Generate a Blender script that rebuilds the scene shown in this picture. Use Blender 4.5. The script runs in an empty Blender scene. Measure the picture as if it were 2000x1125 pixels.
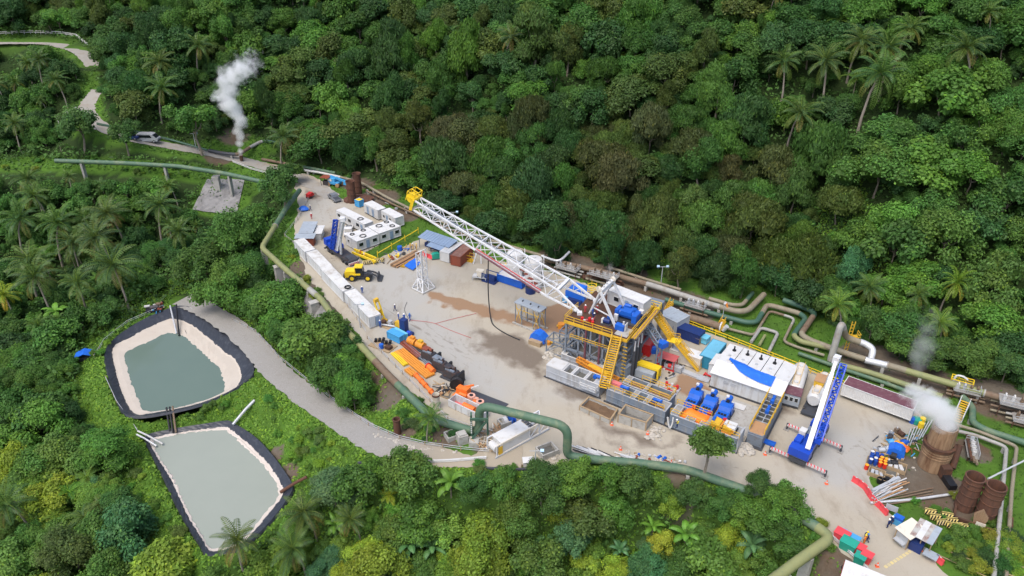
import bpy, bmesh, math, random
import numpy as np
from mathutils import Vector, Matrix
from mathutils.geometry import delaunay_2d_cdt
random.seed(7); rng = np.random.default_rng(11)
SC = bpy.context.scene; COL = SC.collection
# ------------------------------------------------------------------ camera
CH = 84.0; PITCH = math.radians(30.0); FPX = 1500.0      # drone 84 m above the yard, looking down 30 degrees
SP, CP = math.sin(PITCH), math.cos(PITCH)
cd = bpy.data.cameras.new('camera'); cam = bpy.data.objects.new('camera', cd); COL.objects.link(cam)
cam.location = (0, 0, CH); cam.rotation_euler = (math.radians(60.0), 0, 0)
cd.sensor_width = 36; cd.lens = 36*FPX/2000; cd.clip_start = 1; cd.clip_end = 3000
SC.camera = cam
# ------------------------------------------------------------------ light: bright overcast
SUN_EL, SUN_AZ = math.radians(62), math.radians(215)      # azimuth clockwise from +Y
w = bpy.data.worlds.new('World'); SC.world = w; w.use_nodes = True
wn = w.node_tree.nodes; wl = w.node_tree.links
sky = wn.new('ShaderNodeTexSky'); sky.sky_type = 'NISHITA'; sky.sun_disc = False
sky.sun_elevation = SUN_EL; sky.sun_rotation = SUN_AZ; sky.air_density = 1.0; sky.dust_density = 4.0; sky.ozone_density = 1.0
wl.new(sky.outputs[0], wn['Background'].inputs[0]); wn['Background'].inputs[1].default_value = 0.15
sd = bpy.data.lights.new('sun', 'SUN'); sd.energy = 0.9; sd.angle = math.radians(40); sd.color = (1, .985, .96)
so = bpy.data.objects.new('sun', sd); COL.objects.link(so)
sdir = Vector((math.sin(SUN_AZ)*math.cos(SUN_EL), math.cos(SUN_AZ)*math.cos(SUN_EL), math.sin(SUN_EL)))
so.rotation_euler = sdir.to_track_quat('Z', 'Y').to_euler(); so.location = (0, 60, 160)
vs = SC.view_settings; vs.view_transform = 'Standard'; vs.look = 'None'; vs.gamma = 1.0; vs.exposure = 0.82
SC.cycles.max_bounces = 8; SC.cycles.diffuse_bounces = 3; SC.cycles.transparent_max_bounces = 6
SC.cycles.volume_bounces = 6; SC.cycles.volume_step_rate = 2.0; SC.cycles.volume_max_steps = 128

# ------------------------------------------------------------------ helpers
def P(x, y, z=0.0):
    """a spot of the photograph (2000 x 1125) at a height above the yard -> world"""
    u = (x-1000)/FPX; v = (y-562.5)/FPX
    Z = (CH-z)/(SP+v*CP)
    return Vector((u*Z, Z*(CP-v*SP), z))
def proj(X, Y, Z):
    d = Y*CP+(CH-Z)*SP
    return 1000+FPX*X/d, 562.5+FPX*((CH-Z)*CP-Y*SP)/d, d
def lin(c): return tuple((x/12.92 if x <= .04045 else ((x+.055)/1.055)**2.4) for x in c)
def srgb(r, g, b): return lin((r/255, g/255, b/255))
def inpoly(x, y, poly):
    x = np.asarray(x, float); y = np.asarray(y, float); r = np.zeros(x.shape, bool); n = len(poly)
    for i in range(n):
        x0, y0 = poly[i][0], poly[i][1]; x1, y1 = poly[(i+1) % n][0], poly[(i+1) % n][1]
        if y0 == y1: continue
        c = ((y0 > y) != (y1 > y)) & (x < (x1-x0)*(y-y0)/(y1-y0)+x0)
        r ^= c
    return r
def polydist(x, y, pts, closed=True, zs=None):
    """distance to a polyline, and the height of its nearest point when zs is given"""
    x = np.asarray(x, float); y = np.asarray(y, float); best = np.full(x.shape, 1e9); zz = np.zeros(x.shape)
    n = len(pts)
    for i in range(n if closed else n-1):
        ax, ay = pts[i][0], pts[i][1]; bx, by = pts[(i+1) % n][0], pts[(i+1) % n][1]
        dx, dy = bx-ax, by-ay; L = dx*dx+dy*dy+1e-9
        t = np.clip(((x-ax)*dx+(y-ay)*dy)/L, 0, 1)
        d = np.hypot(x-ax-t*dx, y-ay-t*dy)
        m = d < best; best = np.where(m, d, best)
        if zs is not None: zz = np.where(m, zs[i]+(zs[(i+1) % n]-zs[i])*t, zz)
    return (best, zz) if zs is not None else best
def smooth(pts, n=6, closed=False):
    """Catmull-Rom through points"""
    out = []; m = len(pts); pts = [Vector(p) for p in pts]
    for i in range(m if closed else m-1):
        g = (lambda k: pts[k % m]) if closed else (lambda k: pts[min(max(k, 0), m-1)])
        p0, p1, p2, p3 = g(i-1), g(i), g(i+1), g(i+2)
        for k in range(n):
            t = k/n
            out.append(.5*((2*p1)+(p2-p0)*t+(2*p0-5*p1+4*p2-p3)*t*t+(3*p1-p0-3*p2+p3)*t**3))
    if not closed: out.append(pts[-1])
    return out

# ------------------------------------------------------------------ materials
MATS = {}
def nmat(name):
    m = bpy.data.materials.new(name); m.use_nodes = True; MATS[name] = m
    return m, m.node_tree.nodes, m.node_tree.links, m.node_tree.nodes['Principled BSDF']
def mixc(N, L, fac, a, b, mode='MIX'):
    x = N.new('ShaderNodeMix'); x.data_type = 'RGBA'; x.blend_type = mode
    for s, v in ((0, fac), (6, a), (7, b)):
        if isinstance(v, (int, float)): x.inputs[s].default_value = v
        elif isinstance(v, tuple): x.inputs[s].default_value = (*v[:3], 1)
        else: L.new(v, x.inputs[s])
    return x.outputs[2]
def noise(N, L, co, scale, detail=4, rough=.6, stretch=None):
    t = N.new('ShaderNodeTexNoise'); t.inputs['Scale'].default_value = scale
    t.inputs['Detail'].default_value = detail; t.inputs['Roughness'].default_value = rough
    if stretch:
        mp = N.new('ShaderNodeMapping'); mp.inputs['Scale'].default_value = stretch; L.new(co, mp.inputs[0]); co = mp.outputs[0]
    L.new(co, t.inputs['Vector']); return t.outputs[0]
def ramp(N, L, v, lo, hi):
    r = N.new('ShaderNodeMapRange'); r.inputs[1].default_value = lo; r.inputs[2].default_value = hi
    L.new(v, r.inputs[0]); return r.outputs[0]
def mat(name, col, rough=.6, metal=0, dirt=None, amt=.35, scale=1.2, streak=False, var=.18, bump=0.0, spec=.4):
    """painted / solid surface with uneven tone and weathering patches of a dirt colour"""
    if name in MATS: return MATS[name]
    m, N, L, B = nmat(name)
    geo = N.new('ShaderNodeNewGeometry').outputs['Position']
    n1 = noise(N, L, geo, scale*.35, 3)
    c = mixc(N, L, n1, tuple(x*(1-var) for x in col), tuple(min(1, x*(1+var)) for x in col))
    if dirt is not None:
        n2 = noise(N, L, geo, scale, 6, .7, (1.6, 1.6, .25) if streak else None)
        f = ramp(N, L, n2, .62-.25*amt, .85-.2*amt)
        c = mixc(N, L, f, c, dirt)
    L.new(c, B.inputs['Base Color']); B.inputs['Roughness'].default_value = rough; B.inputs['Metallic'].default_value = metal
    B.inputs['Specular IOR Level'].default_value = spec
    if bump:
        b = N.new('ShaderNodeBump'); b.inputs['Strength'].default_value = bump; b.inputs['Distance'].default_value = .1
        L.new(noise(N, L, geo, scale*4, 5), b.inputs['Height']); L.new(b.outputs[0], B.inputs['Normal'])
    return m
RUSTC = (.11, .045, .022); GRIME = (.16, .14, .115)
M = lambda n: MATS[n]
mat('white', (.51, .51, .50), .5, dirt=(.40, .36, .30), amt=.35, scale=.7)
mat('white_clean', (.57, .57, .56), .55, dirt=(.43, .40, .35), amt=.4, scale=.9, var=.08)
mat('white_box', (.52, .54, .55), .5, dirt=(.34, .30, .25), amt=.55, scale=.6, streak=True)
mat('roof_dirty', (.55, .55, .53), .7, dirt=(.33, .29, .24), amt=.6, scale=.5)
mat('steel_white', (.58, .59, .60), .5, dirt=(.40, .31, .23), amt=.3, scale=1.2, var=.05)
mat('steel_grey', (.17, .20, .24), .5, dirt=(.12, .08, .05), amt=.35)
mat('steel_dark', (.05, .055, .065), .55, dirt=(.09, .06, .04), amt=.3)
mat('tank_grey', (.16, .195, .24), .55, dirt=(.27, .26, .24), amt=.45, scale=.8, streak=True)
mat('tank_pale', (.36, .38, .41), .6, dirt=(.22, .20, .17), amt=.5, scale=.7, streak=True)
mat('tank_inside', (.10, .10, .09), .6, dirt=(.18, .16, .12), amt=.4)
mat('galv', (.42, .44, .46), .5, metal=.2, dirt=(.28, .25, .2), amt=.4)
mat('grating', (.26, .25, .23), .7, dirt=(.16, .12, .09), amt=.4)
mat('yellow', (.60, .36, .025), .5, dirt=(.30, .17, .04), amt=.3)
mat('yellow_bright', (.72, .50, .02), .45, dirt=(.4, .25, .03), amt=.15)
mat('orange_paint', (.62, .24, .03), .5, dirt=(.3, .12, .03), amt=.3)
mat('orange_bright', (.72, .16, .025), .5, dirt=(.42, .11, .04), amt=.2)
mat('pink_steel', (.62, .34, .26), .6, dirt=(.6, .22, .09), amt=.4)
mat('blue', (.012, .10, .46), .4, dirt=(.02, .06, .2), amt=.25)
mat('blue_crane', (.012, .06, .42), .35, dirt=(.02, .04, .2), amt=.2)
mat('blue_sky', (.06, .30, .56), .45, dirt=(.05, .2, .36), amt=.25)
mat('blue_pale', (.14, .45, .60), .5, dirt=(.1, .3, .4), amt=.25)
mat('navy', (.012, .03, .13), .5, dirt=(.03, .04, .08), amt=.3)
mat('teal_box', (.03, .21, .32), .5, dirt=(.03, .13, .2), amt=.3, streak=True)
mat('teal_top', (.13, .38, .52), .55, dirt=(.1, .26, .34), amt=.25)
mat('red', (.52, .02, .02), .45, dirt=(.25, .03, .02), amt=.2)
mat('red_faded', (.46, .10, .10), .55, dirt=(.3, .1, .08), amt=.3)
mat('pink_box', (.60, .16, .16), .55, dirt=(.45, .12, .1), amt=.3)
mat('barrier_red', (.62, .06, .07), .45, dirt=(.4, .08, .07), amt=.2)
mat('box_green', (.02, .28, .20), .45, dirt=(.02, .2, .14), amt=.2)
mat('maroon', (.13, .05, .065), .6, dirt=(.20, .12, .12), amt=.5)
mat('brown_box', (.22, .055, .03), .6, dirt=(.14, .06, .04), amt=.4, streak=True)
mat('brown_box_roof', (.20, .10, .075), .7, dirt=(.3, .2, .16), amt=.5)
mat('rust', (.115, .052, .032), .85, dirt=(.05, .03, .024), amt=.6, scale=.9, streak=True, var=.3)
mat('rust_dark', (.07, .035, .022), .85, dirt=(.16, .06, .025), amt=.5, scale=.8, var=.3)
mat('rust_pale', (.27, .175, .10), .85, dirt=(.115, .055, .027), amt=.75, scale=.7, streak=True, var=.25)
mat('rust_pipe', (.165, .12, .08), .8, dirt=(.12, .06, .035), amt=.5)
mat('pipe_green', (.072, .135, .085), .6, dirt=(.17, .20, .115), amt=.6, scale=.5)
mat('pipe_olive', (.215, .225, .095), .65, dirt=(.14, .175, .09), amt=.5, scale=.5)
mat('pipe_deep', (.045, .105, .072), .55, dirt=(.1, .15, .09), amt=.45, scale=.5)
mat('pipe_tan', (.225, .20, .14), .7, dirt=(.17, .11, .07), amt=.5, scale=.6)
mat('pipe_grey', (.30, .295, .27), .65, dirt=(.2, .16, .12), amt=.5, scale=.6)
mat('pipe_silver', (.55, .56, .57), .4, metal=.3, dirt=(.35, .33, .3), amt=.3)
mat('concrete', (.36, .35, .32), .9, dirt=(.22, .20, .17), amt=.5, bump=.2)
mat('wood', (.33, .24, .14), .8, dirt=(.22, .16, .1), amt=.4)
mat('plank_tan', (.38, .22, .11), .8, dirt=(.25, .14, .08), amt=.4)
mat('black', (.012, .012, .014), .5, dirt=(.05, .05, .05), amt=.3)
mat('rubber', (.022, .022, .024), .8, dirt=(.1, .095, .085), amt=.35)
mat('liner', (.030, .034, .044), .42, dirt=(.07, .077, .09), amt=.4, scale=1.0)
mat('engine', (.04, .04, .045), .55, dirt=(.12, .06, .04), amt=.5, scale=2)
mat('glass_dark', (.012, .016, .02), .12, spec=.6)
mat('glass_pale', (.10, .15, .17), .15, spec=.6)
mat('silver_car', (.50, .52, .55), .3, metal=.35, var=.05)
mat('grey_car', (.22, .235, .26), .35, metal=.3, var=.06)
mat('tarp_blue', (.015, .12, .55), .45, dirt=(.03, .2, .6), amt=.4, scale=1.5, bump=.4)
mat('tarp_orange', (.80, .19, .015), .5, dirt=(.7, .13, .01), amt=.4, scale=1.5, bump=.3)
mat('sheet_blue', (.20, .27, .37), .45, dirt=(.14, .18, .25), amt=.3)
mat('sheet_grey', (.30, .34, .38), .5, dirt=(.22, .22, .22), amt=.4)
mat('sheet_mottled', (.40, .39, .36), .6, dirt=(.20, .095, .07), amt=.8, scale=.8)
mat('sheet_cream', (.60, .55, .46), .6, dirt=(.42, .25, .15), amt=.35, scale=.6)
mat('skin', (.22, .12, .075), .6)
mat('boots', (.02, .018, .016), .7)
mat('cloth_blue', (.015, .075, .33), .8, var=.1); mat('cloth_navy', (.012, .025, .10), .8, var=.1)
mat('cloth_orange', (.65, .2, .03), .8); mat('cloth_yellow', (.66, .52, .05), .8); mat('cloth_tan', (.55, .36, .12), .8)
mat('cloth_white', (.6, .6, .6), .8); mat('cloth_red', (.45, .05, .06), .8)
mat('helmet_white', (.8, .8, .8), .35); mat('helmet_yellow', (.72, .5, .03), .35); mat('helmet_blue', (.02, .18, .5), .35); mat('helmet_red', (.55, .03, .03), .35)
mat('drum_blue', (.012, .05, .26), .45); mat('drum_red', (.6, .035, .015), .4); mat('drum_orange', (.78, .34, .02), .4)
mat('lamp', (.35, .5, .62), .4); mat('bark', (.20, .17, .13), .9, dirt=(.1, .085, .06), amt=.5, scale=3); mat('palm_bark', (.24, .21, .17), .9)
mat('stone', (.40, .37, .32), .9, dirt=(.3, .26, .2), amt=.4)
mat('barricade', (.60, .47, .16), .6, dirt=(.5, .42, .3), amt=.4)
mat('cone', (.75, .13, .05), .5)

# ------------------------------------------------------------------ mesh builder and things
class MB:
    def __init__(s): s.v = []; s.f = []; s.m = []; s.k = 0
    def add(s, vs, fs, m=None):
        o = len(s.v); s.v += [tuple(v) for v in vs]; s.f += [tuple(i+o for i in f) for f in fs]; s.m += [s.k if m is None else m]*len(fs); return s
    def box(s, c, sz, rz=0, rx=0, ry=0):
        R = Matrix.Rotation(rz, 3, 'Z') @ Matrix.Rotation(ry, 3, 'Y') @ Matrix.Rotation(rx, 3, 'X'); c = Vector(c)
        x, y, z = sz[0]/2, sz[1]/2, sz[2]/2
        return s.add([c+R @ Vector(p) for p in ((-x,-y,-z),(x,-y,-z),(x,y,-z),(-x,y,-z),(-x,-y,z),(x,-y,z),(x,y,z),(-x,y,z))],
                     [(3,2,1,0),(4,5,6,7),(0,1,5,4),(1,2,6,5),(2,3,7,6),(3,0,4,7)])
    def bb(s, x0, x1, y0, y1, z0, z1): return s.box(((x0+x1)/2, (y0+y1)/2, (z0+z1)/2), (x1-x0, y1-y0, z1-z0))
    def bar(s, a, b, w, h=None):
        a, b = Vector(a), Vector(b); d = b-a; L = d.length
        if L < 1e-6: return s
        d /= L; up = Vector((0, 0, 1)) if abs(d.z) < .95 else Vector((0, 1, 0))
        r = d.cross(up).normalized(); u = r.cross(d); h = w if h is None else h
        q = [a-r*w/2-u*h/2, a+r*w/2-u*h/2, a+r*w/2+u*h/2, a-r*w/2+u*h/2]; q += [p+d*L for p in q]
        return s.add(q, [(3,2,1,0),(4,5,6,7),(0,1,5,4),(1,2,6,5),(2,3,7,6),(3,0,4,7)])
    def tube(s, pts, r, n=10, cap=True):
        pts = [Vector(p) for p in pts]; rs = r if isinstance(r, (list, tuple)) else [r]*len(pts)
        vs, fs = [], []; prev = None
        for i, p in enumerate(pts):
            d = (pts[min(i+1, len(pts)-1)]-pts[max(i-1, 0)]).normalized()
            if prev is None:
                up = Vector((0, 0, 1)) if abs(d.z) < .9 else Vector((1, 0, 0)); a = d.cross(up).normalized()
            else: a = (prev-d*prev.dot(d)).normalized()
            prev = a; b = d.cross(a)
            vs += [p+(a*math.cos(t)+b*math.sin(t))*rs[i] for t in (2*math.pi*k/n for k in range(n))]
        for i in range(len(pts)-1):
            for k in range(n): fs.append((i*n+k, i*n+(k+1) % n, (i+1)*n+(k+1) % n, (i+1)*n+k))
        if cap: fs += [tuple(range(n))[::-1], tuple(range((len(pts)-1)*n, len(pts)*n))]
        return s.add(vs, fs)
    def cyl(s, a, b, r, r2=None, n=12, cap=True): return s.tube([a, b], [r, r if r2 is None else r2], n, cap)
    def lathe(s, prof, n=24, c=(0, 0, 0)):
        c = Vector(c); vs, fs = [], []
        for r, z in prof: vs += [c+Vector((r*math.cos(2*math.pi*k/n), r*math.sin(2*math.pi*k/n), z)) for k in range(n)]
        for i in range(len(prof)-1):
            for k in range(n): fs.append((i*n+k, i*n+(k+1) % n, (i+1)*n+(k+1) % n, (i+1)*n+k))
        return s.add(vs, fs)
    def prism(s, pts, z0, z1):
        n = len(pts)
        return s.add([(p[0], p[1], z0) for p in pts]+[(p[0], p[1], z1) for p in pts],
                     [tuple(range(n))[::-1], tuple(range(n, 2*n))]+[(i, (i+1) % n, n+(i+1) % n, n+i) for i in range(n)])
    def xprism(s, prof, y0, y1):
        """profile in x,z swept along y"""
        n = len(prof)
        return s.add([(p[0], y0, p[1]) for p in prof]+[(p[0], y1, p[1]) for p in prof],
                     [tuple(range(n)), tuple(range(n, 2*n))[::-1]]+[(i, n+i, n+(i+1) % n, (i+1) % n) for i in range(n)])
    def quad(s, a, b, c, d): return s.add([a, b, c, d], [(0, 1, 2, 3)])
    def blob(s, c, r, seed=0, n=10, m=6, jit=.18):
        """rough lump"""
        R = random.Random(seed); c = Vector(c); vs, fs = [], []
        rr = (r, r, r) if isinstance(r, (int, float)) else r
        for i in range(m+1):
            ph = math.pi*i/m
            for k in range(n):
                t = 2*math.pi*k/n; j = 1+R.uniform(-jit, jit)
                vs.append(c+Vector((rr[0]*math.sin(ph)*math.cos(t)*j, rr[1]*math.sin(ph)*math.sin(t)*j, rr[2]*math.cos(ph)*j)))
        for i in range(m):
            for k in range(n): fs.append((i*n+k, (i+1)*n+k, (i+1)*n+(k+1) % n, i*n+(k+1) % n))
        return s.add(vs, fs)
    def mesh(s, name, mats, smooth=None):
        me = bpy.data.meshes.new(name); me.from_pydata(s.v, [], s.f)
        for m in (mats if isinstance(mats, (list, tuple)) else [mats]): me.materials.append(M(m) if isinstance(m, str) else m)
        if max(s.m, default=0) > 0: me.polygons.foreach_set('material_index', s.m)
        if smooth:
            me.polygons.foreach_set('use_smooth', [True]*len(s.f)); me.set_sharp_from_angle(angle=math.radians(smooth))
        me.validate(); me.update(); return me
def tag(o, label=None, cat=None, group=None, kind=None):
    for k, v in (('label', label), ('category', cat), ('group', group), ('kind', kind)):
        if v: o[k] = v
    return o
class T:
    """a thing: an Empty at its base that parents its parts"""
    def __init__(s, name, label, cat, loc=(0, 0, 0), rz=0, group=None):
        s.o = bpy.data.objects.new(name, None); COL.objects.link(s.o); s.o.empty_display_size = .3
        s.o.location = loc; s.o.rotation_euler = (0, 0, rz); tag(s.o, label, cat, group)
        s.inv = (Matrix.Translation(Vector(loc)) @ Matrix.Rotation(rz, 4, 'Z')).inverted()
    def part(s, name, mb, m, parent=None, smooth=None, label=None, kind=None):
        me = mb if isinstance(mb, bpy.types.Mesh) else mb.mesh(name, m, smooth)
        o = bpy.data.objects.new(name, me); COL.objects.link(o); o.parent = parent or s.o
        if label: o['label'] = label
        if kind: o['kind'] = kind
        return o
    def w(s, name, mb, m, parent=None, smooth=None, label=None, kind=None):
        mb.v = [tuple(s.inv @ Vector(v)) for v in mb.v]
        return s.part(name, mb, m, parent, smooth, label, kind)
def single(name, mb, m, label, cat, loc=(0, 0, 0), rz=0, group=None, smooth=None, kind=None):
    me = mb if isinstance(mb, bpy.types.Mesh) else mb.mesh(name, m, smooth)
    o = bpy.data.objects.new(name, me); COL.objects.link(o); o.location = loc; o.rotation_euler = (0, 0, rz)
    return tag(o, label, cat, group, kind)
def struct(name, mb, m, label, smooth=None):
    return single(name, mb, m, label, None, smooth=smooth, kind='structure')
def dup(root, loc, rz, label=None, group=None, scale=None):
    r = root.copy(); COL.objects.link(r); r.location = loc; r.rotation_euler = (0, 0, rz)
    if scale: r.scale = (scale,)*3 if isinstance(scale, (int, float)) else scale
    if label: r['label'] = label
    if group: r['group'] = group
    for ch in root.children:
        c = ch.copy(); COL.objects.link(c); c.parent = r
        for g in ch.children:
            d = g.copy(); COL.objects.link(d); d.parent = c
    return r
# ================================================================== terrain
def W2(px,z=0):return [tuple(P(a,b,z)[:2]) for a,b in px]
BACK=[(560,330),(700,343),(800,393),(1000,463),(1130,497),(1290,518),(1480,540),(1590,590),(1720,650),(2000,742),(2350,870)]
ROAD_UP=[(650,385,0),(605,358,.1),(560,338,.6),(520,326,1.4),(480,315,2.6),(420,301,4.6),(350,288,7),(290,277,9),(235,263,11),(200,248,12.5),(174,226,14),(170,206,15.5),(180,190,17),(190,176,18.5)]
ROAD_FAR=[(-60,84,26),(30,83,26),(90,84,26),(125,90,25.5),(150,98,25),(168,110,24),(185,130,22)]
ROAD_GRAVEL=[(1020,893,0),(960,890,-.05),(900,891,-.3),(850,889,-.7),(790,881,-1.1),(735,862,-1.8),(680,828,-2.8),(620,788,-4),(565,748,-5.2),(530,716,-6),(505,684,-6.6),(470,651,-7.2),(425,618,-7.7),(385,597,-8),(355,585,-8.1)]
POND1_RIM=[(205,690),(225,660),(272,628),(320,606),(352,597),(390,607),(432,642),(470,680),(494,710),(492,735),(462,757),(440,769),(385,792),(290,812),(246,809),(230,785),(214,740)]
POND1_TOE=[(221,681),(248,664),(290,643),(325,628),(345,626),(372,637),(400,659),(432,687),(455,703),(468,730),(462,752),(442,768),(386,789),(290,807),(262,806),(243,773),(230,732)]
POND1_WATER=[(243,693),(262,680),(290,667),(318,653),(338,650),(362,659),(382,676),(398,690),(413,705),(427,716),(436,738),(440,760),(432,770),(386,787),(287,806),(272,783),(262,762),(252,733)]
POND2_RIM=[(284,853),(325,840),(385,830),(438,822),(456,826),(500,855),(535,893),(562,930),(572,952),(560,976),(535,1010),(500,1047),(470,1070),(408,1085),(388,1060),(355,1005),(322,935),(298,890)]
POND2_TOE=[(292,858),(335,847),(388,839),(436,834),(452,839),(490,872),(522,905),(545,938),(552,958),(545,978),(522,1006),(490,1043),(466,1064),(412,1077),(395,1054),(362,1000),(330,932),(304,890)]
POND2_WATER=[(299,861),(337,850),(388,843),(434,839),(447,845),(484,878),(515,909),(538,940),(545,960),(539,977),(518,1003),(488,1040),(464,1061),(415,1072),(400,1053),(368,998),(336,930),(310,890)]
POND2_TOE=[((a[0]+b[0])/2,(a[1]+b[1])/2) for a,b in zip(POND2_TOE,POND2_WATER)]
P1R,P1T,P1W=-8.0,-9.0,-9.15
P2R,P2T,P2W=-10.0,-10.5,-10.6
cps=[]
for bx,by in BACK:
    b=P(bx,by,0)
    for d,z in ((0,.1),(7,2.2),(14,7),(40,25),(80,50),(140,84),(220,110)):
        nx,ny=(.6,.8) if bx>750 else (.25,.97)
        if bx<750 and d>30:z *= .8
        cps.append((b.x+nx*d,b.y+ny*d,z))
for x,y,z in ROAD_UP[2:]:
    b=P(x,y,z); cps.append((b.x,b.y,z))
    if x>240:
        for d,dz in ((9,3),(30,14),(70,34),(130,60)):cps.append((b.x+.25*d,b.y+.97*d,z+dz))
        cps.append((b.x-.1*9,b.y-.99*9,z-2.5))
for x,y,z in ROAD_FAR:b=P(x,y,z); cps.append((b.x,b.y,z)); cps.append((b.x-.05*20,b.y+20,z+8)); cps.append((b.x,b.y+90,z+40)); cps.append((b.x,b.y-12,z-3))
for x,y,z in ROAD_GRAVEL:b=P(x,y,z); cps.append((b.x,b.y,z))
for q in [(300,348,3.2),(210,348,3.2),(120,345,3.2),(0,338,3.5),(-150,335,3.5),(60,325,4.5),(200,327,4.5),(0,250,9),(100,255,9),(60,170,15),(0,130,20),(120,140,19),(-150,130,22),(-150,250,10),
(430,362,.5),(430,415,-5),(400,450,-7),(250,480,-9),(100,500,-10),(0,480,-9),(-200,480,-8),(470,500,-7),(450,540,-8),(300,560,-9),(150,600,-11),(0,620,-13),(-250,650,-13),
(100,750,-12),(0,800,-15),(-250,850,-17),(150,900,-13),(0,1000,-17),(-250,1000,-19),(200,1050,-14),(100,1125,-17),(300,1125,-15),(100,1300,-22),(300,1300,-20),
(520,500,-5),(545,560,-5),(590,640,-5.5),(640,700,-5),(700,770,-3),(760,815,-1.6),(830,840,-1.0),
(220,830,-10.5),(270,950,-12),(340,1060,-13),(400,800,-8.6),(470,790,-8.3),(540,830,-7),(600,880,-7),(580,930,-9.5),
(640,930,-5),(560,1000,-11),(620,1050,-12),(750,950,-4.5),(800,1050,-10),(750,1125,-13),(950,925,-1.5),(950,1000,-7),(950,1125,-13),
(1200,945,-2.5),(1200,1020,-8),(1200,1125,-13),(1400,985,-3.5),(1400,1060,-8),(1400,1125,-11),(1520,1040,-4),(1540,1100,-6),(1600,1125,-4),(1635,1090,-.7),
(700,1300,-20),(1000,1300,-20),(1300,1300,-18),(1550,1300,-10),(1900,1300,-1),(2200,1200,0),(2200,1000,0)]:
    b=P(*q); cps.append((b.x,b.y,q[2]))
cps=np.array(cps)
def tps_k(r2):return np.where(r2>0,.5*r2*np.log(np.maximum(r2,1e-9)),0)
n=len(cps); xy=cps[:,:2]/100
K=tps_k(((xy[:,None]-xy[None])**2).sum(-1))+np.eye(n)*2e-4
A=np.zeros((n+3,n+3)); A[:n,:n]=K; A[:n,n]=1; A[:n,n+1:]=xy; A[n,:n]=1; A[n+1:,:n]=xy.T
TW=np.linalg.solve(A,np.concatenate([cps[:,2],np.zeros(3)]))
FLAT=W2([(556,334),(640,338),(700,347),(800,397),(1000,467),(1130,501),(1290,523),(1480,545),(1590,595),(1720,655),(2000,747),(2350,880),(2600,1250),(2000,1500),(1760,1200),(1700,1128),(1630,1068),(1560,1004),(1500,974),(1330,924),(1200,912),(1060,910),(960,903),(925,868),(862,818),(822,786),(765,737),(712,682),(692,652),(652,610),(600,550),(572,495),(566,440),(576,400),(570,370)])
def vnoise(x,y,s,seed=0):
    """cheap value noise"""
    x=np.asarray(x)/s; y=np.asarray(y)/s; xi=np.floor(x).astype(int); yi=np.floor(y).astype(int); fx=x-xi; fy=y-yi
    h=lambda a,b:((np.sin(a*127.1+b*311.7+seed*74.7)*43758.5453)%1.0)
    fx=fx*fx*(3-2*fx); fy=fy*fy*(3-2*fy)
    return (h(xi,yi)*(1-fx)+h(xi+1,yi)*fx)*(1-fy)+(h(xi,yi+1)*(1-fx)+h(xi+1,yi+1)*fx)*fy-.5
def sstep(a,b,x):t=np.clip((x-a)/(b-a),0,1); return t*t*(3-2*t)
ROADS=[]
for pts,hw in ((ROAD_UP,2.3),(ROAD_FAR,2.3),(ROAD_GRAVEL,2.6)):
    c=smooth([P(*p) for p in pts],6); ROADS.append(([(p.x,p.y) for p in c],[p.z for p in c],hw))
P1R_W,P2R_W=W2(POND1_RIM,P1R),W2(POND2_RIM,P2R)
def hgt(x,y):
    x=np.asarray(x,float); y=np.asarray(y,float); sh=x.shape; x=x.ravel(); y=y.ravel()
    z=np.zeros(x.size)
    for i in range(0,x.size,20000):
        q=np.stack([x[i:i+20000],y[i:i+20000]],1)/100
        z[i:i+20000]=tps_k(((q[:,None]-xy[None])**2).sum(-1))@ TW[:n]+TW[n]+q @ TW[n+1:]
    z += vnoise(x,y,14,1)*2.2+vnoise(x,y,5,2)*.7
    for c,zs,hw in ROADS:
        d,zz=polydist(x,y,c,False,zs); z=z+(zz-.10-z)*(1-sstep(hw+.9,hw+5,d))
    for pw,zr,bw in ((P1R_W,P1R,1.2),(P2R_W,P2R,1.0)):
        ins=inpoly(x,y,pw); d=polydist(x,y,pw)
        z=np.where(ins,zr-np.minimum(5,d*4+.5),z+(zr-.08-z)*(1-sstep(bw,bw+4,d)))
    ins=inpoly(x,y,FLAT); d=polydist(x,y,FLAT)
    z=np.where(ins,-.06,z+(-.06-z)*(1-sstep(.3,5,d)))
    return z.reshape(sh)

m,N,L,B=nmat('ground')
geo=N.new('ShaderNodeNewGeometry').outputs['Position']
n1=noise(N,L,geo,.12,5,.65); n2=noise(N,L,geo,.9,6,.7); n3=noise(N,L,geo,4,3)
at=N.new('ShaderNodeAttribute'); at.attribute_name='cover'
sep=N.new('ShaderNodeSeparateColor'); L.new(at.outputs['Color'],sep.inputs[0])
g=mixc(N,L,n2,(.045,.11,.016),(.10,.20,.026)); g=mixc(N,L,ramp(N,L,n1,.35,.65),g,(.055,.11,.018))
s=mixc(N,L,n2,(.075,.062,.048),(.17,.15,.12)); s=mixc(N,L,ramp(N,L,n1,.4,.7),s,(.10,.065,.04))
k=N.new('ShaderNodeMath'); k.operation='ADD'; L.new(n2,k.inputs[0]); L.new(sep.outputs[0],k.inputs[1])
c=mixc(N,L,ramp(N,L,k.outputs[0],.85,1.15),g,s)
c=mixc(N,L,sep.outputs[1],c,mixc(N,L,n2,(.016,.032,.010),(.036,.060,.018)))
L.new(c,B.inputs['Base Color']); B.inputs['Roughness'].default_value=.95; B.inputs['Specular IOR Level'].default_value=.1
bp=N.new('ShaderNodeBump'); bp.inputs['Strength'].default_value=.6; bp.inputs['Distance'].default_value=.3; L.new(n2,bp.inputs['Height']); L.new(bp.outputs[0],B.inputs['Normal'])


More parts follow.
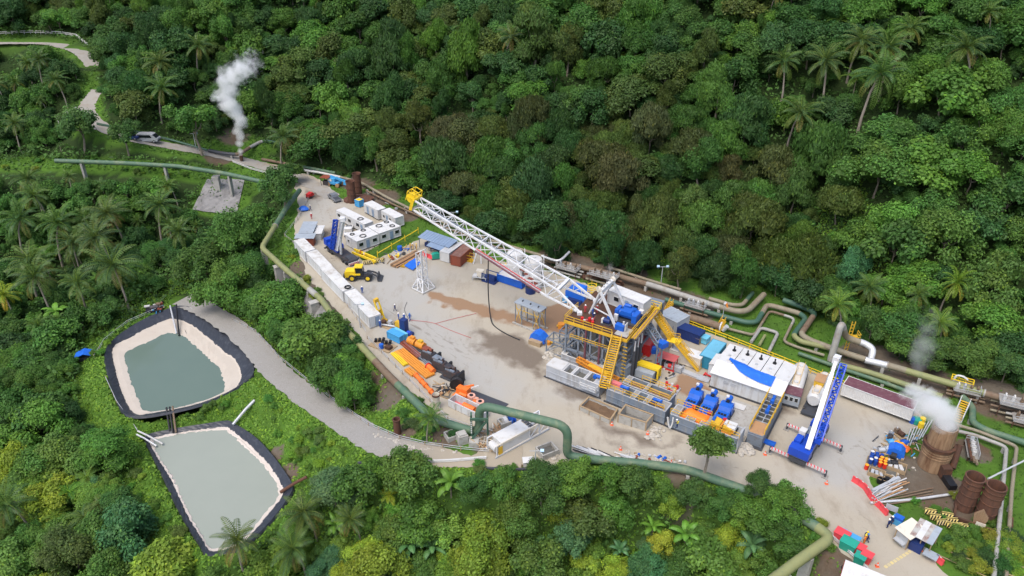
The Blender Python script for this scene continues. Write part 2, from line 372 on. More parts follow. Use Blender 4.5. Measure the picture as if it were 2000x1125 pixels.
M_HILL=[(-300,-400),(2500,-400),(2500,850),(2300,815),(2000,742),(1900,722),(1810,700),(1740,692),(1690,660),(1650,640),(1560,590),(1500,548),(1420,562),(1340,548),(1290,530),(1130,488),(1060,478),(1000,465),(900,425),(830,388),(790,372),(740,352),(690,337),(640,335),(600,324),(520,302),(545,285),(510,262),(480,258),(452,240),(425,262),(400,272),(330,270),(290,258),(230,247),(208,234),(200,185),(180,112),(165,85),(150,66),(0,60),(-300,60)]
M_MID=[(-300,92),(0,88),(80,92),(140,108),(165,135),(160,185),(118,226),(106,246),(150,262),(215,276),(270,294),(350,303),(420,312),(470,322),(440,326),(395,318),(330,310),(110,300),(-300,300)]
M_LEFT=[(-300,330),(90,332),(250,336),(395,352),(368,395),(372,412),(430,424),(478,402),(492,376),(515,362),(585,352),(592,372),(560,400),(528,450),(498,484),(520,520),(556,556),(580,600),(640,612),(690,640),(742,780),(700,815),(640,778),(570,722),(520,672),(470,632),(415,600),(380,580),(345,568),(285,580),(250,622),(205,646),(160,652),(148,725),(150,800),(196,850),(232,905),(252,960),(296,1040),(350,1100),(360,1400),(-300,1400)]
M_LOW=[(395,1092),(480,1072),(540,1015),(590,945),(610,915),(690,905),(745,912),(800,898),(850,912),(1000,918),(1090,896),(1180,906),(1250,914),(1330,928),(1420,948),(1480,928),(1560,975),(1565,1010),(1590,1050),(1560,1100),(1490,1150),(1480,1400),(380,1400)]
MASKS=[M_HILL,M_MID,M_LEFT,M_LOW]
def inmask(px,py):
    r=np.zeros(np.shape(px),bool)
    for m_ in MASKS:r |= inpoly(px,py,m_)
    return r
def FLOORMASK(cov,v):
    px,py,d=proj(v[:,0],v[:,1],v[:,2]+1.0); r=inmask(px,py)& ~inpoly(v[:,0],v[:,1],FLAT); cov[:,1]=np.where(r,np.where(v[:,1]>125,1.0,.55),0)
def grid_lines(a,b,fine0,fine1,fs,cs):
    out=list(np.arange(a,fine0,cs))+list(np.arange(fine0,fine1,fs))+list(np.arange(fine1,b+cs,cs)); return np.array(out)
gx=grid_lines(-420,330,-130,110,1.3,6); gy=grid_lines(-60,560,50,260,1.3,6)
GX,GY=np.meshgrid(gx,gy); GZ=hgt(GX,GY)
def hgt(x,y):
    x=np.clip(np.asarray(x,float),gx[0],gx[-2]); y=np.clip(np.asarray(y,float),gy[0],gy[-2])
    i=np.clip(np.searchsorted(gx,x)-1,0,len(gx)-2); j=np.clip(np.searchsorted(gy,y)-1,0,len(gy)-2)
    fx=(x-gx[i])/(gx[i+1]-gx[i]); fy=(y-gy[j])/(gy[j+1]-gy[j])
    return (GZ[j,i]*(1-fx)+GZ[j,i+1]*fx)*(1-fy)+(GZ[j+1,i]*(1-fx)+GZ[j+1,i+1]*fx)*fy
nv,nu=GX.shape
vs_=np.stack([GX.ravel(),GY.ravel(),GZ.ravel()],1)
ii=np.arange(nu*nv).reshape(nv,nu)
fs_=np.stack([ii[:-1,:-1].ravel(),ii[:-1,1:].ravel(),ii[1:,1:].ravel(),ii[1:,:-1].ravel()],1)
me=bpy.data.meshes.new('ground'); me.from_pydata(vs_.tolist(),[],fs_.tolist()); me.materials.append(M('ground'))
me.polygons.foreach_set('use_smooth',[True]*len(fs_))

SOIL=[(640,640,-5,6),(610,600,-4,6),(580,560,-4,7),(760,780,-2,4.5),(720,760,-3,3.5),(790,840,-1,3),(880,845,-.5,5),(1000,860,0,9),(1150,520,0,9),(1230,560,0,9),(1330,600,0,10),(1090,505,0,8),(1230,520,2,6),
(700,355,0,8),(740,385,0,8),(790,420,0,6),(1860,960,0,5),(1780,930,0,7),(1900,880,0,4),(1850,990,0,5),(530,880,-9,3),(560,915,-9,3),(460,285,3,8),(440,260,6,7),(430,320,2,6),(1640,1100,0,4),(1950,780,0,9),(1700,700,0,8),(1800,740,0,8),(400,590,-8,6),(1330,960,-2,4)]
cov=np.zeros((nu*nv,4),np.float32); cov[:,3]=1
for a,b,z,r in SOIL:
    q=P(a,b,z); d=np.hypot(vs_[:,0]-q.x,vs_[:,1]-q.y); cov[:,0]=np.maximum(cov[:,0],1-sstep(r*.45,r,d))
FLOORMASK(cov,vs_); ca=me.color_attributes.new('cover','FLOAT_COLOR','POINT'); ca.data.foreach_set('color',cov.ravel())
o=bpy.data.objects.new('ground',me); COL.objects.link(o); tag(o,'green hillside and grassy ground around the drilling yard',kind='structure')


def cdt_sheet(name,poly,step,zf,matname,label,attr=None,cell=None):
    """flat sheet: outline plus an even grid of inner points, triangulated"""
    px=[p[0] for p in poly]; py=[p[1] for p in poly]
    X,Y=np.meshgrid(np.arange(min(px),max(px),step),np.arange(min(py),max(py),step)); X=X.ravel(); Y=Y.ravel()
    k=inpoly(X,Y,poly)&(polydist(X,Y,poly)>step*.5); X,Y=X[k],Y[k]
    n0=len(poly); vin=[Vector((a,b)) for a,b in poly]+[Vector((a,b)) for a,b in zip(X,Y)]
    r=delaunay_2d_cdt(vin,[(i,(i+1)%n0) for i in range(n0)],[list(range(n0))],1,1e-4)
    V=np.array([(v[0],v[1]) for v in r[0]]); Zs=zf(V[:,0],V[:,1])
    me=bpy.data.meshes.new(name); me.from_pydata([(a,b,c) for (a,b),c in zip(V,Zs)],[],[tuple(f) for f in r[2]])
    me.materials.append(M(matname))
    if attr is not None:
        c=np.ones((len(V),4),np.float32); c[:,:3]=attr(V[:,0],V[:,1]); ca=me.color_attributes.new('stain','FLOAT_COLOR','POINT'); ca.data.foreach_set('color',c.ravel())
    o=bpy.data.objects.new(name,me); COL.objects.link(o); return tag(o,label,kind='structure')
def ragged(poly,step,amp,seed):
    out=[]; m_=len(poly); R=random.Random(seed)
    for i in range(m_):
        a=Vector(poly[i]); b=Vector(poly[(i+1)%m_]); k=max(1,int((b-a).length/step))
        for j in range(k):q=a.lerp(b,j/k); out.append((q.x+R.uniform(-amp,amp),q.y+R.uniform(-amp,amp)))
    return out
YARD=W2([(556,334),(600,340),(640,358),(655,385),(690,398),(700,388),(735,395),(790,430),(760,450),(745,475),(700,500),(715,515),(770,490),(830,462),(880,480),(960,505),(1050,525),(1180,565),(1290,612),(1400,657),(1560,715),(1640,745),(1790,800),(1808,822),(1770,850),(1715,905),(1700,935),(1722,985),(1760,1030),(1805,1070),(1860,1135),(1920,1200),(1790,1200),(1706,1130),(1632,1070),(1560,1006),(1500,976),(1330,924),(1200,908),(1100,903),(1062,912),(1020,908),(960,899),(930,868),(862,812),(826,786),(768,737),(716,680),(700,650),(660,607),(606,548),(580,492),(574,440),(584,400),(578,370)])
ST_BROWN=[W2(q) for q in ([(1000,640),(1030,655),(1080,700),(1065,730),(1130,765),(1110,790),(1080,770),(1040,735),(1000,715),(960,690),(910,672),(930,640)],
[(1060,722),(1180,768),(1160,790),(1110,785),(1060,755)],[(1290,640),(1400,700),(1380,720),(1280,680)],[(1450,790),(1520,770),(1560,800),(1470,850)],
[(1130,790),(1330,860),(1330,880),(1240,868),(1130,815)],[(596,365),(640,375),(630,392),(600,385)],[(610,440),(650,450),(640,480),(620,470)],[(1200,860),(1240,870),(1220,884),(1195,875)])]
ST_ORANGE=[W2(q) for q in ([(830,572),(870,576),(960,600),(1040,618),(1110,615),(1150,640),(1120,660),(1040,640),(960,622),(880,604),(826,590)],[(1060,600),(1110,590),(1140,620),(1090,650),(1060,640)],[(1290,745),(1400,735),(1370,790),(1320,770)])]
ST_GREY=[W2(q) for q in ([(690,515),(830,520),(880,560),(840,590),(950,680),(1030,760),(960,800),(850,720),(760,660),(700,600)],[(1560,830),(1740,830),(1700,980),(1560,950)],[(1090,740),(1190,775),(1170,800),(1070,770)],[(640,360),(660,400),(640,440),(600,430)])]
ST_DUST=[W2(q) for q in ([(900,500),(1080,560),(1100,600),(960,600),(850,570)],[(1000,740),(1200,830),(1400,900),(1330,915),(1080,900),(960,860)],[(1650,1000),(1850,1125),(1700,1120),(1560,990)])]
def yard_attr(x,y):
    x2=x+vnoise(x,y,4,5)*4+vnoise(x,y,1.6,6)*2; y2=y+vnoise(x,y,4,7)*5+vnoise(x,y,1.6,8)*2
    out=np.zeros((len(x),3))
    for k,polys,sd in ((0,ST_BROWN,2.2),(1,ST_ORANGE,1.2),(2,ST_GREY,4.0)):
        for p in polys:
            d=polydist(x2,y2,p); i_=inpoly(x2,y2,p); out[:,k]=np.maximum(out[:,k],np.where(i_,np.clip(.5+d/sd/2,0,1),np.clip(.5-d/sd/2,0,1)))
    wob=.5*vnoise(x,y,3,41)
    for tr in TRACKS:
        d=polydist(x,y,tr,False)+wob*.4; out[:,0]=np.maximum(out[:,0],.62*np.exp(-((d-.95)/.28)**2)*(.55+.9*vnoise(x,y,5,42)+.25))
    return np.clip(out,0,1)
TRACKS=[[(p.x,p.y) for p in smooth([P(a,b,0) for a,b in q],6)] for q in ([(600,350),(625,385),(640,430),(655,500),(745,570),(860,665),(960,740),(1080,815),(1250,880),(1450,925),(1600,975),(1720,1040),(1840,1130)],[(612,360),(635,420),(640,470),(690,560),(800,640),(930,690),(1010,700)],[(1110,800),(1000,745),(900,680),(880,600),(930,560),(1010,590)],[(1700,1040),(1640,960),(1660,900),(1700,850),(1660,810)],[(1560,960),(1620,930),(1680,880)],[(700,520),(770,560),(840,560),(900,545),(960,580)])]
m,N,L,B=nmat('yard')
geo=N.new('ShaderNodeNewGeometry').outputs['Position']; at=N.new('ShaderNodeAttribute'); at.attribute_name='stain'
sep=N.new('ShaderNodeSeparateColor'); L.new(at.outputs['Color'],sep.inputs[0])
n1=noise(N,L,geo,.09,6,.65); n2=noise(N,L,geo,.8,7,.7); n3=noise(N,L,geo,3.2,5,.75); n4=noise(N,L,geo,.22,7,.75,(1,.35,1))
c=mixc(N,L,n1,(.325,.287,.220),(.41,.373,.305))
c=mixc(N,L,sep.outputs[2],c,(.345,.335,.305))
c=mixc(N,L,ramp(N,L,n4,.52,.80),c,(.23,.19,.14))
def stain(ch,col,c,lo=.45,hi=.75):
    k=N.new('ShaderNodeMath'); k.operation='MULTIPLY_ADD'; L.new(n2,k.inputs[0]); k.inputs[1].default_value=.7; L.new(sep.outputs[ch],k.inputs[2])
    return mixc(N,L,ramp(N,L,k.outputs[0],lo+.3,hi+.4),c,col)
c=stain(1,(.26,.165,.10),c); c=stain(0,(.165,.135,.105),c,.50,.88)
c=mixc(N,L,ramp(N,L,n3,.55,.95),c,(.24,.22,.19))
L.new(c,B.inputs['Base Color']); B.inputs['Roughness'].default_value=.9; B.inputs['Specular IOR Level'].default_value=.2
bp=N.new('ShaderNodeBump'); bp.inputs['Strength'].default_value=.5; bp.inputs['Distance'].default_value=.12; L.new(n2,bp.inputs['Height']); L.new(bp.outputs[0],B.inputs['Normal'])
yard=cdt_sheet('yard',ragged(YARD,1.2,.35,3),.55,lambda x,y:0*x+.0+vnoise(x,y,6,9)*.05,'yard','pale gravel and concrete drilling yard with brown mud stains',yard_attr)


m,N,L,B=nmat('gravel_road'); geo=N.new('ShaderNodeNewGeometry').outputs['Position']
n1=noise(N,L,geo,.1,5); n2=noise(N,L,geo,1.2,8,.8); n3=noise(N,L,geo,9,2)
c=mixc(N,L,n1,(.24,.23,.21),(.285,.275,.255)); c=mixc(N,L,ramp(N,L,n2,.5,.8),c,(.20,.18,.155)); c=mixc(N,L,ramp(N,L,n3,.5,.75),c,(.38,.37,.355))
at=N.new('ShaderNodeAttribute'); at.attribute_name='sand'; c=mixc(N,L,at.outputs['Fac'],c,(.33,.285,.215))
L.new(c,B.inputs['Base Color']); B.inputs['Roughness'].default_value=.95; B.inputs['Specular IOR Level'].default_value=.15
bp=N.new('ShaderNodeBump'); bp.inputs['Strength'].default_value=.6; bp.inputs['Distance'].default_value=.12; L.new(n2,bp.inputs['Height']); L.new(bp.outputs[0],B.inputs['Normal'])
mat('road_dust',(.285,.27,.24),.95,dirt=(.24,.2,.15),amt=.5,scale=.5,bump=.3)
def ribbon(name,pts,hw,matname,label,lift=.03,seed=1,sand=None):
    c=smooth([P(*p) for p in pts],8); R=random.Random(seed); vs,fs,at=[],[],[]; acr=6
    for i,p in enumerate(c):
        d=c[min(i+1,len(c)-1)]-c[max(i-1,0)]; d.z=0; d.normalize(); s_=Vector((-d.y,d.x,0)); wl_=hw+R.uniform(-.25,.35); wr=hw+R.uniform(-.25,.35)
        for k in range(acr+1):vs.append(p+s_*(-wl_+(wl_+wr)*k/acr)+Vector((0,0,lift+.05*math.sin(math.pi*k/acr)))); at.append(sand(p) if sand else 0)
    for i in range(len(c)-1):
        for k in range(acr):a=i*(acr+1)+k; fs.append((a,a+1,a+acr+2,a+acr+1))
    me=bpy.data.meshes.new(name); me.from_pydata(vs,[],fs); me.materials.append(M(matname)); me.polygons.foreach_set('use_smooth',[True]*len(fs))
    ca=me.attributes.new('sand','FLOAT','POINT'); ca.data.foreach_set('value',at)
    o=bpy.data.objects.new(name,me); COL.objects.link(o); return tag(o,label,kind='structure')
ribbon('access_road',ROAD_UP,2.3,'road_dust','pale dirt road climbing past the parked van',.03)
ribbon('hill_road',ROAD_FAR,2.3,'road_dust','short stretch of road high on the wooded hill',.03)
ribbon('gravel_track',ROAD_GRAVEL,2.6,'gravel_road','grey gravel track curving down from the yard to the ponds',.03,
       sand=lambda p:float(sstep(-24,-8,p.x))*.9)


m,N,L,B=nmat('sediment'); geo=N.new('ShaderNodeNewGeometry').outputs['Position']
n1=noise(N,L,geo,.5,5); n2=noise(N,L,geo,3,5); c=mixc(N,L,n1,(.42,.365,.30),(.50,.455,.39)); c=mixc(N,L,ramp(N,L,n2,.55,.8),c,(.42,.34,.26)); L.new(c,B.inputs['Base Color']); B.inputs['Roughness'].default_value=.8
m,N,L,B=nmat('sediment_pale'); geo=N.new('ShaderNodeNewGeometry').outputs['Position']
n1=noise(N,L,geo,.8,5); c=mixc(N,L,n1,(.46,.385,.325),(.56,.515,.465)); L.new(c,B.inputs['Base Color']); B.inputs['Roughness'].default_value=.8
for nm,c0,c1,ro in (('water_green',(.105,.150,.125),(.125,.17,.14),.06),('water_grey',(.25,.275,.235),(.28,.305,.26),.13)):
    m,N,L,B=nmat(nm); geo=N.new('ShaderNodeNewGeometry').outputs['Position']
    L.new(mixc(N,L,noise(N,L,geo,.15,4),c0,c1),B.inputs['Base Color']); B.inputs['Roughness'].default_value=ro; B.inputs['IOR'].default_value=1.33
    bp=N.new('ShaderNodeBump'); bp.inputs['Strength'].default_value=.05; bp.inputs['Distance'].default_value=.05; L.new(noise(N,L,geo,2.5,3),bp.inputs['Height']); L.new(bp.outputs[0],B.inputs['Normal'])
def resample(pts,n_):
    pts=[Vector(p) for p in pts]; q=pts+[pts[0]]; L_=[0]
    for a,b in zip(q[:-1],q[1:]):L_.append(L_[-1]+(b-a).length)
    out=[]
    for i in range(n_):
        t=L_[-1]*i/n_; k=max(j for j in range(len(L_)-1) if L_[j]<= t); out.append(q[k].lerp(q[k+1],(t-L_[k])/max(1e-6,L_[k+1]-L_[k])))
    return out
def ring_strip(mb,A_,B_):
    n_=len(A_); mb.add(list(A_)+list(B_),[(i,(i+1)%n_,n_+(i+1)%n_,n_+i) for i in range(n_)])
def pond(rim,toe,wat,zr,zt,zw,wm,sm,lab,lw,seed):
    R=random.Random(seed); n_=160
    rimv=resample(smooth([P(a,b,zr) for a,b in rim],5,True),n_); toev=resample(smooth([P(a,b,zt) for a,b in toe],5,True),n_); wv=resample(smooth([P(a,b,zw) for a,b in wat],5,True),n_)
    def align(A_,B_):
        k=min(range(len(B_)),key=lambda i:(B_[i]-A_[0]).length); return B_[k:]+B_[:k]
    toev=align(rimv,toev); wv=align(toev,wv)
    t=T('settling_pond',lab,'pond',rimv[0])
    cen=sum(rimv,Vector())/n_; out=[p+(p-cen).normalized()*.28+Vector((0,0,-.3)) for p in rimv]
    lift=[p+Vector((0,0,.05+R.uniform(-.03,.03))) for p in rimv]
    mb=MB(); rows=[out,lift]
    for f in (.25,.5,.75,1.0):
        rows.append([a.lerp(b,f)+Vector((R.uniform(-.05,.05),R.uniform(-.05,.05),R.uniform(-.03,.06)+(.0 if f<1 else -.1))) for a,b in zip(lift,toev)])
    for a,b in zip(rows[:-1],rows[1:]):ring_strip(mb,a,b)
    t.w('liner',mb,'liner')
    mb=MB(); a=[p+Vector((R.uniform(-.15,.15),R.uniform(-.15,.15),.02)) for p in toev]; b=[p+Vector((R.uniform(-.2,.2),R.uniform(-.2,.2),.02)) for p in wv]
    inn=[p.lerp(cen,.12)-Vector((0,0,p.z-zw+1.2)) for p in wv]; inn=[Vector((p.x,p.y,zw-1.0)) for p in inn]
    a2=[p+(p-Vector((cen.x,cen.y,p.z))).normalized()*.5+Vector((0,0,.12)) for p in a]
    mid=[p.lerp(q,.5)+Vector((0,0,R.uniform(.0,.10))) for p,q in zip(a,b)]
    ring_strip(mb,a2,a); ring_strip(mb,a,mid); ring_strip(mb,mid,b); ring_strip(mb,b,inn); t.w('sediment_bank',mb,sm,smooth=60)
    mb=MB(); k=[p+(p-Vector((cen.x,cen.y,p.z))).normalized()*.6 for p in wv]; mb.add([(p.x,p.y,zw) for p in k],[tuple(range(len(k)))])
    bm_=bmesh.new(); me_=mb.mesh('water',wm); bm_.from_mesh(me_); bmesh.ops.triangulate(bm_,faces=bm_.faces[:]); bm_.to_mesh(me_); bm_.free(); me_.transform(t.inv.to_4x4())
    t.part('water',me_,wm,label=lw)
    return t
pond(POND1_RIM,POND1_TOE,POND1_WATER,P1R,P1T,P1W,'water_green','sediment','lined settling pond with dark green water and wide cream bank','dark green pond water',1)
pond(POND2_RIM,POND2_TOE,POND2_WATER,P2R,P2T,P2W,'water_grey','sediment_pale','lined settling pond full of milky grey water behind the lone palm','milky grey green pond water',2)
# ================================================================== vegetation
def leafmat(name,k=1.0,trans=.35,rough=.55):
    m,N,L,B=nmat(name); oi=N.new('ShaderNodeObjectInfo'); at=N.new('ShaderNodeAttribute'); at.attribute_name='tint'
    c=mixc(N,L,1.0,oi.outputs['Color'],at.outputs['Color'],'MULTIPLY')
    L.new(c,B.inputs['Base Color']); B.inputs['Roughness'].default_value=rough; B.inputs['Specular IOR Level'].default_value=.25
    tr=N.new('ShaderNodeBsdfTranslucent'); L.new(c,tr.inputs[0]); mx=N.new('ShaderNodeMixShader'); mx.inputs[0].default_value=trans
    L.new(B.outputs[0],mx.inputs[1]); L.new(tr.outputs[0],mx.inputs[2]); L.new(mx.outputs[0],N['Material Output'].inputs[0]); return m
leafmat('leaf'); leafmat('frond',trans=.25,rough=.4)
def quads_mesh(name,C,U,V,tint,matname,extra=None,smooth_n=None):
    """leaf quads: centres C, half axes U and V, per-leaf tint; extra = (verts, faces, tint) appended"""
    n_=len(C); vs=np.empty((n_,4,3)); vs[:,0]=C-U; vs[:,1]=C-V*.9; vs[:,2]=C+U; vs[:,3]=C+V*.9
    vs=vs.reshape(-1,3); fs=np.arange(n_*4).reshape(-1,4).tolist(); tt=np.repeat(tint,4,0)
    if extra is not None:fs +=[tuple(i+len(vs) for i in f) for f in extra[1]]; tt=np.concatenate([tt,extra[2]]); vs=np.concatenate([vs,extra[0]])
    me=bpy.data.meshes.new(name); me.from_pydata(vs.tolist(),[],fs); me.materials.append(M(matname))
    c=np.ones((len(vs),4),np.float32); c[:,:3]=tt; ca=me.color_attributes.new('tint','FLOAT_COLOR','POINT'); ca.data.foreach_set('color',c.ravel())
    return me
def unit(a):return a/np.maximum(1e-9,np.linalg.norm(a,axis=-1,keepdims=True))
def core_ellipsoids(lobes,f=.80,tint=(.8,.8,.8)):
    vs,fs,o_=[],[],0
    for (c,r) in lobes:
        n_,m_=7,5
        for i in range(m_+1):
            ph=math.pi*i/m_
            for k in range(n_):
                t=2*math.pi*k/n_+i*.4; j=f*(1+.15*math.sin(5*k+3*i))
                vs.append((c[0]+r[0]*j*math.sin(ph)*math.cos(t),c[1]+r[1]*j*math.sin(ph)*math.sin(t),c[2]+r[2]*j*math.cos(ph)))
        for i in range(m_):
            for k in range(n_):fs.append((o_+i*n_+k,o_+(i+1)*n_+k,o_+(i+1)*n_+(k+1)%n_,o_+i*n_+(k+1)%n_))
        o_=len(vs)
    return np.array(vs),fs,np.tile(np.array(tint),(len(vs),1))
def crown(name,seed,kind,nleaf=2600,ls=1.0):
    """crown of unit radius about the origin: lobes of leaf clumps with gaps between; z up"""
    R=np.random.default_rng(seed); lobes=[]
    if kind == 'round':nl,flat,lr=17,.85,(.20,.46)
    elif kind == 'open':nl,flat,lr=12,.55,(.20,.36)
    elif kind == 'dome':nl,flat,lr=17,1.0,(.30,.44)
    elif kind == 'drape':nl,flat,lr=11,1.35,(.26,.40)
    else:nl,flat,lr=8,.65,(.34,.5)
    for i in range(nl):
        if i == 0:p=np.array([0,0,.15*flat])
        else:
            th=i*2.4+R.uniform(-.5,.5); rr=math.sqrt(i/nl)*R.uniform(.5,.92)
            p=np.array([rr*math.cos(th),rr*math.sin(th),flat*(R.uniform(.15,.55) if rr<.45 else R.uniform(-.45,.42))])
            if kind == 'drape':p[2]=R.uniform(-.9,.8)*(1-.4*rr); p[:2]*= .75
        r=R.uniform(*lr); lobes.append((p,np.array([r,r,r*R.uniform(.75,1.0)*(1.35 if kind == 'drape' else 1)])))
    wts=np.array([l[1][0]**2 for l in lobes]); cnt=(wts/wts.sum()*nleaf).astype(int)
    C,U,V,TI=[],[],[],[]
    for (p,r),c_ in zip(lobes,cnt):
        d=unit(R.normal(size=(c_,3)))
        d[:,2]=np.where(d[:,2]<-.45,-d[:,2],d[:,2])
        bump=1+.16*np.sin(d[:,0]*6.5+seed)*np.sin(d[:,1]*6+1)*np.sin(d[:,2]*6+2)
        rad=R.uniform(.72,1.10,c_)*bump; c=p+d*r*rad[:,None]
        sz=R.uniform(.026,.050,c_)*ls
        if kind in ('dome','drape'):
            nrm=unit(d+R.normal(scale=.45,size=(c_,3))); u=np.cross(nrm,R.normal(size=(c_,3))); u=unit(u*.5+np.array([0,0,-.9])); v=unit(np.cross(nrm,u)+1e-6)
            U.append(u*(sz*1.5)[:,None]); V.append(v*(sz*.55)[:,None])
        else:
            nrm=unit(d*.7+np.array([0,0,.5])+R.normal(scale=.40,size=(c_,3))); u=unit(np.cross(nrm,R.normal(size=(c_,3)))); v=np.cross(nrm,u)
            U.append(u*(sz*1.15)[:,None]); V.append(v*(sz*.85)[:,None])
        lt=R.uniform(.80,1.18); hue=R.uniform(-.10,.12)
        t=(lt*R.uniform(.72,1.25,c_))[:,None]*np.array([1+hue,1.0,1-hue*.6]); young=R.random(c_)<.06
        t[young]*= np.array([1.5,1.35,.9]); TI.append(t); C.append(c)
    return quads_mesh(name,np.concatenate(C),np.concatenate(U),np.concatenate(V),np.concatenate(TI),'leaf',core_ellipsoids(lobes,.70))
CROWNS={'round':[crown('crown',s,'round',5000) for s in (1,2,3,4,5)]+[crown('crown',s,'round',3300,1.3) for s in (6,)]+[crown('crown',s,'round',7600,.72) for s in (7,8,9)],'open':[crown('crown',s,'open',2400) for s in (11,12,13)],
          'dome':[crown('crown',s,'dome',7000) for s in (21,22,23,24)],'drape':[crown('crown',s,'drape',5600) for s in (31,32,33)],
          'shrub':[crown('foliage',s,'shrub',1300) for s in (41,42,43)]}
def trunk_mesh(seed,lean=.1):
    """unit-height tapered trunk with a few limbs reaching into the crown; crown centre at 1"""
    R=random.Random(seed); mb=MB(); a=Vector((0,0,-.25)); mid=Vector((R.uniform(-lean,lean),R.uniform(-lean,lean),.45)); top=Vector((R.uniform(-lean,lean)*.5,R.uniform(-lean,lean)*.5,1.0))
    mb.tube([a,Vector((0,0,.1)),mid,top],[.055,.04,.03,.014],6,False)
    for k in range(5):
        t=2*math.pi*k/5+R.uniform(-.3,.3); r=R.uniform(.2,.4); mb.tube([mid.lerp(top,R.uniform(0,.5)),mid+Vector((r*.6*math.cos(t),r*.6*math.sin(t),.3)),mid+Vector((r*math.cos(t),r*math.sin(t),.5+R.uniform(0,.15)))],[.02,.013,.006],5,False)
    return mb.mesh('trunk','bark')
TRUNKS=[trunk_mesh(s) for s in (1,2,3,4)]
def frond_quads(R,base,az,el,Lf,wl,n_,droop,col,C,U,V,TI,ribs,keel=.35):
    """one feather frond: leaflets either side of a drooping midrib"""
    d0=np.array([math.cos(az),math.sin(az),0]); pts=[]
    for i in range(n_+1):
        s_=i/n_; e=el-droop*s_*s_*1.15
        if i == 0:p=np.array(base,float)
        else:p=pts[-1]+(d0*math.cos(e)+np.array([0,0,math.sin(e)]))*Lf/n_
        pts.append(p)
    side=np.array([-d0[1],d0[0],0])
    for i in range(1,n_):
        s_=i/n_; ln=wl*(math.sin(math.pi*min(1,s_*.88+.12)))**.6; t=pts[i+1]-pts[i-1]; t=t/np.linalg.norm(t)
        for sg in (-1,1):
            dirn=side*sg+t*.55+np.array([0,0,-keel-.2*R.random()]); dirn=dirn/np.linalg.norm(dirn)
            C.append(pts[i]+dirn*ln*.5); U.append(dirn*ln*.5); V.append(t*Lf/n_*.42); TI.append(np.array(col)*R.uniform(.78,1.2))
    ribs.append(pts)
def palm_mesh(seed,nf=22,Lf=1.0,wl=.20,n_=16,old=True,el0=1.25,el1=-.55,droop=1.3,keel=.35):
    R=np.random.default_rng(seed); C,U,V,TI,ribs=[],[],[],[],[]
    for k in range(nf):
        f=k/(nf-1); az=k*2.399+R.uniform(-.2,.2); el=el0+(el1-el0)*f+R.uniform(-.12,.12)
        col=(1.0,1.0,1.0) if f<.72 else ((1.55,1.2,.8) if R.random()<.55 or not old else (2.3,1.15,.9))
        if f<.2:col=(1.25,1.15,.8)
        frond_quads(R,(0,0,0),az,el,Lf*R.uniform(.85,1.08),wl,n_,droop*R.uniform(.8,1.15),col,C,U,V,TI,ribs,keel)
    mb=MB()
    for pts in ribs:mb.tube([Vector(p) for p in pts[::3]],[.016*(1-.8*i/len(pts[::3])) for i in range(len(pts[::3]))],4,False)
    ex=(np.array(mb.v),mb.f,np.tile(np.array([2.2,1.7,1.1]),(len(mb.v),1)))
    return quads_mesh('crown',np.array(C),np.array(U),np.array(V),np.array(TI),'frond',ex)
PALMS=[palm_mesh(s) for s in (51,52,53)]; FERNS=[palm_mesh(s,12,1.0,.24,16,False,.85,.05,1.1,.06) for s in (61,62)]
def banana_mesh(seed):
    R=random.Random(seed); vs,fs,tt=[],[],[]
    for k in range(9):
        az=k*2.4; el=1.3-1.0*k/9+R.uniform(-.15,.15); n_=8; p=Vector((0,0,0)); pts=[p]
        for i in range(n_):e=el-1.7*((i+1)/n_)**2; p=p+Vector((math.cos(az)*math.cos(e),math.sin(az)*math.cos(e),math.sin(e)))/n_; pts.append(p)
        sd=Vector((-math.sin(az),math.cos(az),0)); o_=len(vs); cl=R.uniform(.8,1.25)
        for i,q in enumerate(pts):
            w_=.17*math.sin(math.pi*min(.97,max(.03,i/n_)))**.6; vs +=[q-sd*w_+Vector((0,0,-w_*.25)),q+Vector((0,0,.02)),q+sd*w_+Vector((0,0,-w_*.25))]; tt +=[(cl,cl,cl*.9),(cl*1.4,cl*1.3,cl),(cl,cl,cl*.9)]
        for i in range(n_):a=o_+3*i; fs +=[(a,a+1,a+4,a+3),(a+1,a+2,a+5,a+4)]
    return quads_mesh('leaves',np.zeros((0,3)),np.zeros((0,3)),np.zeros((0,3)),np.zeros((0,3)),'frond',(np.array([tuple(v) for v in vs]),fs,np.array(tt)))
BANANAS=[banana_mesh(s) for s in (71,72)]
mb=MB(); mb.tube([(0,0,-.2),(.02,0,.3),(.08,.02,.7),(.2,.05,1.0)],[.030,.022,.018,.017],7,False); PALMTRUNK=mb.mesh('trunk','palm_bark')
mb=MB(); mb.tube([(0,0,-.2),(0,0,.5),(0,0,1.0)],[.05,.045,.035],7,False); FERNTRUNK=mb.mesh('trunk','bark')

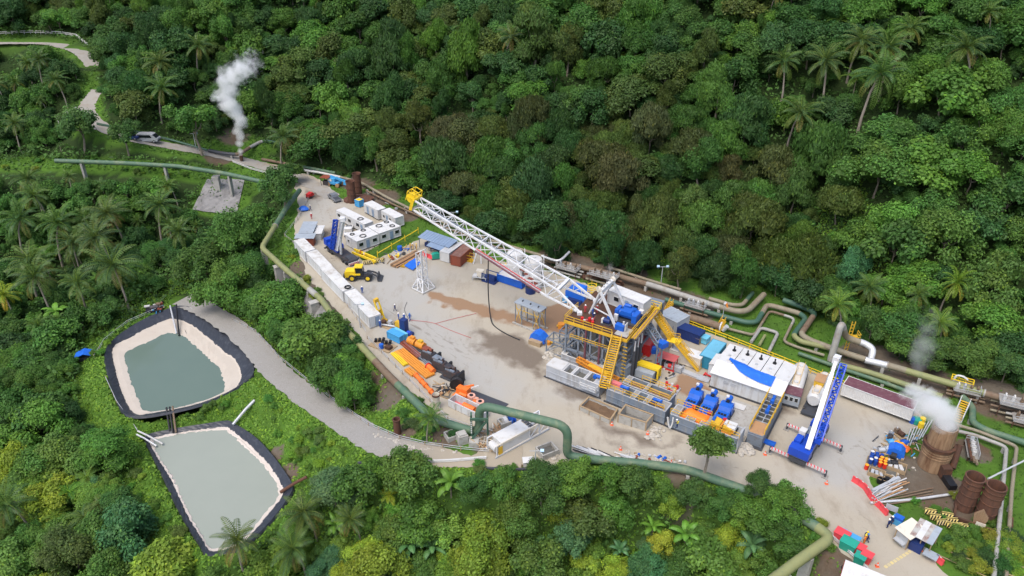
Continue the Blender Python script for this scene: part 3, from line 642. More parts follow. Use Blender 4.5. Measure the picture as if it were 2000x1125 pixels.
def ground_at(px,py,hc):
    """spot on the ground where something hc metres above it shows at this place of the photograph"""
    u=(px-1000)/FPX; v=(py-562.5)/FPX; d=np.array([u,CP-v*SP,-(SP+v*CP)]); Zs=np.arange(60,560,1.0)
    X,Y,Z=u*Zs,d[1]*Zs,CH+d[2]*Zs; h=hgt(X,Y)+hc; k=np.argmax(Z <= h)
    if Z[k]>h[k]:return None
    t=(Z[k-1]-h[k-1])/max(1e-6,(Z[k-1]-h[k-1])-(Z[k]-h[k])) if k else 0
    Zi=Zs[k-1]+t; return Vector((u*Zi,d[1]*Zi,CH+d[2]*Zi-hc)),Zi
NTREE={}
def plant(kind,gp,rad,th,col,label,group=None,name=None,seed=0,lean=0):
    """kind -> trunk and crown copies on an Empty; rad crown radius, th height of the crown centre"""
    R=random.Random(seed)
    nm,cat={'round':('broadleaf_tree','tree'),'under':('understorey_tree','tree'),'bushy':('bushy_tree','tree'),'grove':('grove_tree','tree'),'open':('open_crowned_tree','tree'),'dome':('feathery_tree','tree'),'drape':('vine_draped_tree','tree'),
               'palm':('coconut_palm','palm'),'fern':('tree_fern','tree fern'),'banana':('banana_plant','banana plant'),'shrub':('shrub','shrub')}[kind]
    o=bpy.data.objects.new(nm,None); COL.objects.link(o); o.location=gp; o.rotation_euler=(0,0,R.uniform(0,6.28)); tag(o,label,cat,group)
    NTREE[nm]=NTREE.get(nm,0)+1
    if kind == 'shrub':
        c=bpy.data.objects.new('foliage',R.choice(CROWNS['shrub'])); COL.objects.link(c); c.parent=o; c.location=(0,0,rad*.35); c.scale=(rad,rad,rad*R.uniform(.8,1.1)); c.color=(*col,1); return o
    if kind in ('under','bushy','grove'):kind='round'
    tm=TRUNKS[R.randrange(4)] if kind in CROWNS else (PALMTRUNK if kind == 'palm' else FERNTRUNK)
    t=bpy.data.objects.new('trunk',tm); COL.objects.link(t); t.parent=o
    if kind == 'palm':t.scale=(th,th,th); top=(.2*th,.05*th,th)
    elif kind in ('fern','banana'):t.scale=(2.5,2.5,th); top=(0,0,th)
    else:t.scale=(th*.95,th*.95,th); top=(0,0,th)
    me=R.choice({'palm':PALMS,'fern':FERNS,'banana':BANANAS}.get(kind) or CROWNS[kind])
    c=bpy.data.objects.new('leaves' if kind == 'banana' else 'crown',me); COL.objects.link(c); c.parent=o; c.location=top
    tall=R.uniform(.85,1.4) if kind in CROWNS else R.uniform(.9,1.1); c.scale=(rad*R.uniform(.82,1.18),rad*R.uniform(.82,1.18),rad*tall); c.rotation_euler=(R.uniform(-.2,.2),R.uniform(-.2,.2),R.uniform(0,6.28)); c.color=(*col,1)
    return o

GR={'deep':(.046,.110,.032),'mid':(.068,.155,.033),'fresh':(.100,.212,.036),'lime':(.19,.29,.034),'olive':(.088,.132,.033),'brown':(.086,.110,.038),'blue':(.075,.18,.075),'palm':(.066,.128,.036)}
TONE={'deep':'dark green','mid':'green','fresh':'bright green','lime':'lime green','olive':'olive green','brown':'brownish olive','blue':'bluish green','palm':'green'}
PLANTED=[]
def near(x,y,r,k=.2):
    if not PLANTED:return False
    if len(PLANTED)!= len(NEAR[0]):NEAR[0]=np.array(PLANTED)
    q=NEAR[0]; return bool((((x-q[:,0])**2+(y-q[:,1])**2)<(r+q[:,2])**2*k).any())
NEAR=[np.zeros((0,3))]
NOUN={'round':'broadleaf tree','under':'leafy tree','bushy':'bushy tree','grove':'grove tree','open':'open-crowned tree','dome':'feathery tree','drape':'vine-draped tree','palm':'coconut palm','fern':'tree fern','banana':'banana plant','shrub':'shrub'}
def hand(kind,px,py,wpx,tone,where,hf=None,seed=None):
    """a tree the photograph singles out: crown centre and width in the photograph"""
    rad=4.0; th=8
    for _ in range(3):
        th={'round':.85,'open':1.5,'dome':.85,'drape':1.25,'palm':1.7,'fern':1.3,'banana':.8,'shrub':.4}[kind]*rad if hf is None else hf
        g=ground_at(px,py,th)
        if g is None:return
        rad=wpx*g[1]/FPX/2*{'palm':1.12,'fern':1.0,'banana':1.0,'open':1.2,'dome':1.12,'drape':1.15,'round':1.1}.get(kind,1.0)
    gp=g[0]; PLANTED.append((gp.x,gp.y,rad)); s_=seed if seed is not None else int(px*7+py)
    R=random.Random(s_); col=tuple(c*R.uniform(.9,1.1) for c in GR[tone])
    return plant(kind,gp,rad,th,col,where if where.split()[0] in ('a','tall','lone','big','small','bright','pale','slender','leaning') else f'{TONE[tone]} {NOUN[kind]} {where}',None,seed=s_)
HAND=[
('round',985,945,66,'fresh','below the white rack unit'),('round',1050,930,60,'mid','under the lamp pole beside the track'),('round',1185,932,74,'fresh','crowding the yard edge pipe, left one'),('round',1240,945,76,'mid','crowding the yard edge pipe, middle one'),('round',1295,958,60,'fresh','crowding the yard edge pipe, right one'),('round',1355,968,66,'mid','at the foot of the slender pale tree'),('round',720,930,70,'fresh','below the track bend, left of the pale one'),('round',930,950,64,'mid','right of the long-leaved banana'),
('drape',1195,492,66,'deep','hanging over the pipes right behind the A-frame'),('dome',1255,505,74,'deep','overhanging the pipes left of the lamp post'),('drape',1330,520,74,'olive','overhanging the pipes right of the lamp post'),('dome',1400,532,76,'deep','overhanging the pipes above the wind sock'),('drape',1455,530,84,'mid','overhanging the bend of the thick tan pipe'),('round',1520,548,76,'deep','overhanging the pipe loop on the lawn'),('round',1575,578,66,'deep','overhanging the brown pipe bend'),('round',1625,592,72,'mid','left of the tall pipe arch'),
('round',1705,640,80,'mid','right behind the tall pipe arch'),('round',1765,668,76,'fresh','low behind the long trailer'),('round',1835,690,80,'mid','at the slope foot above the steam cloud'),('round',1905,700,80,'fresh','at the slope foot left of the valve station'),('round',1970,712,90,'mid','at the slope foot by the right edge'),('drape',1085,472,70,'deep','overhanging the pipes behind the right silo'),('round',960,440,66,'deep','low behind the middle of the mast'),('round',860,395,66,'deep','low behind the upper end of the mast'),
('dome',1145,308,62,'olive','above the middle of the white mast'),('dome',1212,352,112,'brown','tallest of the dark trees above the white mast'),('dome',1302,335,62,'deep','behind the row of domes, left of the draped tree'),
('drape',1370,312,88,'mid','in the middle of the dark dome-shaped trees'),('dome',1426,335,66,'brown','just right of the draped tree'),('dome',1507,335,92,'brown','upper right of the dark dome-shaped trees'),
('dome',1552,375,90,'mid','at the right end of the dark domes'),('dome',1192,398,74,'olive','below the tallest brown dome'),('dome',1112,432,62,'brown','low on the slope right above the white mast'),
('dome',1290,425,84,'olive','in the front row, above the yard lamp post'),('dome',1368,432,100,'fresh','in the front row, centre of the dark domes'),('dome',1435,392,88,'mid','in the second row behind the largest olive dome'),
('dome',1466,435,112,'olive','largest dome in the front row above the pipe loop'),('dome',1236,450,54,'brown','small one in the front row above the A-frame'),('dome',1424,490,76,'brown','lowest of the domes, above the wind sock'),
('dome',1332,478,70,'olive','low in the front, between two bigger domes'),('dome',1570,462,68,'fresh','below the right end of the domes'),('dome',1608,500,76,'mid','above the pipe loop, under the bluish tree'),
('dome',905,370,70,'brown','left end of the dark trees above the mast'),('dome',975,345,90,'deep','above the upper end of the mast'),('dome',1050,370,100,'deep','above the mast between two brown domes'),
('dome',960,265,80,'olive','high behind the upper mast'),('dome',1045,275,80,'mid','high behind the mast, right of the olive dome'),('dome',890,265,84,'brown','upper left of the dark domes'),
('dome',1270,260,90,'brown','high in the back row of domes'),('dome',1340,240,80,'mid','high in the back row beside the brown dome'),('dome',1640,400,90,'olive','right of the domes under the coconut palms'),('dome',1600,300,110,'mid','under the lone coconut palm on the right slope'),
('dome',860,300,80,'deep','at the left end of the back row of domes'),('dome',1090,320,80,'deep','in the back row behind the tallest brown dome'),
('round',1660,528,88,'blue','pale one standing above the pipe loop'),('round',1720,330,130,'fresh','large one under the group of coconut palms'),('round',1830,330,110,'fresh','right of the large tree under the palms'),
('drape',820,235,80,'olive','left of the dark domes on the hillside'),('drape',770,245,70,'olive','left neighbour of the other draped trees on the hillside'),('drape',905,110,100,'fresh','high on the hill above the mast'),('drape',870,160,80,'mid','high on the hill, left of the tall draped one'),
('drape',765,115,90,'deep','high on the hill, left of centre'),('drape',1045,60,110,'olive','near the top edge, centre'),('drape',1110,90,80,'olive','near the top edge, right of the centre one'),('drape',1405,190,90,'fresh','above the draped tree of the dark domes'),
('palm',1700,145,130,'palm','lowest of the palm group high on the right slope'),('palm',1740,95,110,'palm','rightmost of the palm group high on the right slope'),('palm',1622,122,100,'palm','second from left in the palm group high on the right slope'),('palm',1672,75,90,'palm','uppermost left of the palm group high on the right slope'),
('palm',1540,122,86,'palm','leftmost of the palm group high on the right slope'),('palm',1765,50,90,'palm','topmost of the palm group high on the right slope'),('palm',1550,215,96,'palm','alone on the right slope below the palm group'),
('palm',1655,600,90,'fresh','beside the tall pipe arch'),('palm',1712,565,70,'palm','right of the pale bluish tree'),('palm',1855,545,80,'fresh','on the slope behind the steaming silencer'),('palm',1850,630,70,'fresh','low on the slope, left of the steaming silencer'),
('palm',300,172,74,'palm','right one above the parked van'),('palm',298,120,66,'palm','upper one above the parked van'),('palm',375,88,66,'palm','farthest above the steam plume'),('palm',985,70,80,'palm','near the top edge above the mast'),
('palm',298,405,92,'palm','nearest to the stone slab by the road'),('palm',225,410,84,'palm','left of the palm nearest the stone slab'),('palm',205,462,100,'palm','in the palm grove, centre'),('palm',95,440,96,'palm','in the palm grove, upper left'),
('palm',140,480,84,'palm','in the palm grove, between two larger ones'),('palm',45,505,110,'palm','in the palm grove at the left edge'),('palm',228,522,104,'palm','lowest of the palm grove'),('palm',75,545,96,'palm','in the palm grove, lower left'),('palm',150,545,90,'palm','in the palm grove, lower middle'),
('palm',80,380,76,'palm','in the palm grove, topmost'),('palm',20,430,90,'palm','in the palm grove, upper left edge'),('palm',350,445,74,'palm','in the palm grove, rightmost'),('palm',15,580,80,'lime','yellowish one at the left edge under the grove'),
('palm',35,975,104,'palm','at the left edge beside the milky pond'),('palm',456,1043,104,'palm','lone coconut palm in front of the milky grey pond'),('palm',608,990,96,'palm','tall coconut palm right of the milky pond'),('palm',585,1055,110,'palm','big coconut palm leaning at the lower pond corner'),
('palm',698,1008,74,'palm','between the banana clump and the pond palms'),('palm',830,818,64,'palm','growing beside the green pipe elbow'),('banana',880,945,84,'fresh','with long leaves just below the track'),('palm',540,268,70,'palm','beside the foot of the steam plume'),
('banana',800,1065,86,'blue','left of the pair with long ribbed leaves'),('banana',845,1070,80,'blue','right of the pair with long ribbed leaves'),('banana',1340,1045,80,'fresh','in the thicket below the pipe bend'),('banana',1470,1065,84,'blue','at the right end of the thicket'),('banana',1275,1030,60,'fresh','left of the taller banana plant in the thicket'),
('banana',1210,1075,60,'blue','greyish one near the bottom edge'),('banana',655,1025,60,'fresh','between the pond palms and the thicket'),('banana',110,610,60,'fresh','left of the upper pond'),('banana',45,870,70,'fresh','at the left edge above the big palm'),
('fern',762,152,34,'fresh','brightest one on the hillside, left of centre'),('fern',800,78,44,'mid','near the top edge, left of centre'),('fern',1115,190,34,'fresh','low bright one on the hill centre'),('fern',1215,105,34,'fresh','high on the hill centre'),('fern',1640,40,56,'mid','upper left of the palm group'),
('fern',135,960,70,'fresh','bright one right of the left edge palm'),('fern',165,1010,84,'palm','dark one below the bright fern'),('fern',200,985,70,'palm','right one of the fern pair by the milky pond'),('fern',170,930,56,'fresh','above the fern pair by the milky pond'),('fern',760,965,52,'lime','yellowish one below the gravel track'),('fern',110,1005,56,'fresh','under the left edge palm'),
('round',935,1075,150,'lime','bright yellow-green broadleaf tree at the bottom edge'),('round',735,1110,120,'lime','pale yellow-green broadleaf tree at the bottom edge, left one'),('round',820,1010,100,'fresh','left of the bright yellow-green tree'),('round',640,1100,80,'blue','bluish one at the bottom, right of the big palm'),
('round',800,920,96,'fresh','pale one overhanging the gravel track'),('round',1145,1010,100,'olive','tall bushy one in the middle of the thicket'),('round',1200,990,84,'fresh','right of the tall bushy olive tree'),('round',1120,930,80,'fresh','under the foot of the green pipe arch'),('round',1060,960,110,'mid','left of the tall bushy olive tree'),
('round',1485,950,76,'mid','upper left of the tree group below the crane'),('round',1532,982,80,'fresh','right one of the tree group below the crane'),('round',1478,1000,84,'fresh','lower left of the tree group below the crane'),('round',1520,1030,76,'mid','lowest of the tree group below the crane'),('round',1420,985,70,'mid','left of the tree group below the crane'),('round',1555,1075,70,'mid','left of the bent pipe at the bottom'),('round',1400,1100,110,'fresh','at the bottom edge below the yard'),('round',1310,985,60,'lime','small yellow-green one right under the pipe'),
('round',1000,1010,110,'fresh','in the thicket, left of centre'),('round',1260,1110,110,'blue','at the bottom edge, right of the greyish banana'),('round',1050,1110,110,'fresh','at the bottom edge, centre'),('round',700,950,90,'mid','below the bend of the gravel track'),
('round',470,470,110,'fresh','large one under the pipe corner'),('round',400,510,120,'mid','left of the large tree under the pipe corner'),('round',440,560,110,'fresh','overhanging the gravel track end'),('round',545,585,90,'fresh','between the green pipe and the track'),('round',600,660,110,'fresh','bright one on the bank under the white containers'),
('round',650,645,70,'fresh','small one in front of the nearest white container'),('round',640,740,90,'mid','on the bank above the gravel track'),('round',690,770,80,'fresh','lowest on the bank above the gravel track'),('round',500,530,70,'mid','under the olive pipe'),
('open',545,362,80,'mid','feathery one where the two green pipes meet'),('open',1385,865,110,'fresh','slender pale tree in front of the grey mud tanks'),('open',150,240,70,'mid','beside the road bend'),('open',240,258,56,'mid','small one left of the parked van'),('open',380,232,84,'fresh','above the road lamp post'),
('round',1750,480,120,'mid','on the right slope below the dome trees'),('round',1850,460,120,'fresh','on the right slope, high'),('round',1940,560,120,'fresh','at the right edge, above the pipe station'),('round',1770,640,100,'mid','behind the tall pipe arch'),('round',200,880,110,'fresh','left of the milky pond corner'),
('round',250,1040,110,'blue','left of the milky pond, lower'),('round',230,990,70,'mid','left of the milky pond, middle'),('round',330,1105,110,'lime','at the bottom edge left of the lone palm'),('round',140,1080,130,'olive','brownish one at the bottom left'),('round',560,340,50,'mid','at the pipe joint beside the road'),
]
REFS=[(60,'the left edge'),(200,'the road bend'),(330,'the parked van'),(470,'the steam plume'),(620,'the yard entrance'),(750,'the white cabins'),(880,'the crown of the mast'),(1010,'the middle of the mast'),(1170,'the rig floor'),(1320,'the lamp post'),(1480,'the pipe loop'),(1640,'the mobile crane boom'),(1790,'the long white trailer'),(1930,'the steaming silencer')]
LAND=[(20,150,'the far hill road'),(150,120,'the hill road end'),(120,240,'the road bend'),(40,240,'the left road edge'),(290,270,'the parked van'),(30,320,'the left end of the green pipe'),(250,320,'the middle of the green pipe'),(430,390,'the concrete apron'),(300,405,'the palm by the apron'),(205,462,'the palm grove'),(45,505,'the left grove palm'),(228,522,'the lowest grove palm'),(15,580,'the yellowish palm'),(120,600,'the banana plant at the pond'),
(350,585,'the end of the gravel track'),(470,480,'the pipe elbow'),(560,400,'the green pipe by the entrance'),(600,660,'the bank below the containers'),(530,720,'the upper gravel track'),(660,800,'the lower gravel track'),(205,700,'the green pond'),(165,700,'the blue shelter'),(230,790,'the strip between the ponds'),(300,900,'the left rim of the milky pond'),(60,800,'the left edge by the ponds'),(35,975,'the left edge palm'),(170,1000,'the fern pair'),(400,1090,'the lone palm'),(608,990,'the tall pond palm'),(560,960,'the rusty trough'),(60,1100,'the lower left corner'),
(735,1110,'the pale yellow-green tree'),(800,1065,'the ribbed banana pair'),(880,945,'the long-leaved banana'),(760,900,'the track bend'),(935,1075,'the bright yellow-green tree'),(1000,910,'the white rack unit'),(1107,900,'the pipe arch foot'),(1145,1010,'the tall olive tree'),(1250,910,'the yard edge pipe'),(1275,1030,'the banana plants in the thicket'),(1400,950,'the slender tree'),(1480,1000,'the tree group below the crane'),(1600,1060,'the bent olive pipe'),(1260,1110,'the bottom edge bluish tree'),(1420,1100,'the bottom edge below the yard')]
def where(px,py,hill):
    if hill:
        r=min(REFS,key=lambda q:abs(q[0]-px))[1]; k=int(np.searchsorted([45,110,180,260,350,460],py))
        return f"{('at the top edge', 'near the top edge', 'high up the hillside', 'upper middle of the hillside', 'lower middle of the hillside', 'low on the hillside', 'near the hill foot')[k]} above {r}"
    a,b,n_=min(LAND,key=lambda q:(q[0]-px)**2+(1.4*(q[1]-py))**2); dx,dy=px-a,(py-b)*1.4
    return f"{'left of' if dx < 0 else 'right of'} {n_}" if abs(dx)>abs(dy) else f"{'above' if dy < 0 else 'below'} {n_}"
def sized(rad):return 'small ' if rad<2.4 else 'large ' if rad>5.4 else 'broad ' if rad>4.2 else ''
for i,h in enumerate(HAND):hand(*h,seed=100+i)
R=random.Random(5); CAND=[]

pts=[]
for _ in range(26000):
    x=R.uniform(-290,190); y=R.uniform(62,400); pts.append((x,y))
for _ in range(4500):pts.append((R.uniform(-80,62),R.uniform(62,112)))
R.shuffle(pts)
pa=np.array(pts); hz=hgt(pa[:,0],pa[:,1]); qx,qy,qd=proj(pa[:,0],pa[:,1],hz+6)
keep=(qx>-60)&(qx<2060)&(qy>-70)&(qy<1230)& inmask(qx,qy)& ~inpoly(pa[:,0],pa[:,1],FLAT)
for c_,zs_,hw_ in ROADS:keep &= polydist(pa[:,0],pa[:,1],c_,False)>hw_+2
for pw in (P1R_W,P2R_W):keep &= ~inpoly(pa[:,0],pa[:,1],pw)&(polydist(pa[:,0],pa[:,1],pw)>3)
pa,hz,qx,qy,qd=pa[keep],hz[keep],qx[keep],qy[keep],qd[keep]
cls=np.where(qy>850,0,np.where(qy>560,1,2)); order=np.argsort(cls,kind='stable'); rank=np.zeros(len(pa));
for c_ in (0,1,2):rank[cls == c_]=np.arange((cls == c_).sum())/max(1,(cls == c_).sum())
n_auto=0; COUNT={}
for i in order:
    i=int(i); x,y=pa[i]; px,py=qx[i],qy[i]; hill=bool(inpoly(px,py,M_HILL)) and px>-1e9
    ph=rank[i]; big=ph<.34
    rad=(R.uniform(4.6,7.6) if hill else R.uniform(3.2,5.0)) if big else (R.uniform(2.3,3.8) if hill else R.uniform(1.6,3.0))
    if py>900:rad *= .85
    if near(x,y,rad,.17 if big else .12 if py<850 else .15):continue
    rp=rad*FPX/qd[i]; th=rad*.8
    tx,ty,_=proj(x,y,hz[i]+th);
    ang=np.linspace(0,6.28,9)
    if not inmask(tx+np.cos(ang)*rp*.7,ty+np.sin(ang)*rp*.7).all():continue
    dark=hill and 860<px<1640 and 225+max(0,1000-px)*.2<py<560
    u=R.random()
    if dark:kind='dome' if u<.85 else 'round'; tone=R.choice(['olive','brown','olive','deep','deep','mid','mid','olive'])
    elif hill and py<330 and px<1500:kind='round' if u<.62 else 'drape' if u<.80 else 'dome' if u<.90 else 'open' if u<.955 else 'fern'; tone=R.choice(['mid','mid','deep','deep','mid','fresh','olive'])
    elif hill:kind='round' if u<.84 else 'open' if u<.93 else 'fern' if u<.98 else 'palm'; tone=R.choice(['mid','mid','fresh','fresh','deep'])
    elif px<420 and py<640:kind='round' if u<.6 else 'palm' if u<.72 else 'open' if u<.92 else 'fern'; tone=R.choice(['mid','mid','deep','fresh'])
    else:kind='round' if u<.88 else 'open' if u<.96 else 'banana' if u<.975 else 'fern' if u<.99 else 'palm'; tone=R.choice(['fresh','fresh','fresh','fresh','mid','mid','mid','mid','fresh','mid','lime','blue'] if py>850 else ['fresh','mid','mid','deep'])
    if kind in ('fern','banana'):rad *= .62; th=rad*1.6
    if kind == 'palm' and not hill and px>430:kind='open'
    if kind == 'palm':tone='palm'; th=rad*1.9
    if kind in ('fern','banana'):tone=R.choice(['mid','deep'])
    if kind == 'drape':rad *= .85; th=rad*1.5
    if kind == 'round' and not hill:kind='grove' if py<640 else 'bushy'
    if kind == 'round' and not big:kind='under'
    if COUNT.get(kind,0)>= 292:continue
    COUNT[kind]=COUNT.get(kind,0)+1; PLANTED.append((x,y,rad)); wh=where(px,py,hill)
    lift=R.uniform(.8,1.2)*(1.25 if py>850 else 1.0); wm=R.uniform(1.05,1.3) if py>850 else 1.0; col=tuple(c*lift*k_*R.uniform(.94,1.06) for c,k_ in zip(GR[tone],(wm,1.06,.95))); n_auto += 1
    plant(kind,Vector((x,y,hz[i])),rad,th,col,f'{sized(rad)}{TONE[tone]} {NOUN[kind]} {wh}',f'{sized(rad)}{TONE[tone]} {NOUN[kind]}s {wh}',seed=1000+i)
import sys; sys.stderr.write(f"AUTO {n_auto} {COUNT} {NTREE}\n")


def cover(name,xs,ys,size,cols,label,up=.55,lift=.1):
    n_=len(xs); zs=hgt(xs,ys); C=np.stack([xs,ys,zs+lift*size],1); nrm=unit(np.stack([rng.normal(scale=.5,size=n_),rng.normal(scale=.5,size=n_)-.25,np.full(n_,up)],1))
    u=unit(np.cross(nrm,rng.normal(size=(n_,3)))); v=np.cross(nrm,u); s_=size*rng.uniform(.6,1.4,n_)
    C[:,2]+= rng.uniform(0,1,n_)*size*.9
    me=quads_mesh(name,C,u*s_[:,None],v*(s_*.6)[:,None],cols,'leaf')
    o=bpy.data.objects.new(name,me); COL.objects.link(o); o.color=(1,1,1,1); tag(o,label,kind='stuff'); return o
def scatter(n_,x0,x1,y0,y1,ok):
    xs=rng.uniform(x0,x1,n_); ys=rng.uniform(y0,y1,n_); k=ok(xs,ys)
    for c_,zs_,hw_ in ROADS:k &= polydist(xs,ys,c_,False)>hw_+.2
    for pw in (P1R_W,P2R_W):k &= ~inpoly(xs,ys,pw)&(polydist(xs,ys,pw)>.2)
    k &= ~inpoly(xs,ys,YARD); return xs[k],ys[k]
def soilness(xs,ys):
    s_=np.zeros(len(xs))
    for a,b,z,r in SOIL:q=P(a,b,z); s_=np.maximum(s_,1-sstep(r*.45,r*1.05,np.hypot(xs-q.x,ys-q.y)))
    return s_
xs,ys=scatter(190000,-105,80,60,165,lambda x,y:~inpoly(x,y,FLAT)); k=rng.random(len(xs))>soilness(xs,ys)*.95; xs,ys=xs[k],ys[k]
pat=vnoise(xs,ys,9,3)+.5*vnoise(xs,ys,3,4)
cols=np.array([.15,.285,.036])*(1+.35*pat[:,None])*rng.uniform(.75,1.25,(len(xs),1))*np.where(rng.random((len(xs),1))<.12,np.array([[1.45,1.25,.9]]),1)
cover('grass',xs,ys,.28,cols,'rough green grass and weeds on the banks around the ponds and track')
xs,ys=scatter(60000,-60,130,60,210,lambda x,y:inpoly(x,y,FLAT)); k=rng.random(len(xs))>soilness(xs,ys)*.97; xs,ys=xs[k],ys[k]
cols=np.array([.075,.165,.022])*rng.uniform(.6,1.35,(len(xs),1)); cover('lawn_grass',xs,ys,.22,cols,'short grass between the steam pipes and around the silencer')
def thicket(n_,x0,x1,y0,y1,size,amp,label,name,base):
    xs,ys=scatter(n_,x0,x1,y0,y1,lambda x,y:~inpoly(x,y,FLAT)&(polydist(x,y,FLAT)>2.5)); zs=hgt(xs,ys); px,py,d_=proj(xs,ys,zs+amp*.7); k=inmask(px,py)& inmask(px,py-6)&(px>-60)&(px<2060)&(py>-40)&(py<1180)
    xs,ys=xs[k],ys[k]
    h=amp*np.clip(.45+1.1*vnoise(xs,ys,5.5,21)+.8*vnoise(xs,ys,2.6,22),0,1.3); pat=vnoise(xs,ys,7,23)+.6*vnoise(xs,ys,2.6,22)
    n2_=len(xs); C=np.stack([xs,ys,hgt(xs,ys)+h*rng.uniform(.55,1.05,n2_)],1); nrm=unit(np.stack([rng.normal(scale=.45,size=n2_),rng.normal(scale=.45,size=n2_)-.15,np.full(n2_,.7)],1))
    u=unit(np.cross(nrm,rng.normal(size=(n2_,3)))); v=np.cross(nrm,u); s_=size*rng.uniform(.6,1.4,n2_)
    me=quads_mesh(name,C,u*s_[:,None],v*(s_*.65)[:,None],np.array(base)*(1+.7*pat[:,None])*rng.uniform(.65,1.35,(n2_,1)),'leaf')
    o=bpy.data.objects.new(name,me); COL.objects.link(o); o.color=(1,1,1,1); tag(o,label,kind='stuff'); print(name,n2_)
thicket(230000,-290,190,125,400,.46,4.4,'leafy undergrowth filling the wooded hillside between the trees','undergrowth',(.070,.155,.032))
thicket(90000,-130,70,60,150,.30,2.2,'leafy scrub between the trees below the yard and around the ponds','scrub',(.080,.175,.030))
VB=lambda x,y:~inpoly(x,y,FLAT)
xs,ys=scatter(120000,-260,-20,130,330,VB); k=(rng.random(len(xs))>soilness(xs,ys)*.95)& ~inmask(*proj(xs,ys,hgt(xs,ys))[:2]); xs,ys=xs[k],ys[k]; pat=vnoise(xs,ys,5,31)+.6*vnoise(xs,ys,2,32)
C=np.stack([xs,ys,hgt(xs,ys)+np.clip(.5+1.2*pat,0,1.3)*1.1*rng.uniform(.4,1,len(xs))*sstep(2.6,5.5,np.min([polydist(xs,ys,c_,False) for c_,_,_ in ROADS],0))],1); nrm=unit(np.stack([rng.normal(scale=.5,size=len(xs)),rng.normal(scale=.5,size=len(xs))-.2,np.full(len(xs),.6)],1)); u=unit(np.cross(nrm,rng.normal(size=(len(xs),3)))); v=np.cross(nrm,u); s_=.36*rng.uniform(.6,1.4,len(xs))
o=bpy.data.objects.new('weeds',quads_mesh('weeds',C,u*s_[:,None],v*(s_*.65)[:,None],np.array([.075,.165,.026])*(1+.6*pat[:,None])*rng.uniform(.6,1.35,(len(xs),1)),'leaf')); COL.objects.link(o); o.color=(1,1,1,1); tag(o,'weeds and low bushes along the roads and under the long green pipe',kind='stuff')

SHR=[]
for (poly,zz,cnt,tone,wh) in (([(500,770),(560,790),(640,850),(690,885),(640,905),(590,920),(540,850),(490,800)],-7,46,'fresh','on the bank between the milky pond and the track'),
([(330,800),(440,780),(490,770),(480,800),(330,830)],-8.5,14,'fresh','on the strip of grass between the two ponds'),([(240,860),(290,920),(380,1080),(300,1100),(240,960)],-12,30,'fresh','on the grass left of the milky pond'),
([(1830,1040),(1960,1010),(1990,1125),(1880,1125)],0,34,'fresh','in the corner below the rusty twin drums'),([(1780,960),(1860,940),(1880,1010),(1820,1030),(1770,990)],0,10,'fresh','on the grass in front of the rusty drums'),
([(770,770),(870,800),(930,860),(850,870),(770,840)],-1,16,'mid','beside the green pipe below the storage strip'),([(560,470),(600,520),(640,590),(600,590),(550,520)],-2,18,'fresh','on the bank beside the white containers'),([(920,905),(1080,912),(1080,925),(920,920)],-1,10,'fresh','along the kerb of the track'),
([(0,298),(150,302),(300,312),(420,326),(400,350),(250,338),(90,332),(0,330)],4,46,'fresh','under the long green pipe'),([(190,640),(290,590),(210,690),(170,720),(180,680)],-9,12,'fresh','left of the green pond'),([(1130,488),(1290,512),(1480,536),(1560,572),(1545,584),(1470,556),(1290,534),(1130,506)],0,70,'deep','at the foot of the slope behind the pipes'),([(1580,590),(1720,648),(2000,738),(2000,752),(1900,730),(1790,704),(1720,690),(1640,640)],0,50,'mid','at the foot of the slope behind the tall pipe arch'),([(800,385),(1000,455),(1130,488),(1130,500),(1000,470),(810,400)],0,36,'deep','at the foot of the slope behind the mast'),([(1850,1050),(1990,1040),(1999,1124),(1900,1124)],0,30,'lime','in the lower right corner'),([(590,320),(690,340),(680,352),(600,338)],0,8,'mid','behind the blue lift'),([(1600,1020),(1640,1075),(1600,1110),(1570,1060)],-2,8,'fresh','around the bent pipe at the bottom')):
    bx=[q[0] for q in poly]; by=[q[1] for q in poly]; got=0
    while got<cnt:
        a=R.uniform(min(bx),max(bx)); b=R.uniform(min(by),max(by))
        if not inpoly(a,b,poly):continue
        got += 1.6; g=ground_at(a,b,.4)
        if g is None:continue
        tn=R.choice([tone,tone,'fresh','lime','fresh'] if tone == 'fresh' else [tone,'mid','deep'])
        plant('shrub',g[0],R.uniform(.6,1.5)*(1.9 if 'foot of' in wh else 1.25 if 'corner' in wh else 1),0,tuple(c*R.uniform(.8,1.2) for c in GR[tn]),f'low {TONE[tn]} shrub {wh}',f'{TONE[tn]} shrubs {wh}',seed=5000+int(a*13+b))
# ================================================================== kit of builders
def fr(a,b,z=0.0,base=0.0):
    """frame of something whose edge at height z runs from photo spot a to b: base point, heading, length"""
    A,B=P(*a,z),P(*b,z); d=B-A
    return Vector((A.x,A.y,base)),math.atan2(d.y,d.x),math.hypot(d.x,d.y)
def shell(L,W,H,z0=.15,pitch=.32,dep=.05):
    """corrugated container walls"""
    mb=MB()
    def wall(ax,ay,bx,by,nx,ny):
        n_=max(4,int(math.hypot(bx-ax,by-ay)/pitch)*2); vs,fs=[],[]
        for i in range(n_+1):
            t=i/n_; o=dep if (i//1)%2 else 0; x=ax+(bx-ax)*t-nx*o; y=ay+(by-ay)*t-ny*o; vs +=[(x,y,z0+.12),(x,y,H-.12)]
        for i in range(n_):fs.append((2*i,2*i+2,2*i+3,2*i+1))
        mb.add(vs,fs)
    e=.02
    wall(e,e,L-e,e,0,-1); wall(L-e,e,L-e,W-e,1,0); wall(L-e,W-e,e,W-e,0,1); wall(e,W-e,e,e,-1,0)
    return mb
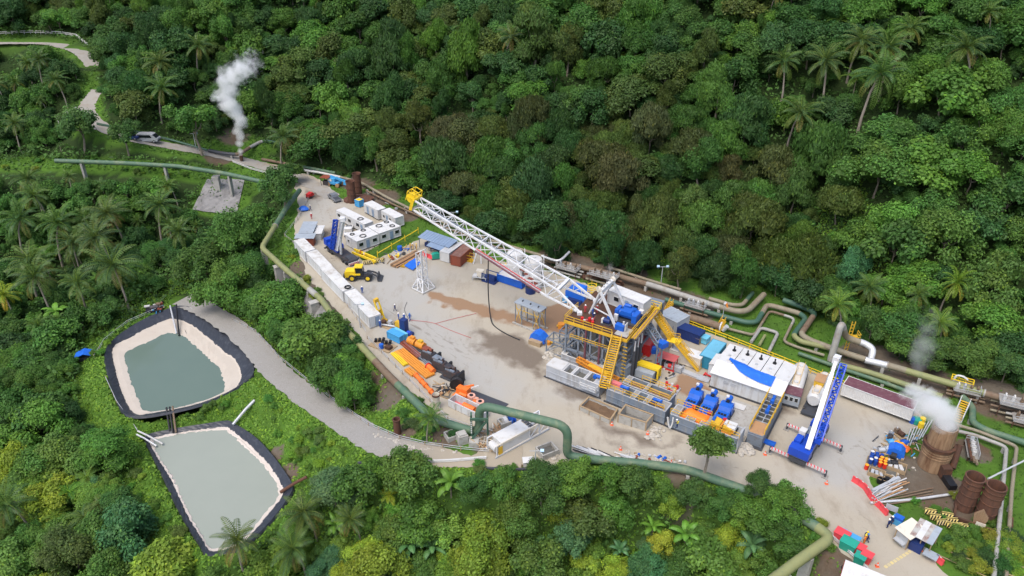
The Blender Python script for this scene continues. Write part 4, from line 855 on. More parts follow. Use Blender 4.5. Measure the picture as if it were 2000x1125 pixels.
def edges(L,W,H,z0=.15,t=.12):
    mb=MB()
    for x in (0,L):
        for y in (0,W):mb.box((x,y,(z0+H)/2),(t,t,H-z0))
    for z in (z0+t/2,H-t/2):
        for y in (0,W):mb.box((L/2,y,z),(L-t,t,t))
        for x in (0,L):mb.box((x,W/2,z),(t,W-t,t))
    return mb
def container(label,loc,rz,L,W,H,wall,roof,group=None,door='x1',name='shipping_container',z0=.15,cat='container',wins=(),rm=None):
    t=T(name,label,cat,loc,rz,group)
    t.part('wall',shell(L,W,H,z0),wall); t.part('frame',edges(L,W,H,z0),rm or wall)
    mb=MB(); mb.box((L/2,W/2,H-.05),(L-.1,W-.1,.06)); n_=int(L/.6)
    for i in range(1,n_):mb.box((L*i/n_,W/2,H-.01),(.12,W-.3,.03))
    t.part('roof',mb,roof)
    mb=MB(); mb.bb(.1,L-.1,.1,W-.1,z0,z0+.1); t.part('floor',mb,'steel_dark')
    xs={'x1':L,'x0':0}.get(door)
    if xs is not None:
        sg=1 if xs else -1
        for k in (0,1):
            d=t.part('door',MB().box((xs+sg*.04,W*(.27+.46*k),(H+z0)/2),(.06,W*.42,H-z0-.35)),wall)
            t.part('lock_rod',MB().cyl((xs+sg*.09,W*(.2+.46*k),z0+.2),(xs+sg*.09,W*(.2+.46*k),H-.2),.03,n=6).cyl((xs+sg*.09,W*(.34+.46*k),z0+.2),(xs+sg*.09,W*(.34+.46*k),H-.2),.03,n=6),'galv',d)
    for kind,x,y,nx,ww,hh,zc in wins:
        s_=(ww,.08,hh) if nx == 'y' else (.08,ww,hh)
        if kind == 'door':
            d=t.part('door',MB().box((x,y,zc),s_),'sheet_blue'); t.part('handle',MB().box((x+(ww*.3 if nx == 'y' else 0),y+(0 if nx == 'y' else ww*.3),zc),(.08,.14,.08)),'black',d)
        else:
            f=t.part('window',MB().box((x,y,zc),s_),'white_clean'); q=(ww-.16,.1,hh-.16) if nx == 'y' else (.1,ww-.16,hh-.16)
            t.part('pane',MB().box((x,y,zc),q),'glass_dark',f)
    return t
def tyre_ring(loc,label,r=.55,t=.16,group='old tyres lying on the cabin roofs'):
    mb=MB(); n_=18; pts=[(r*math.cos(2*math.pi*k/n_),r*math.sin(2*math.pi*k/n_),t) for k in range(n_+1)]; mb.tube(pts,t,6,False)
    return single('tyre',mb,'rubber',label,'tyre',loc,0,group,smooth=60)
def lattice(a,b,n_,chords,mb,wb,wd,faces=None):
    """battens and diagonals between chord lines; a, b = lists of chord ends"""
    k=len(a); faces=faces or [(i,(i+1)%k) for i in range(k)]
    pt=lambda i,t:a[i].lerp(b[i],t)
    for i,j in faces:
        for s_ in range(n_+1):mb.bar(pt(i,s_/n_),pt(j,s_/n_),wb)
        for s_ in range(n_):
            if s_%2:mb.bar(pt(i,s_/n_),pt(j,(s_+1)/n_),wd)
            else:mb.bar(pt(j,s_/n_),pt(i,(s_+1)/n_),wd)
def rails(pts,mb,h=1.1,step=1.8,r=.045,mids=(1.0,.52)):
    """handrail: posts and rails along a polyline"""
    pts=[Vector(p) for p in pts]
    for a,b in zip(pts[:-1],pts[1:]):
        L_=(b-a).length; n_=max(1,int(L_/step)); up=Vector((0,0,h))
        for i in range(n_+1):q=a.lerp(b,i/n_); mb.bar(q,q+up,r*2)
        for f in mids:mb.bar(a+up*f,b+up*f,r*2)
    return mb
def stairs(label,a,b,w_,n_,name='yellow_stairs',m='yellow',tread=None,group=None,rail=True):
    """open stair from low point a to high point b (world), width w_"""
    a,b=Vector(a),Vector(b); d=b-a; h=Vector((d.x,d.y,0)).normalized(); s_=Vector((-h.y,h.x,0))
    t=T(name,label,'stairs',a,0,group)
    for sg in (-1,1):
        t.w('stringer',MB().bar(a+s_*sg*w_/2,b+s_*sg*w_/2,.16,.42),m)
        if rail:
            mb=MB()
            for i in range(0,n_+1,4):q=a.lerp(b,i/n_)+s_*sg*w_/2; mb.bar(q,q+Vector((0,0,1)),.08)
            for z in (.55,1.0):mb.bar(a+s_*sg*w_/2+Vector((0,0,z)),b+s_*sg*w_/2+Vector((0,0,z)),.08)
            t.w('handrail',mb,m)
    rz=math.atan2(h.y,h.x)
    for i in range(n_+1):t.w('tread',MB().box(a.lerp(b,i/n_),(.30,w_-.1,.06),rz),tread or 'yellow')
    return t
def pipe(name,label,pts,r,m,bend=1.8,supports=(),sup_m='concrete',flanges=(),group=None,segs=None,n_=12,caps=()):
    """pipeline through points with rounded bends; segs = list of (from, to, material) fractions for repainted lengths"""
    r *= .72 if r >= .35 else 1
    pts=[Vector(p) for p in pts]; path=[pts[0]]
    for i in range(1,len(pts)-1):
        p=pts[i]; a=(pts[i-1]-p); b=(pts[i+1]-p); k=min(bend,a.length*.45,b.length*.45); p0=p+a.normalized()*k; p2=p+b.normalized()*k
        for j in range(7):t=j/6; path.append(p0*(1-t)**2+p*2*t*(1-t)+p2*t*t)
    path.append(pts[-1])
    t=T(name,label,'pipe',(pts[0].x,pts[0].y,0),0,group)
    L_=[0]
    for a,b in zip(path[:-1],path[1:]):L_.append(L_[-1]+(b-a).length)
    def at(f):
        s_=f*L_[-1]; k=max(j for j in range(len(L_)-1) if L_[j]<= s_+1e-6); return path[k].lerp(path[k+1],(s_-L_[k])/max(1e-6,L_[k+1]-L_[k])),(path[k+1]-path[k]).normalized()
    for f0,f1,mm in (segs or [(0,1,m)]):
        sub=[at(f0)[0]]+[p for p,l in zip(path,L_) if f0*L_[-1]<l-1e-3 and l+1e-3<f1*L_[-1]]+[at(f1)[0]]
        t.w('pipe_run',MB().tube(sub,r,n_),mm,smooth=50)
    if r>.43:
        for k in range(1,int(L_[-1]/3.4)):
            f=k*3.4/L_[-1]; q,d=at(f); mm=[x[2] for x in (segs or [(0,1,m)]) if x[0]<= f <= x[1]][0]; t.w('cladding_band',MB().cyl(q-d*.07,q+d*.07,r*1.025,n=n_,cap=False),mm,smooth=60)
    for f in flanges:q,d=at(f); t.w('flange',MB().cyl(q-d*.12,q+d*.12,r*1.22,n=n_),'pipe_grey',smooth=40)
    for f in supports:
        q,d=at(f); gz=float(hgt(np.array([q.x]),np.array([q.y]))[0]); rz=math.atan2(d.y,d.x)
        t.w('support',MB().box((q.x,q.y,(gz-.4+q.z-r*.75)/2),(.55,r*2.0,max(.2,q.z-r*.75-gz+.4)),rz),sup_m)
    return t
def G(x,y,h=0.0):
    """point h above the terrain at this photo spot"""
    g=ground_at(x,y,0)[0]; return Vector((g.x,g.y,g.z+h))
def wheel(t,x,y,z,r,w_,parent=None,hub='galv',tyre='rubber',name='wheel'):
    o=t.part(name,MB().cyl((x,y-w_/2,z),(x,y+w_/2,z),r,n=18),tyre,parent,smooth=40)
    t.part('rim',MB().cyl((x,y-w_/2-.02,z),(x,y+w_/2+.02,z),r*.55,n=12),hub,o); return o

def person_mesh(pose):
    J={'pel':(0,0,.95),'chest':(0,.02,1.28),'neck':(0,.0,1.48),'head':(0,.03,1.62),'top':(0,.03,1.74)}
    lx,rx=-.11,.11; k={'stand':0,'walk':.28,'work':.08}[pose]
    J.update(lk=(lx,.04+k*.6,.50),la=(lx,k*1.0-.02,.09),lt=(lx,k*1.0+.17,.04),rk=(rx,.04-k*.2,.50),ra=(rx,-k*1.1-.02,.09 if not k else .13),rt=(rx,-k*1.1+.15,.04),lh=(lx*.95,0,.88),rh=(rx*.95,0,.88),ls=(-.20,0,1.42),rs=(.20,0,1.42))
    if pose == 'work':J.update(le=(-.30,.16,1.20),lw=(-.20,.38,1.14),re=(.30,.16,1.20),rw=(.20,.40,1.18),chest=(0,.06,1.27),neck=(0,.10,1.46),head=(0,.15,1.58),top=(0,.17,1.70))
    else:J.update(le=(-.27,-.04+k*-.5,1.13),lw=(-.28,.06-k*.6,.88),re=(.27,-.02+k*.5,1.13),rw=(.28,.10+k*.7,.90))
    rad={'pel':.15,'chest':.165,'neck':.065,'head':.105,'top':.075,'lk':.075,'rk':.075,'la':.055,'ra':.055,'lt':.045,'rt':.045,'lh':.10,'rh':.10,'ls':.075,'rs':.075,'le':.055,'re':.055,'lw':.038,'rw':.038}
    E_=[('pel','chest'),('chest','neck'),('neck','head'),('head','top'),('pel','lh'),('lh','lk'),('lk','la'),('la','lt'),('pel','rh'),('rh','rk'),('rk','ra'),('ra','rt'),('chest','ls'),('ls','le'),('le','lw'),('chest','rs'),('rs','re'),('re','rw')]
    for s_ in 'lr':
        w_=Vector(J[s_+'w']); e=Vector(J[s_+'e']); d=(w_-e).normalized(); sd=Vector((0,1,0)) if abs(d.y)<.7 else Vector((1,0,0)); J[s_+'p']=tuple(w_+d*.07); rad[s_+'p']=.030; E_.append((s_+'w',s_+'p'))
        for f,ln in enumerate((.075,.085,.08,.06)):J[f'{s_}f{f}']=tuple(w_+d*(.08+ln)+sd*(f-1.5)*.022); rad[f'{s_}f{f}']=.009; E_.append((s_+'p',f'{s_}f{f}'))
        J[s_+'th']=tuple(w_+d*.07+sd*.06); rad[s_+'th']=.010; E_.append((s_+'p',s_+'th'))
    names=list(J); me=bpy.data.meshes.new('skeleton'); me.from_pydata([J[k_] for k_ in names],[(names.index(a),names.index(b)) for a,b in E_],[])
    o=bpy.data.objects.new('skeleton',me); COL.objects.link(o); md=o.modifiers.new('s','SKIN');
    for i,nm in enumerate(names):me.skin_vertices[0].data[i].radius=(rad[nm],rad[nm]); me.skin_vertices[0].data[i].use_root=nm == 'pel'
    o.modifiers.new('u','SUBSURF').levels=1
    dg=bpy.context.evaluated_depsgraph_get(); out=bpy.data.meshes.new_from_object(o.evaluated_get(dg)); bpy.data.objects.remove(o)
    for m_ in ('cloth_blue','skin','boots'):out.materials.append(M(m_))
    hd=Vector(J['neck']).z
    for p in out.polygons:
        c=p.center; hand_=min((c-Vector(J['lp'])).length,(c-Vector(J['rp'])).length)<.14
        p.material_index=1 if (c.z>hd+.02 or hand_) else 2 if c.z<.12 else 0; p.use_smooth=True
    return out,Vector(J['head'])
BODY={k:person_mesh(k) for k in ('stand','walk','work')}
hm=MB(); hm.lathe([(.001,.125),(.07,.11),(.115,.06),(.125,0),(.16,-.01),(.16,-.025)],12); HELM=hm.mesh('helmet','helmet_white',50)
vm=MB(); vm.lathe([(.14,.0),(.20,.06),(.205,.25),(.21,.42),(.12,.48)],12); VEST=vm.mesh('vest','cloth_yellow',50)
def person(px,py,rz,pose,cloth,helm,label,z=0.0,vest=None,group=None,loc=None):
    me,hd=BODY[pose]; p=Vector(loc) if loc is not None else P(px,py,z); o=bpy.data.objects.new('person',me); COL.objects.link(o); o.location=p; o.rotation_euler=(0,0,rz); tag(o,label,'person',group)
    o.material_slots[0].link='OBJECT'; o.material_slots[0].material=M(cloth)
    h=bpy.data.objects.new('helmet',HELM); COL.objects.link(h); h.parent=o; h.location=(hd.x,hd.y,hd.z+.06); h.material_slots[0].link='OBJECT'; h.material_slots[0].material=M(helm)
    if vest:v=bpy.data.objects.new('vest',VEST); COL.objects.link(v); v.parent=o; v.location=(0,.01,.98); v.material_slots[0].link='OBJECT'; v.material_slots[0].material=M(vest)
    return o
# ================================================================== drilling rig
RA,RRZ,RL=fr((1107,625),(1225,672),9.0); RRZ,RL=math.radians(-31.5),11.7; RD=12.0; FZ=9.0
rx_,ry_=Vector((math.cos(RRZ),math.sin(RRZ),0)),Vector((-math.sin(RRZ),math.cos(RRZ),0))
def RW(x,y,z=0):return RA+rx_*x+ry_*y+Vector((0,0,z))
t=T('rig_substructure','grey steel rig substructure with yellow railed dark drill floor','substructure',RA,RRZ)
cx=[0,2.6,5.0,7.5,10.0,RL]
for y in (0.0,4.0,8.0,RD):
    for x in cx:t.part('column',MB().box((x,y,(FZ-.5)/2),(.36,.36,FZ-.5)),'steel_grey')
for y in (0.0,RD):
    for z in (.35,2.9,5.6):t.part('beam',MB().box((RL/2,y-.03,z),(RL-.4,.30,.42)),'steel_grey')
for x in (0.0,RL):
    for z in (.35,2.9,5.6):t.part('beam',MB().box((x,RD/2,z+.02),(.30,RD-.4,.40)),'steel_grey')
for y in (0.0,RD):
    for i in range(len(cx)-1):
        for z0,z1 in ((.5,2.7),(3.1,5.4),(5.8,FZ-.6)):
            a,b=(cx[i]+.2,cx[i+1]-.2) if (i+int(z0))%2 else (cx[i+1]-.2,cx[i]+.2); t.part('brace',MB().bar((a,y+.02,z0),(b,y+.02,z1),.15),'steel_grey')
for x in (0.0,RL):
    for i,(a,b) in enumerate(((0,4),(4,8),(8,12))):
        for z0,z1 in ((.5,2.7),(3.1,5.4),(5.8,FZ-.6)):t.part('brace',MB().bar((x,a+.2 if i%2 else b-.2,z0),(x,b-.2 if i%2 else a+.2,z1),.15),'steel_grey')
for x in (4.1,6.9):t.part('red_post',MB().box((x,-.25,4.4),(.34,.30,8.6)),'maroon',label='dark red post in front of the substructure')
fl=t.part('drill_floor',MB().bb(-.3,RL+.3,-.3,RD+.3,FZ-.45,FZ),'rust_dark',label='dark brown drill floor')
t.part('floor_edge',MB().bb(-.4,RL+.4,-.42,-.3,FZ-.5,FZ+.12).bb(RL+.3,RL+.42,-.3,RD+.3,FZ-.5,FZ+.12),'yellow',fl)
t.part('handrail',rails([(-.3,5,FZ),(-.3,-.3,FZ),(RL-2.6,-.3,FZ)],MB()),'yellow')
t.part('handrail',rails([(RL+.3,.6,FZ),(RL+.3,RD,FZ)],MB()),'yellow')
for z in (5.6,):t.part('walkway_rail',rails([(1,-.4,z),(RL-3,-.4,z)],MB(),.9,2.0),'yellow')
for k in range(10):t.part('ladder_rung',MB().box((RL+.2,-.5,.8+k*.75),(.9,.12,.12)),'yellow')
t.part('white_deck',MB().bb(RL-2.4,RL,.3,3.2,FZ,FZ+.05),'concrete',label='pale deck plate at the stair head')

for k,(x0,x1,y0,y1,z1) in enumerate(((-4.4,-.8,.6,3.4,3.0),(-3.6,-.6,4.4,7.2,3.0))):
    t2=T('support_frame',('open grey steel frame standing left of the substructure, front one','open grey steel frame left of the substructure, rear one')[k],'steel frame',RW(x0,y0),RRZ,'steel frames beside the substructure'); L_,W_=x1-x0,y1-y0
    for x in (0,L_):
        for y in (0,W_):t2.part('post',MB().box((x,y,z1/2),(.2,.2,z1)),'steel_grey')
    mb=MB()
    for z in (.15,z1):
        for y in (0,W_):mb.bar((0,y,z),(L_,y,z),.18)
        for x in (0,L_):mb.bar((x,0,z),(x,W_,z),.18)
    t2.part('beams',mb,'steel_grey'); mb=MB(); mb.bar((0,0,.2),(L_,0,z1),.12).bar((L_,W_,.2),(0,W_,z1),.12).bar((0,0,z1),(L_,W_,z1),.12); t2.part('braces',mb,'steel_grey')

t=T('a_frame_gantry','white steel A-frame standing on the drill floor over the blue drawworks','A-frame',RW(6,6,FZ))
ap1,ap2=P(1173,570,15),P(1197,548,15)
for a,b in ((P(1152,612,9),ap1),(P(1203,640,9),ap1),(P(1225,608,9),ap2),(P(1172,592,9),ap2)):t.w('leg',MB().bar(a,b,.42,.36),'steel_white')
t.w('crown_beam',MB().bar(ap1,ap2,.6,.7),'steel_white'); t.w('cross_bar',MB().bar(P(1152,612,9).lerp(ap1,.4),P(1172,592,9).lerp(ap2,.4),.2).bar(P(1203,640,9).lerp(ap1,.3),P(1152,612,9).lerp(ap1,.3),.18),'steel_white')
t.w('sheave',MB().cyl(ap1+Vector((-.5,.3,.3)),ap1+Vector((-.1,.5,.3)),.55,n=14).cyl(ap2+Vector((-.2,-.2,.3)),ap2+Vector((.2,0,.3)),.55,n=14),'sheet_cream')
for f in (.25,.5,.75):q=ap1.lerp(ap2,f); t.w('top_light',MB().box(q+Vector((0,0,.55)),(.25,.25,.5)),'white')

z9=9.4
FTb,FBb,BTb=P(1089,567,12),P(1067,578,9.8),P(1111,545,12); BBb=FBb+(BTb-FTb)
FTc,FBc,BTc=P(808,391,18),P(804,408,16),P(819,385,18); BBc=FBc+(BTc-FTc)
t=T('drilling_mast','long white lattice drilling mast lowered over the yard, crown end yellow','mast',P(1135,612,9),0)
lo,hi=[FTb,FBb,BBb,BTb],[FTc,FBc,BBc,BTc]
for a,b in zip(lo,hi):t.w('chord',MB().bar(a,b,.34,.30),'steel_white')
for i,j,nm in ((0,1,'front_bracing'),(3,2,'back_bracing')):
    for s_ in range(13):
        p=lambda k,f:lo[k].lerp(hi[k],f)
        t.w('batten',MB().bar(p(i,s_/12),p(j,s_/12),.17),'steel_white')
        if s_<12:t.w('diagonal',MB().bar(p(i if s_%2 else j,s_/12),p(j if s_%2 else i,(s_+1)/12),.15),'steel_white')
for i,j in ((0,3),(1,2)):
    for s_ in range(13):
        t.w('batten',MB().bar(p(i,s_/12),p(j,s_/12),.22 if s_%3 == 0 else .14),'steel_white')
        if s_<12:t.w('diagonal',MB().bar(p(i if s_%2 else j,s_/12),p(j if s_%2 else i,(s_+1)/12),.12),'steel_white')
t.w('cross_girder',MB().bar(FTb,BTb,.6,.5),'steel_white')
ff,bf=P(1132,610,z9),P(1163,586,z9)
for foot,top_,bot in ((ff,FTb,FBb),(bf,BTb,BBb)):
    a2=foot+Vector((-.5,.2,.1)); t.w('leg',MB().bar(top_,foot,.38,.34),'steel_white'); t.w('leg',MB().bar(bot,a2,.34,.30),'steel_white')
    for f in (.2,.45,.7):t.w('leg_brace',MB().bar(top_.lerp(foot,f),bot.lerp(a2,f),.16).bar(top_.lerp(foot,f),bot.lerp(a2,min(1,f+.25)),.14),'steel_white')
    t.w('foot',MB().box(foot+Vector((0,0,-.15)),(.9,.9,.5)),'steel_white')
t.w('standpipe',MB().tube([FBb.lerp(FBc,f)+Vector((-.2,-.35,.1)) for f in (.04,.25,.49)],.20,8),'maroon',label='red pipe clamped along the lower chord')
t.w('standpipe',MB().tube([FBb.lerp(FBc,f)+Vector((.1,-.1,.45)) for f in (.04,.25,.49)],.13,8),'red_faded')
for k in range(7):q=FTb.lerp(FTc,.06+.085*k).lerp(BTb.lerp(BTc,.06+.085*k),.45); t.w('rope',MB().bar(q+Vector((0,0,-.4)),FTb.lerp(FTc,.95).lerp(BTb.lerp(BTc,.95),.3+.06*k)+Vector((0,0,-.5)),.05),'steel_grey')
for k in range(4):q=FBb.lerp(FBc,.10+.035*k).lerp(BBb.lerp(BBc,.10+.035*k),.3+.12*k); t.w('red_grating',MB().box(q,(1.2,.7,.1),-.75),'brown_box')

ax=(FTc-FTb).normalized(); sd_=(BTc-FTc).normalized(); up_=(FTc-FBc).normalized()
c0=(FTc+FBc+BTc+BBc)/4
cb=t.w('crown_block',MB().bar(FBc-sd_*.3,FTc-sd_*.3+up_*.3,.5,1.1).bar(FTc-sd_*.4+up_*.2,BTc+sd_*.4+up_*.2,.9,.5),'yellow_bright',label='yellow crown block at the mast top')
for k in range(3):q=c0+ax*1.1+sd_*(-.9+.5*k)+up_*1.0; t.w('sheave',MB().cyl(q-sd_*.14,q+sd_*.14,1.05,n=18),'yellow_bright',cb,smooth=40)
mb=MB()
for a_,b_ in (((0,-1.2),(0,1.6)),((2.2,-1.2),(2.2,1.6))):
    for z_ in (0.2,1.3):mb.bar(c0+ax*a_[0]+sd_*a_[1]+up_*(1+z_),c0+ax*b_[0]+sd_*b_[1]+up_*(1+z_),.14)
for s_ in (-1.2,.2,1.6):
    for z_ in (.2,1.3):mb.bar(c0+sd_*s_+up_*(1+z_),c0+ax*2.2+sd_*s_+up_*(1+z_),.14)
    for a_ in (0,2.2):mb.bar(c0+ax*a_+sd_*s_+up_*.2,c0+ax*a_+sd_*s_+up_*2.3,.14)
t.w('crown_platform',mb,'yellow_bright',cb)
t.w('crown_plate',MB().bar(c0-sd_*1.2-up_*1.2+ax*.5,c0-sd_*1.2+up_*1.5+ax*.5,.12,1.6),'yellow_bright',cb)

hp=FBb.lerp(FBc,.40); g0=P(956,612,.08)
mb=MB(); mb.tube(smooth([hp,hp.lerp(Vector((g0.x,g0.y,0)),.5)+Vector((-.15,0,0)),Vector((g0.x,g0.y,1.6)),P(962,632,.12),P(985,650,.08),P(1015,664,.08)],6),.12,7)
single('hanging_hose',mb,'black','black hose hanging from the mast and trailing over the mud','hose')

def machine(name,label,loc,rz,boxes,m,cat='machine',group=None,z=0):
    """boxes: (kind, part name, ...): machinery from shaped bodies, each its own part"""
    t=T(name,label,cat,(loc[0],loc[1],z),rz,group)
    for b in boxes:
        k,nm=b[0],b[1]; mm=b[-1] if isinstance(b[-1],str) and b[-1] in MATS else m; mb=MB()
        if k == 'b':mb.box(b[2],b[3])
        elif k == 'c':mb.cyl(b[2],b[3],b[4],n=16)
        elif k == 'p':mb.xprism(b[2],b[3],b[4])
        elif k == 't':mb.tube(smooth([Vector(q) for q in b[2]],5),b[3],8)
        elif k == 'r':mb.bar(b[2],b[3],b[4])
        t.part(nm,mb,mm,smooth=35 if k in 'ct' else None)
    return t
machine('drawworks','blue drawworks on the drill floor under the A-frame',RW(8.6,4.6),RRZ,[
('b','skid',(1.0,1.6,.15),(5.2,4.2,.3),'steel_dark'),('c','drum',(-.8,1.2,1.2),(2.0,1.2,1.2),.75),('b','brake_housing',(-1.1,1.2,1.1),(.6,2.0,1.9)),('b','gearbox',(2.4,1.2,1.0),(.9,2.2,1.7)),
('p','guard',[(-.7,1.3),(-.2,2.1),(1.6,2.1),(2.0,1.3)],.3,2.0),('b','motor',(.4,3.2,.9),(2.6,1.2,1.3)),('c','motor_end',(1.8,3.2,.9),(2.8,3.2,.9),.5),('c','blower',(-.6,3.2,1.7),(.6,3.2,1.7),.4),('b','blower_hood',(2.7,2.9,1.5),(.8,.7,.6),'white_clean'),('b','control_box',(-.8,-.4,.9),(.7,.5,1.3),'white_clean')],'blue','drawworks',z=FZ)
machine('rotary_drive','small dark blue winch unit left of the drawworks',RW(6.8,2.6),RRZ,[('b','skid',(0,0,.1),(1.8,1.3,.2),'steel_dark'),('c','drum',(-.6,0,.7),(.6,0,.7),.5,'navy'),('b','motor',(.2,.5,1.2),(.7,.5,.7),'blue'),('b','valve_block',(-.8,-.1,.6),(.35,.8,.9),'white_clean')],'navy','winch',z=FZ)
machine('hydraulic_unit','blue and white pump unit at the front of the drill floor',RW(9.6,2.2),RRZ,[('b','tank',(0,0,.55),(1.7,1.1,1.0),'blue'),('c','filter',(.5,.2,1.1),(.5,.2,1.7),.18,'white_clean'),('c','pump',(-.8,0,.7),(-.2,0,.7),.4,'blue'),('b','panel',(1.1,0,.9),(.15,1.0,1.4),'white_clean')],'blue','pump unit',z=FZ)
a,rz,L_=fr((1188,566),(1257,593),12,FZ)
t=container('white cabin with a long flat roof at the back of the drill floor',a,rz,max(7,L_),2.6,3.0,'white','white_clean',door=None,name='driller_cabin',cat='cabin',z0=.1,wins=[('door',L_*.55,-.02,'y',.9,2.0,1.2),('win',L_*.8,-.02,'y',1.2,1.0,1.7),('win',L_*.25,-.02,'y',1.2,1.0,1.7)])
t.o.location.z=FZ
t=T('deck_extension','steel platform behind the drill floor carrying the white cabin','platform',RW(2,RD+.4),RRZ)
t.part('deck',MB().bb(1,RL-1,0,3.4,FZ-.45,FZ-.02),'steel_grey')
for x in (1.2,5,RL-1.2):t.part('post',MB().box((x,3.0,(FZ-.4)/2),(.3,.3,FZ-.4)),'steel_grey')

for i,(px,py,c,h,lab) in enumerate(((1143,611,'cloth_red','helmet_white','worker in red at the left corner of the drill floor'),(1158,616,'cloth_blue','helmet_red','worker in blue beside the mast foot'),(1166,612,'cloth_red','helmet_white','worker in red with white helmet at the A-frame leg'),(1159,626,'cloth_navy','helmet_white','worker in navy nearest the drill floor rail'))):
    person(px,py,i*1.3,'work' if i%2 else 'stand',c,h,lab,z=FZ+.02)
for k,(x,y) in enumerate(((2.6,1.0),(3.8,1.6),(4.8,.8))):machine('floor_tool',('red tong hanging low at the left of the drill floor','red and white clamp tool on the drill floor beside the crew','small red spinner tool near the drill floor rail')[k],RW(x,y),RRZ+k,[('c','body',(0,0,.1),(0,0,.9),.28,'red'),('b','arm',(.5,0,.5),(.9,.2,.2),'white_clean'),('c','jaw',(.9,0,.4),(.9,0,.75),.2,'red_faded')],'red','tool',z=FZ)

stairs('orange-yellow stair leaning against the front of the rig down to the mud tanks',P(1180,757,2.9),RW(RL-1.5,-.5,FZ),1.7,22,m='yellow')
L1=P(1272,602,FZ); L2=P(1312,662,4.4); L3=P(1322,668,4.4); L4=P(1366,722,.1)
stairs('upper flight of the yellow stair right of the rig',L2,L1,1.3,16,m='yellow'); stairs('lower flight of the yellow stair reaching the ground by the teal container',L4,L3,1.3,16,m='yellow')
t=T('stair_landing','yellow railed landing between the two stair flights','landing',(L2.x,L2.y,0)); q=(L2+L3)/2
t.w('platform',MB().box(q,(2.4,1.8,.12),RRZ),'yellow_bright'); t.w('post',MB().box((q.x,q.y+.5,q.z/2),(.2,.2,q.z)),'steel_grey'); t.w('handrail',rails([q+Vector((-1,.9,0)),q+Vector((1.1,.5,0))],MB()),'yellow')
t=T('stair_platform','yellow platform at the head of the right-hand rig stair','platform',(L1.x,L1.y,0),RRZ); t.part('platform',MB().box((.3,0,FZ-.06),(2.6,2.0,.12)),'yellow_bright'); t.part('handrail',rails([(-1,1,FZ),(1.6,1,FZ),(1.6,-1,FZ)],MB()),'yellow_bright')
for x in (-.9,1.5):t.part('post',MB().box((x,.8,FZ/2),(.25,.25,FZ)),'steel_grey')

e0,e1=RW(RL+.9,.5,FZ+.2),RW(RL+.9,RD-.5,FZ+.4)
t=T('pipe_rack','rusty yellow pipe bundle along the right edge of the drill floor','pipe rack',e0)
for k in range(4):t.w('pipe',MB().cyl(e0+rx_*(.26*k),e1+rx_*(.26*k),.12,n=8),('yellow','plank_tan','yellow','rust_pipe')[k],smooth=50)
b0,b1=P(1253,612,8.2),P(1290,668,6.4)
t=T('lattice_boom','blue-grey lattice boom sloping down from the drill floor on a post','boom',(b1.x,b1.y,0)); s2=Vector((.55,.45,0)); u2=Vector((0,0,.9)); lo,hi=[b0-s2,b0+s2,b0+s2-u2,b0-s2-u2],[b1-s2,b1+s2,b1+s2-u2,b1-s2-u2]
for a_,b_ in zip(lo,hi):t.w('chord',MB().bar(a_,b_,.2),'tank_grey')
mb=MB(); lattice(lo,hi,7,4,mb,.12,.12); t.w('bracing',mb,'tank_grey')
t.w('blue_head',MB().box(b1+Vector((.4,0,-.4)),(1.5,1.6,1.0),.6),'blue')
for dx in (-.45,.45):t.w('post',MB().bar(Vector((b1.x+dx,b1.y,0)),Vector((b1.x+dx,b1.y,b1.z-.8)),.26),'steel_grey')
mb=MB()
for k in range(5):mb.bar((b1.x-.45,b1.y,.6+k*1.1),(b1.x+.45,b1.y,1.2+k*1.1),.1)
t.w('post_brace',mb,'steel_grey')

for k in range(3):
    q=RW(RL+1.3,1.0+k*1.5); t=T('raising_cylinder',('nearest','middle','farthest')[k]+' of the three dark upright cylinders at the right face of the rig','cylinder',q,0); t.part('barrel',MB().cyl((0,0,0),(.15,.1,6.2),.27,n=12),'steel_dark',smooth=40); t.part('rod',MB().cyl((.15,.1,6.2),(.2,.13,8.2),.14,n=10),'pipe_silver',smooth=40)

a,rz,L_=fr((803,564.5),(826,576),0); t=T('white_tower','slim white lattice tower on a square base in the open yard','tower',a,rz)
t.part('base',MB().bb(0,L_,0,L_,0,.25).bb(.15,L_-.15,.15,L_-.15,.25,.3),'concrete'); c=L_/2
b4=[Vector((c+x*c*.92,c+y*c*.92,.3)) for x,y in ((-1,-1),(1,-1),(1,1),(-1,1))]; m4=[Vector((c+x*.75,c+y*.75,2.7)) for x,y in ((-1,-1),(1,-1),(1,1),(-1,1))]; t4=[Vector((c+x*.75-.1,c+y*.75,9.7 if x>0 else 8.8)) for x,y in ((-1,-1),(1,-1),(1,1),(-1,1))]
for a_,b_,d_ in zip(b4,m4,t4):t.part('leg',MB().bar(a_,b_,.2).bar(b_,d_,.2),'steel_white')
mb=MB(); lattice(b4,m4,1,4,mb,.14,.14); lattice(m4,t4,3,4,mb,.12,.11); t.part('bracing',mb,'steel_white'); mb=MB()
for i in range(4):mid=(b4[i]+b4[(i+1)%4])/2; mb.bar(mid,m4[i],.13).bar(mid,m4[(i+1)%4],.13)
t.part('base_brace',mb,'steel_white'); t.part('top_plate',MB().bar(t4[0],t4[1],.5,.12),'steel_white')
a,rz,L_=fr((1004,590),(1055,610),5.0); t=T('shelter_platform','tall grey platform on thin braced legs in front of the mast','platform',a,rz)
t.part('deck',MB().bb(0,L_,0,2.3,4.85,5.05),'sheet_grey')
for x in (.2,L_*.28,L_*.72,L_-.2):
    for y in (.2,2.1):t.part('leg',MB().box((x,y,2.42),(.14,.14,4.84)),'steel_grey')
mb=MB()
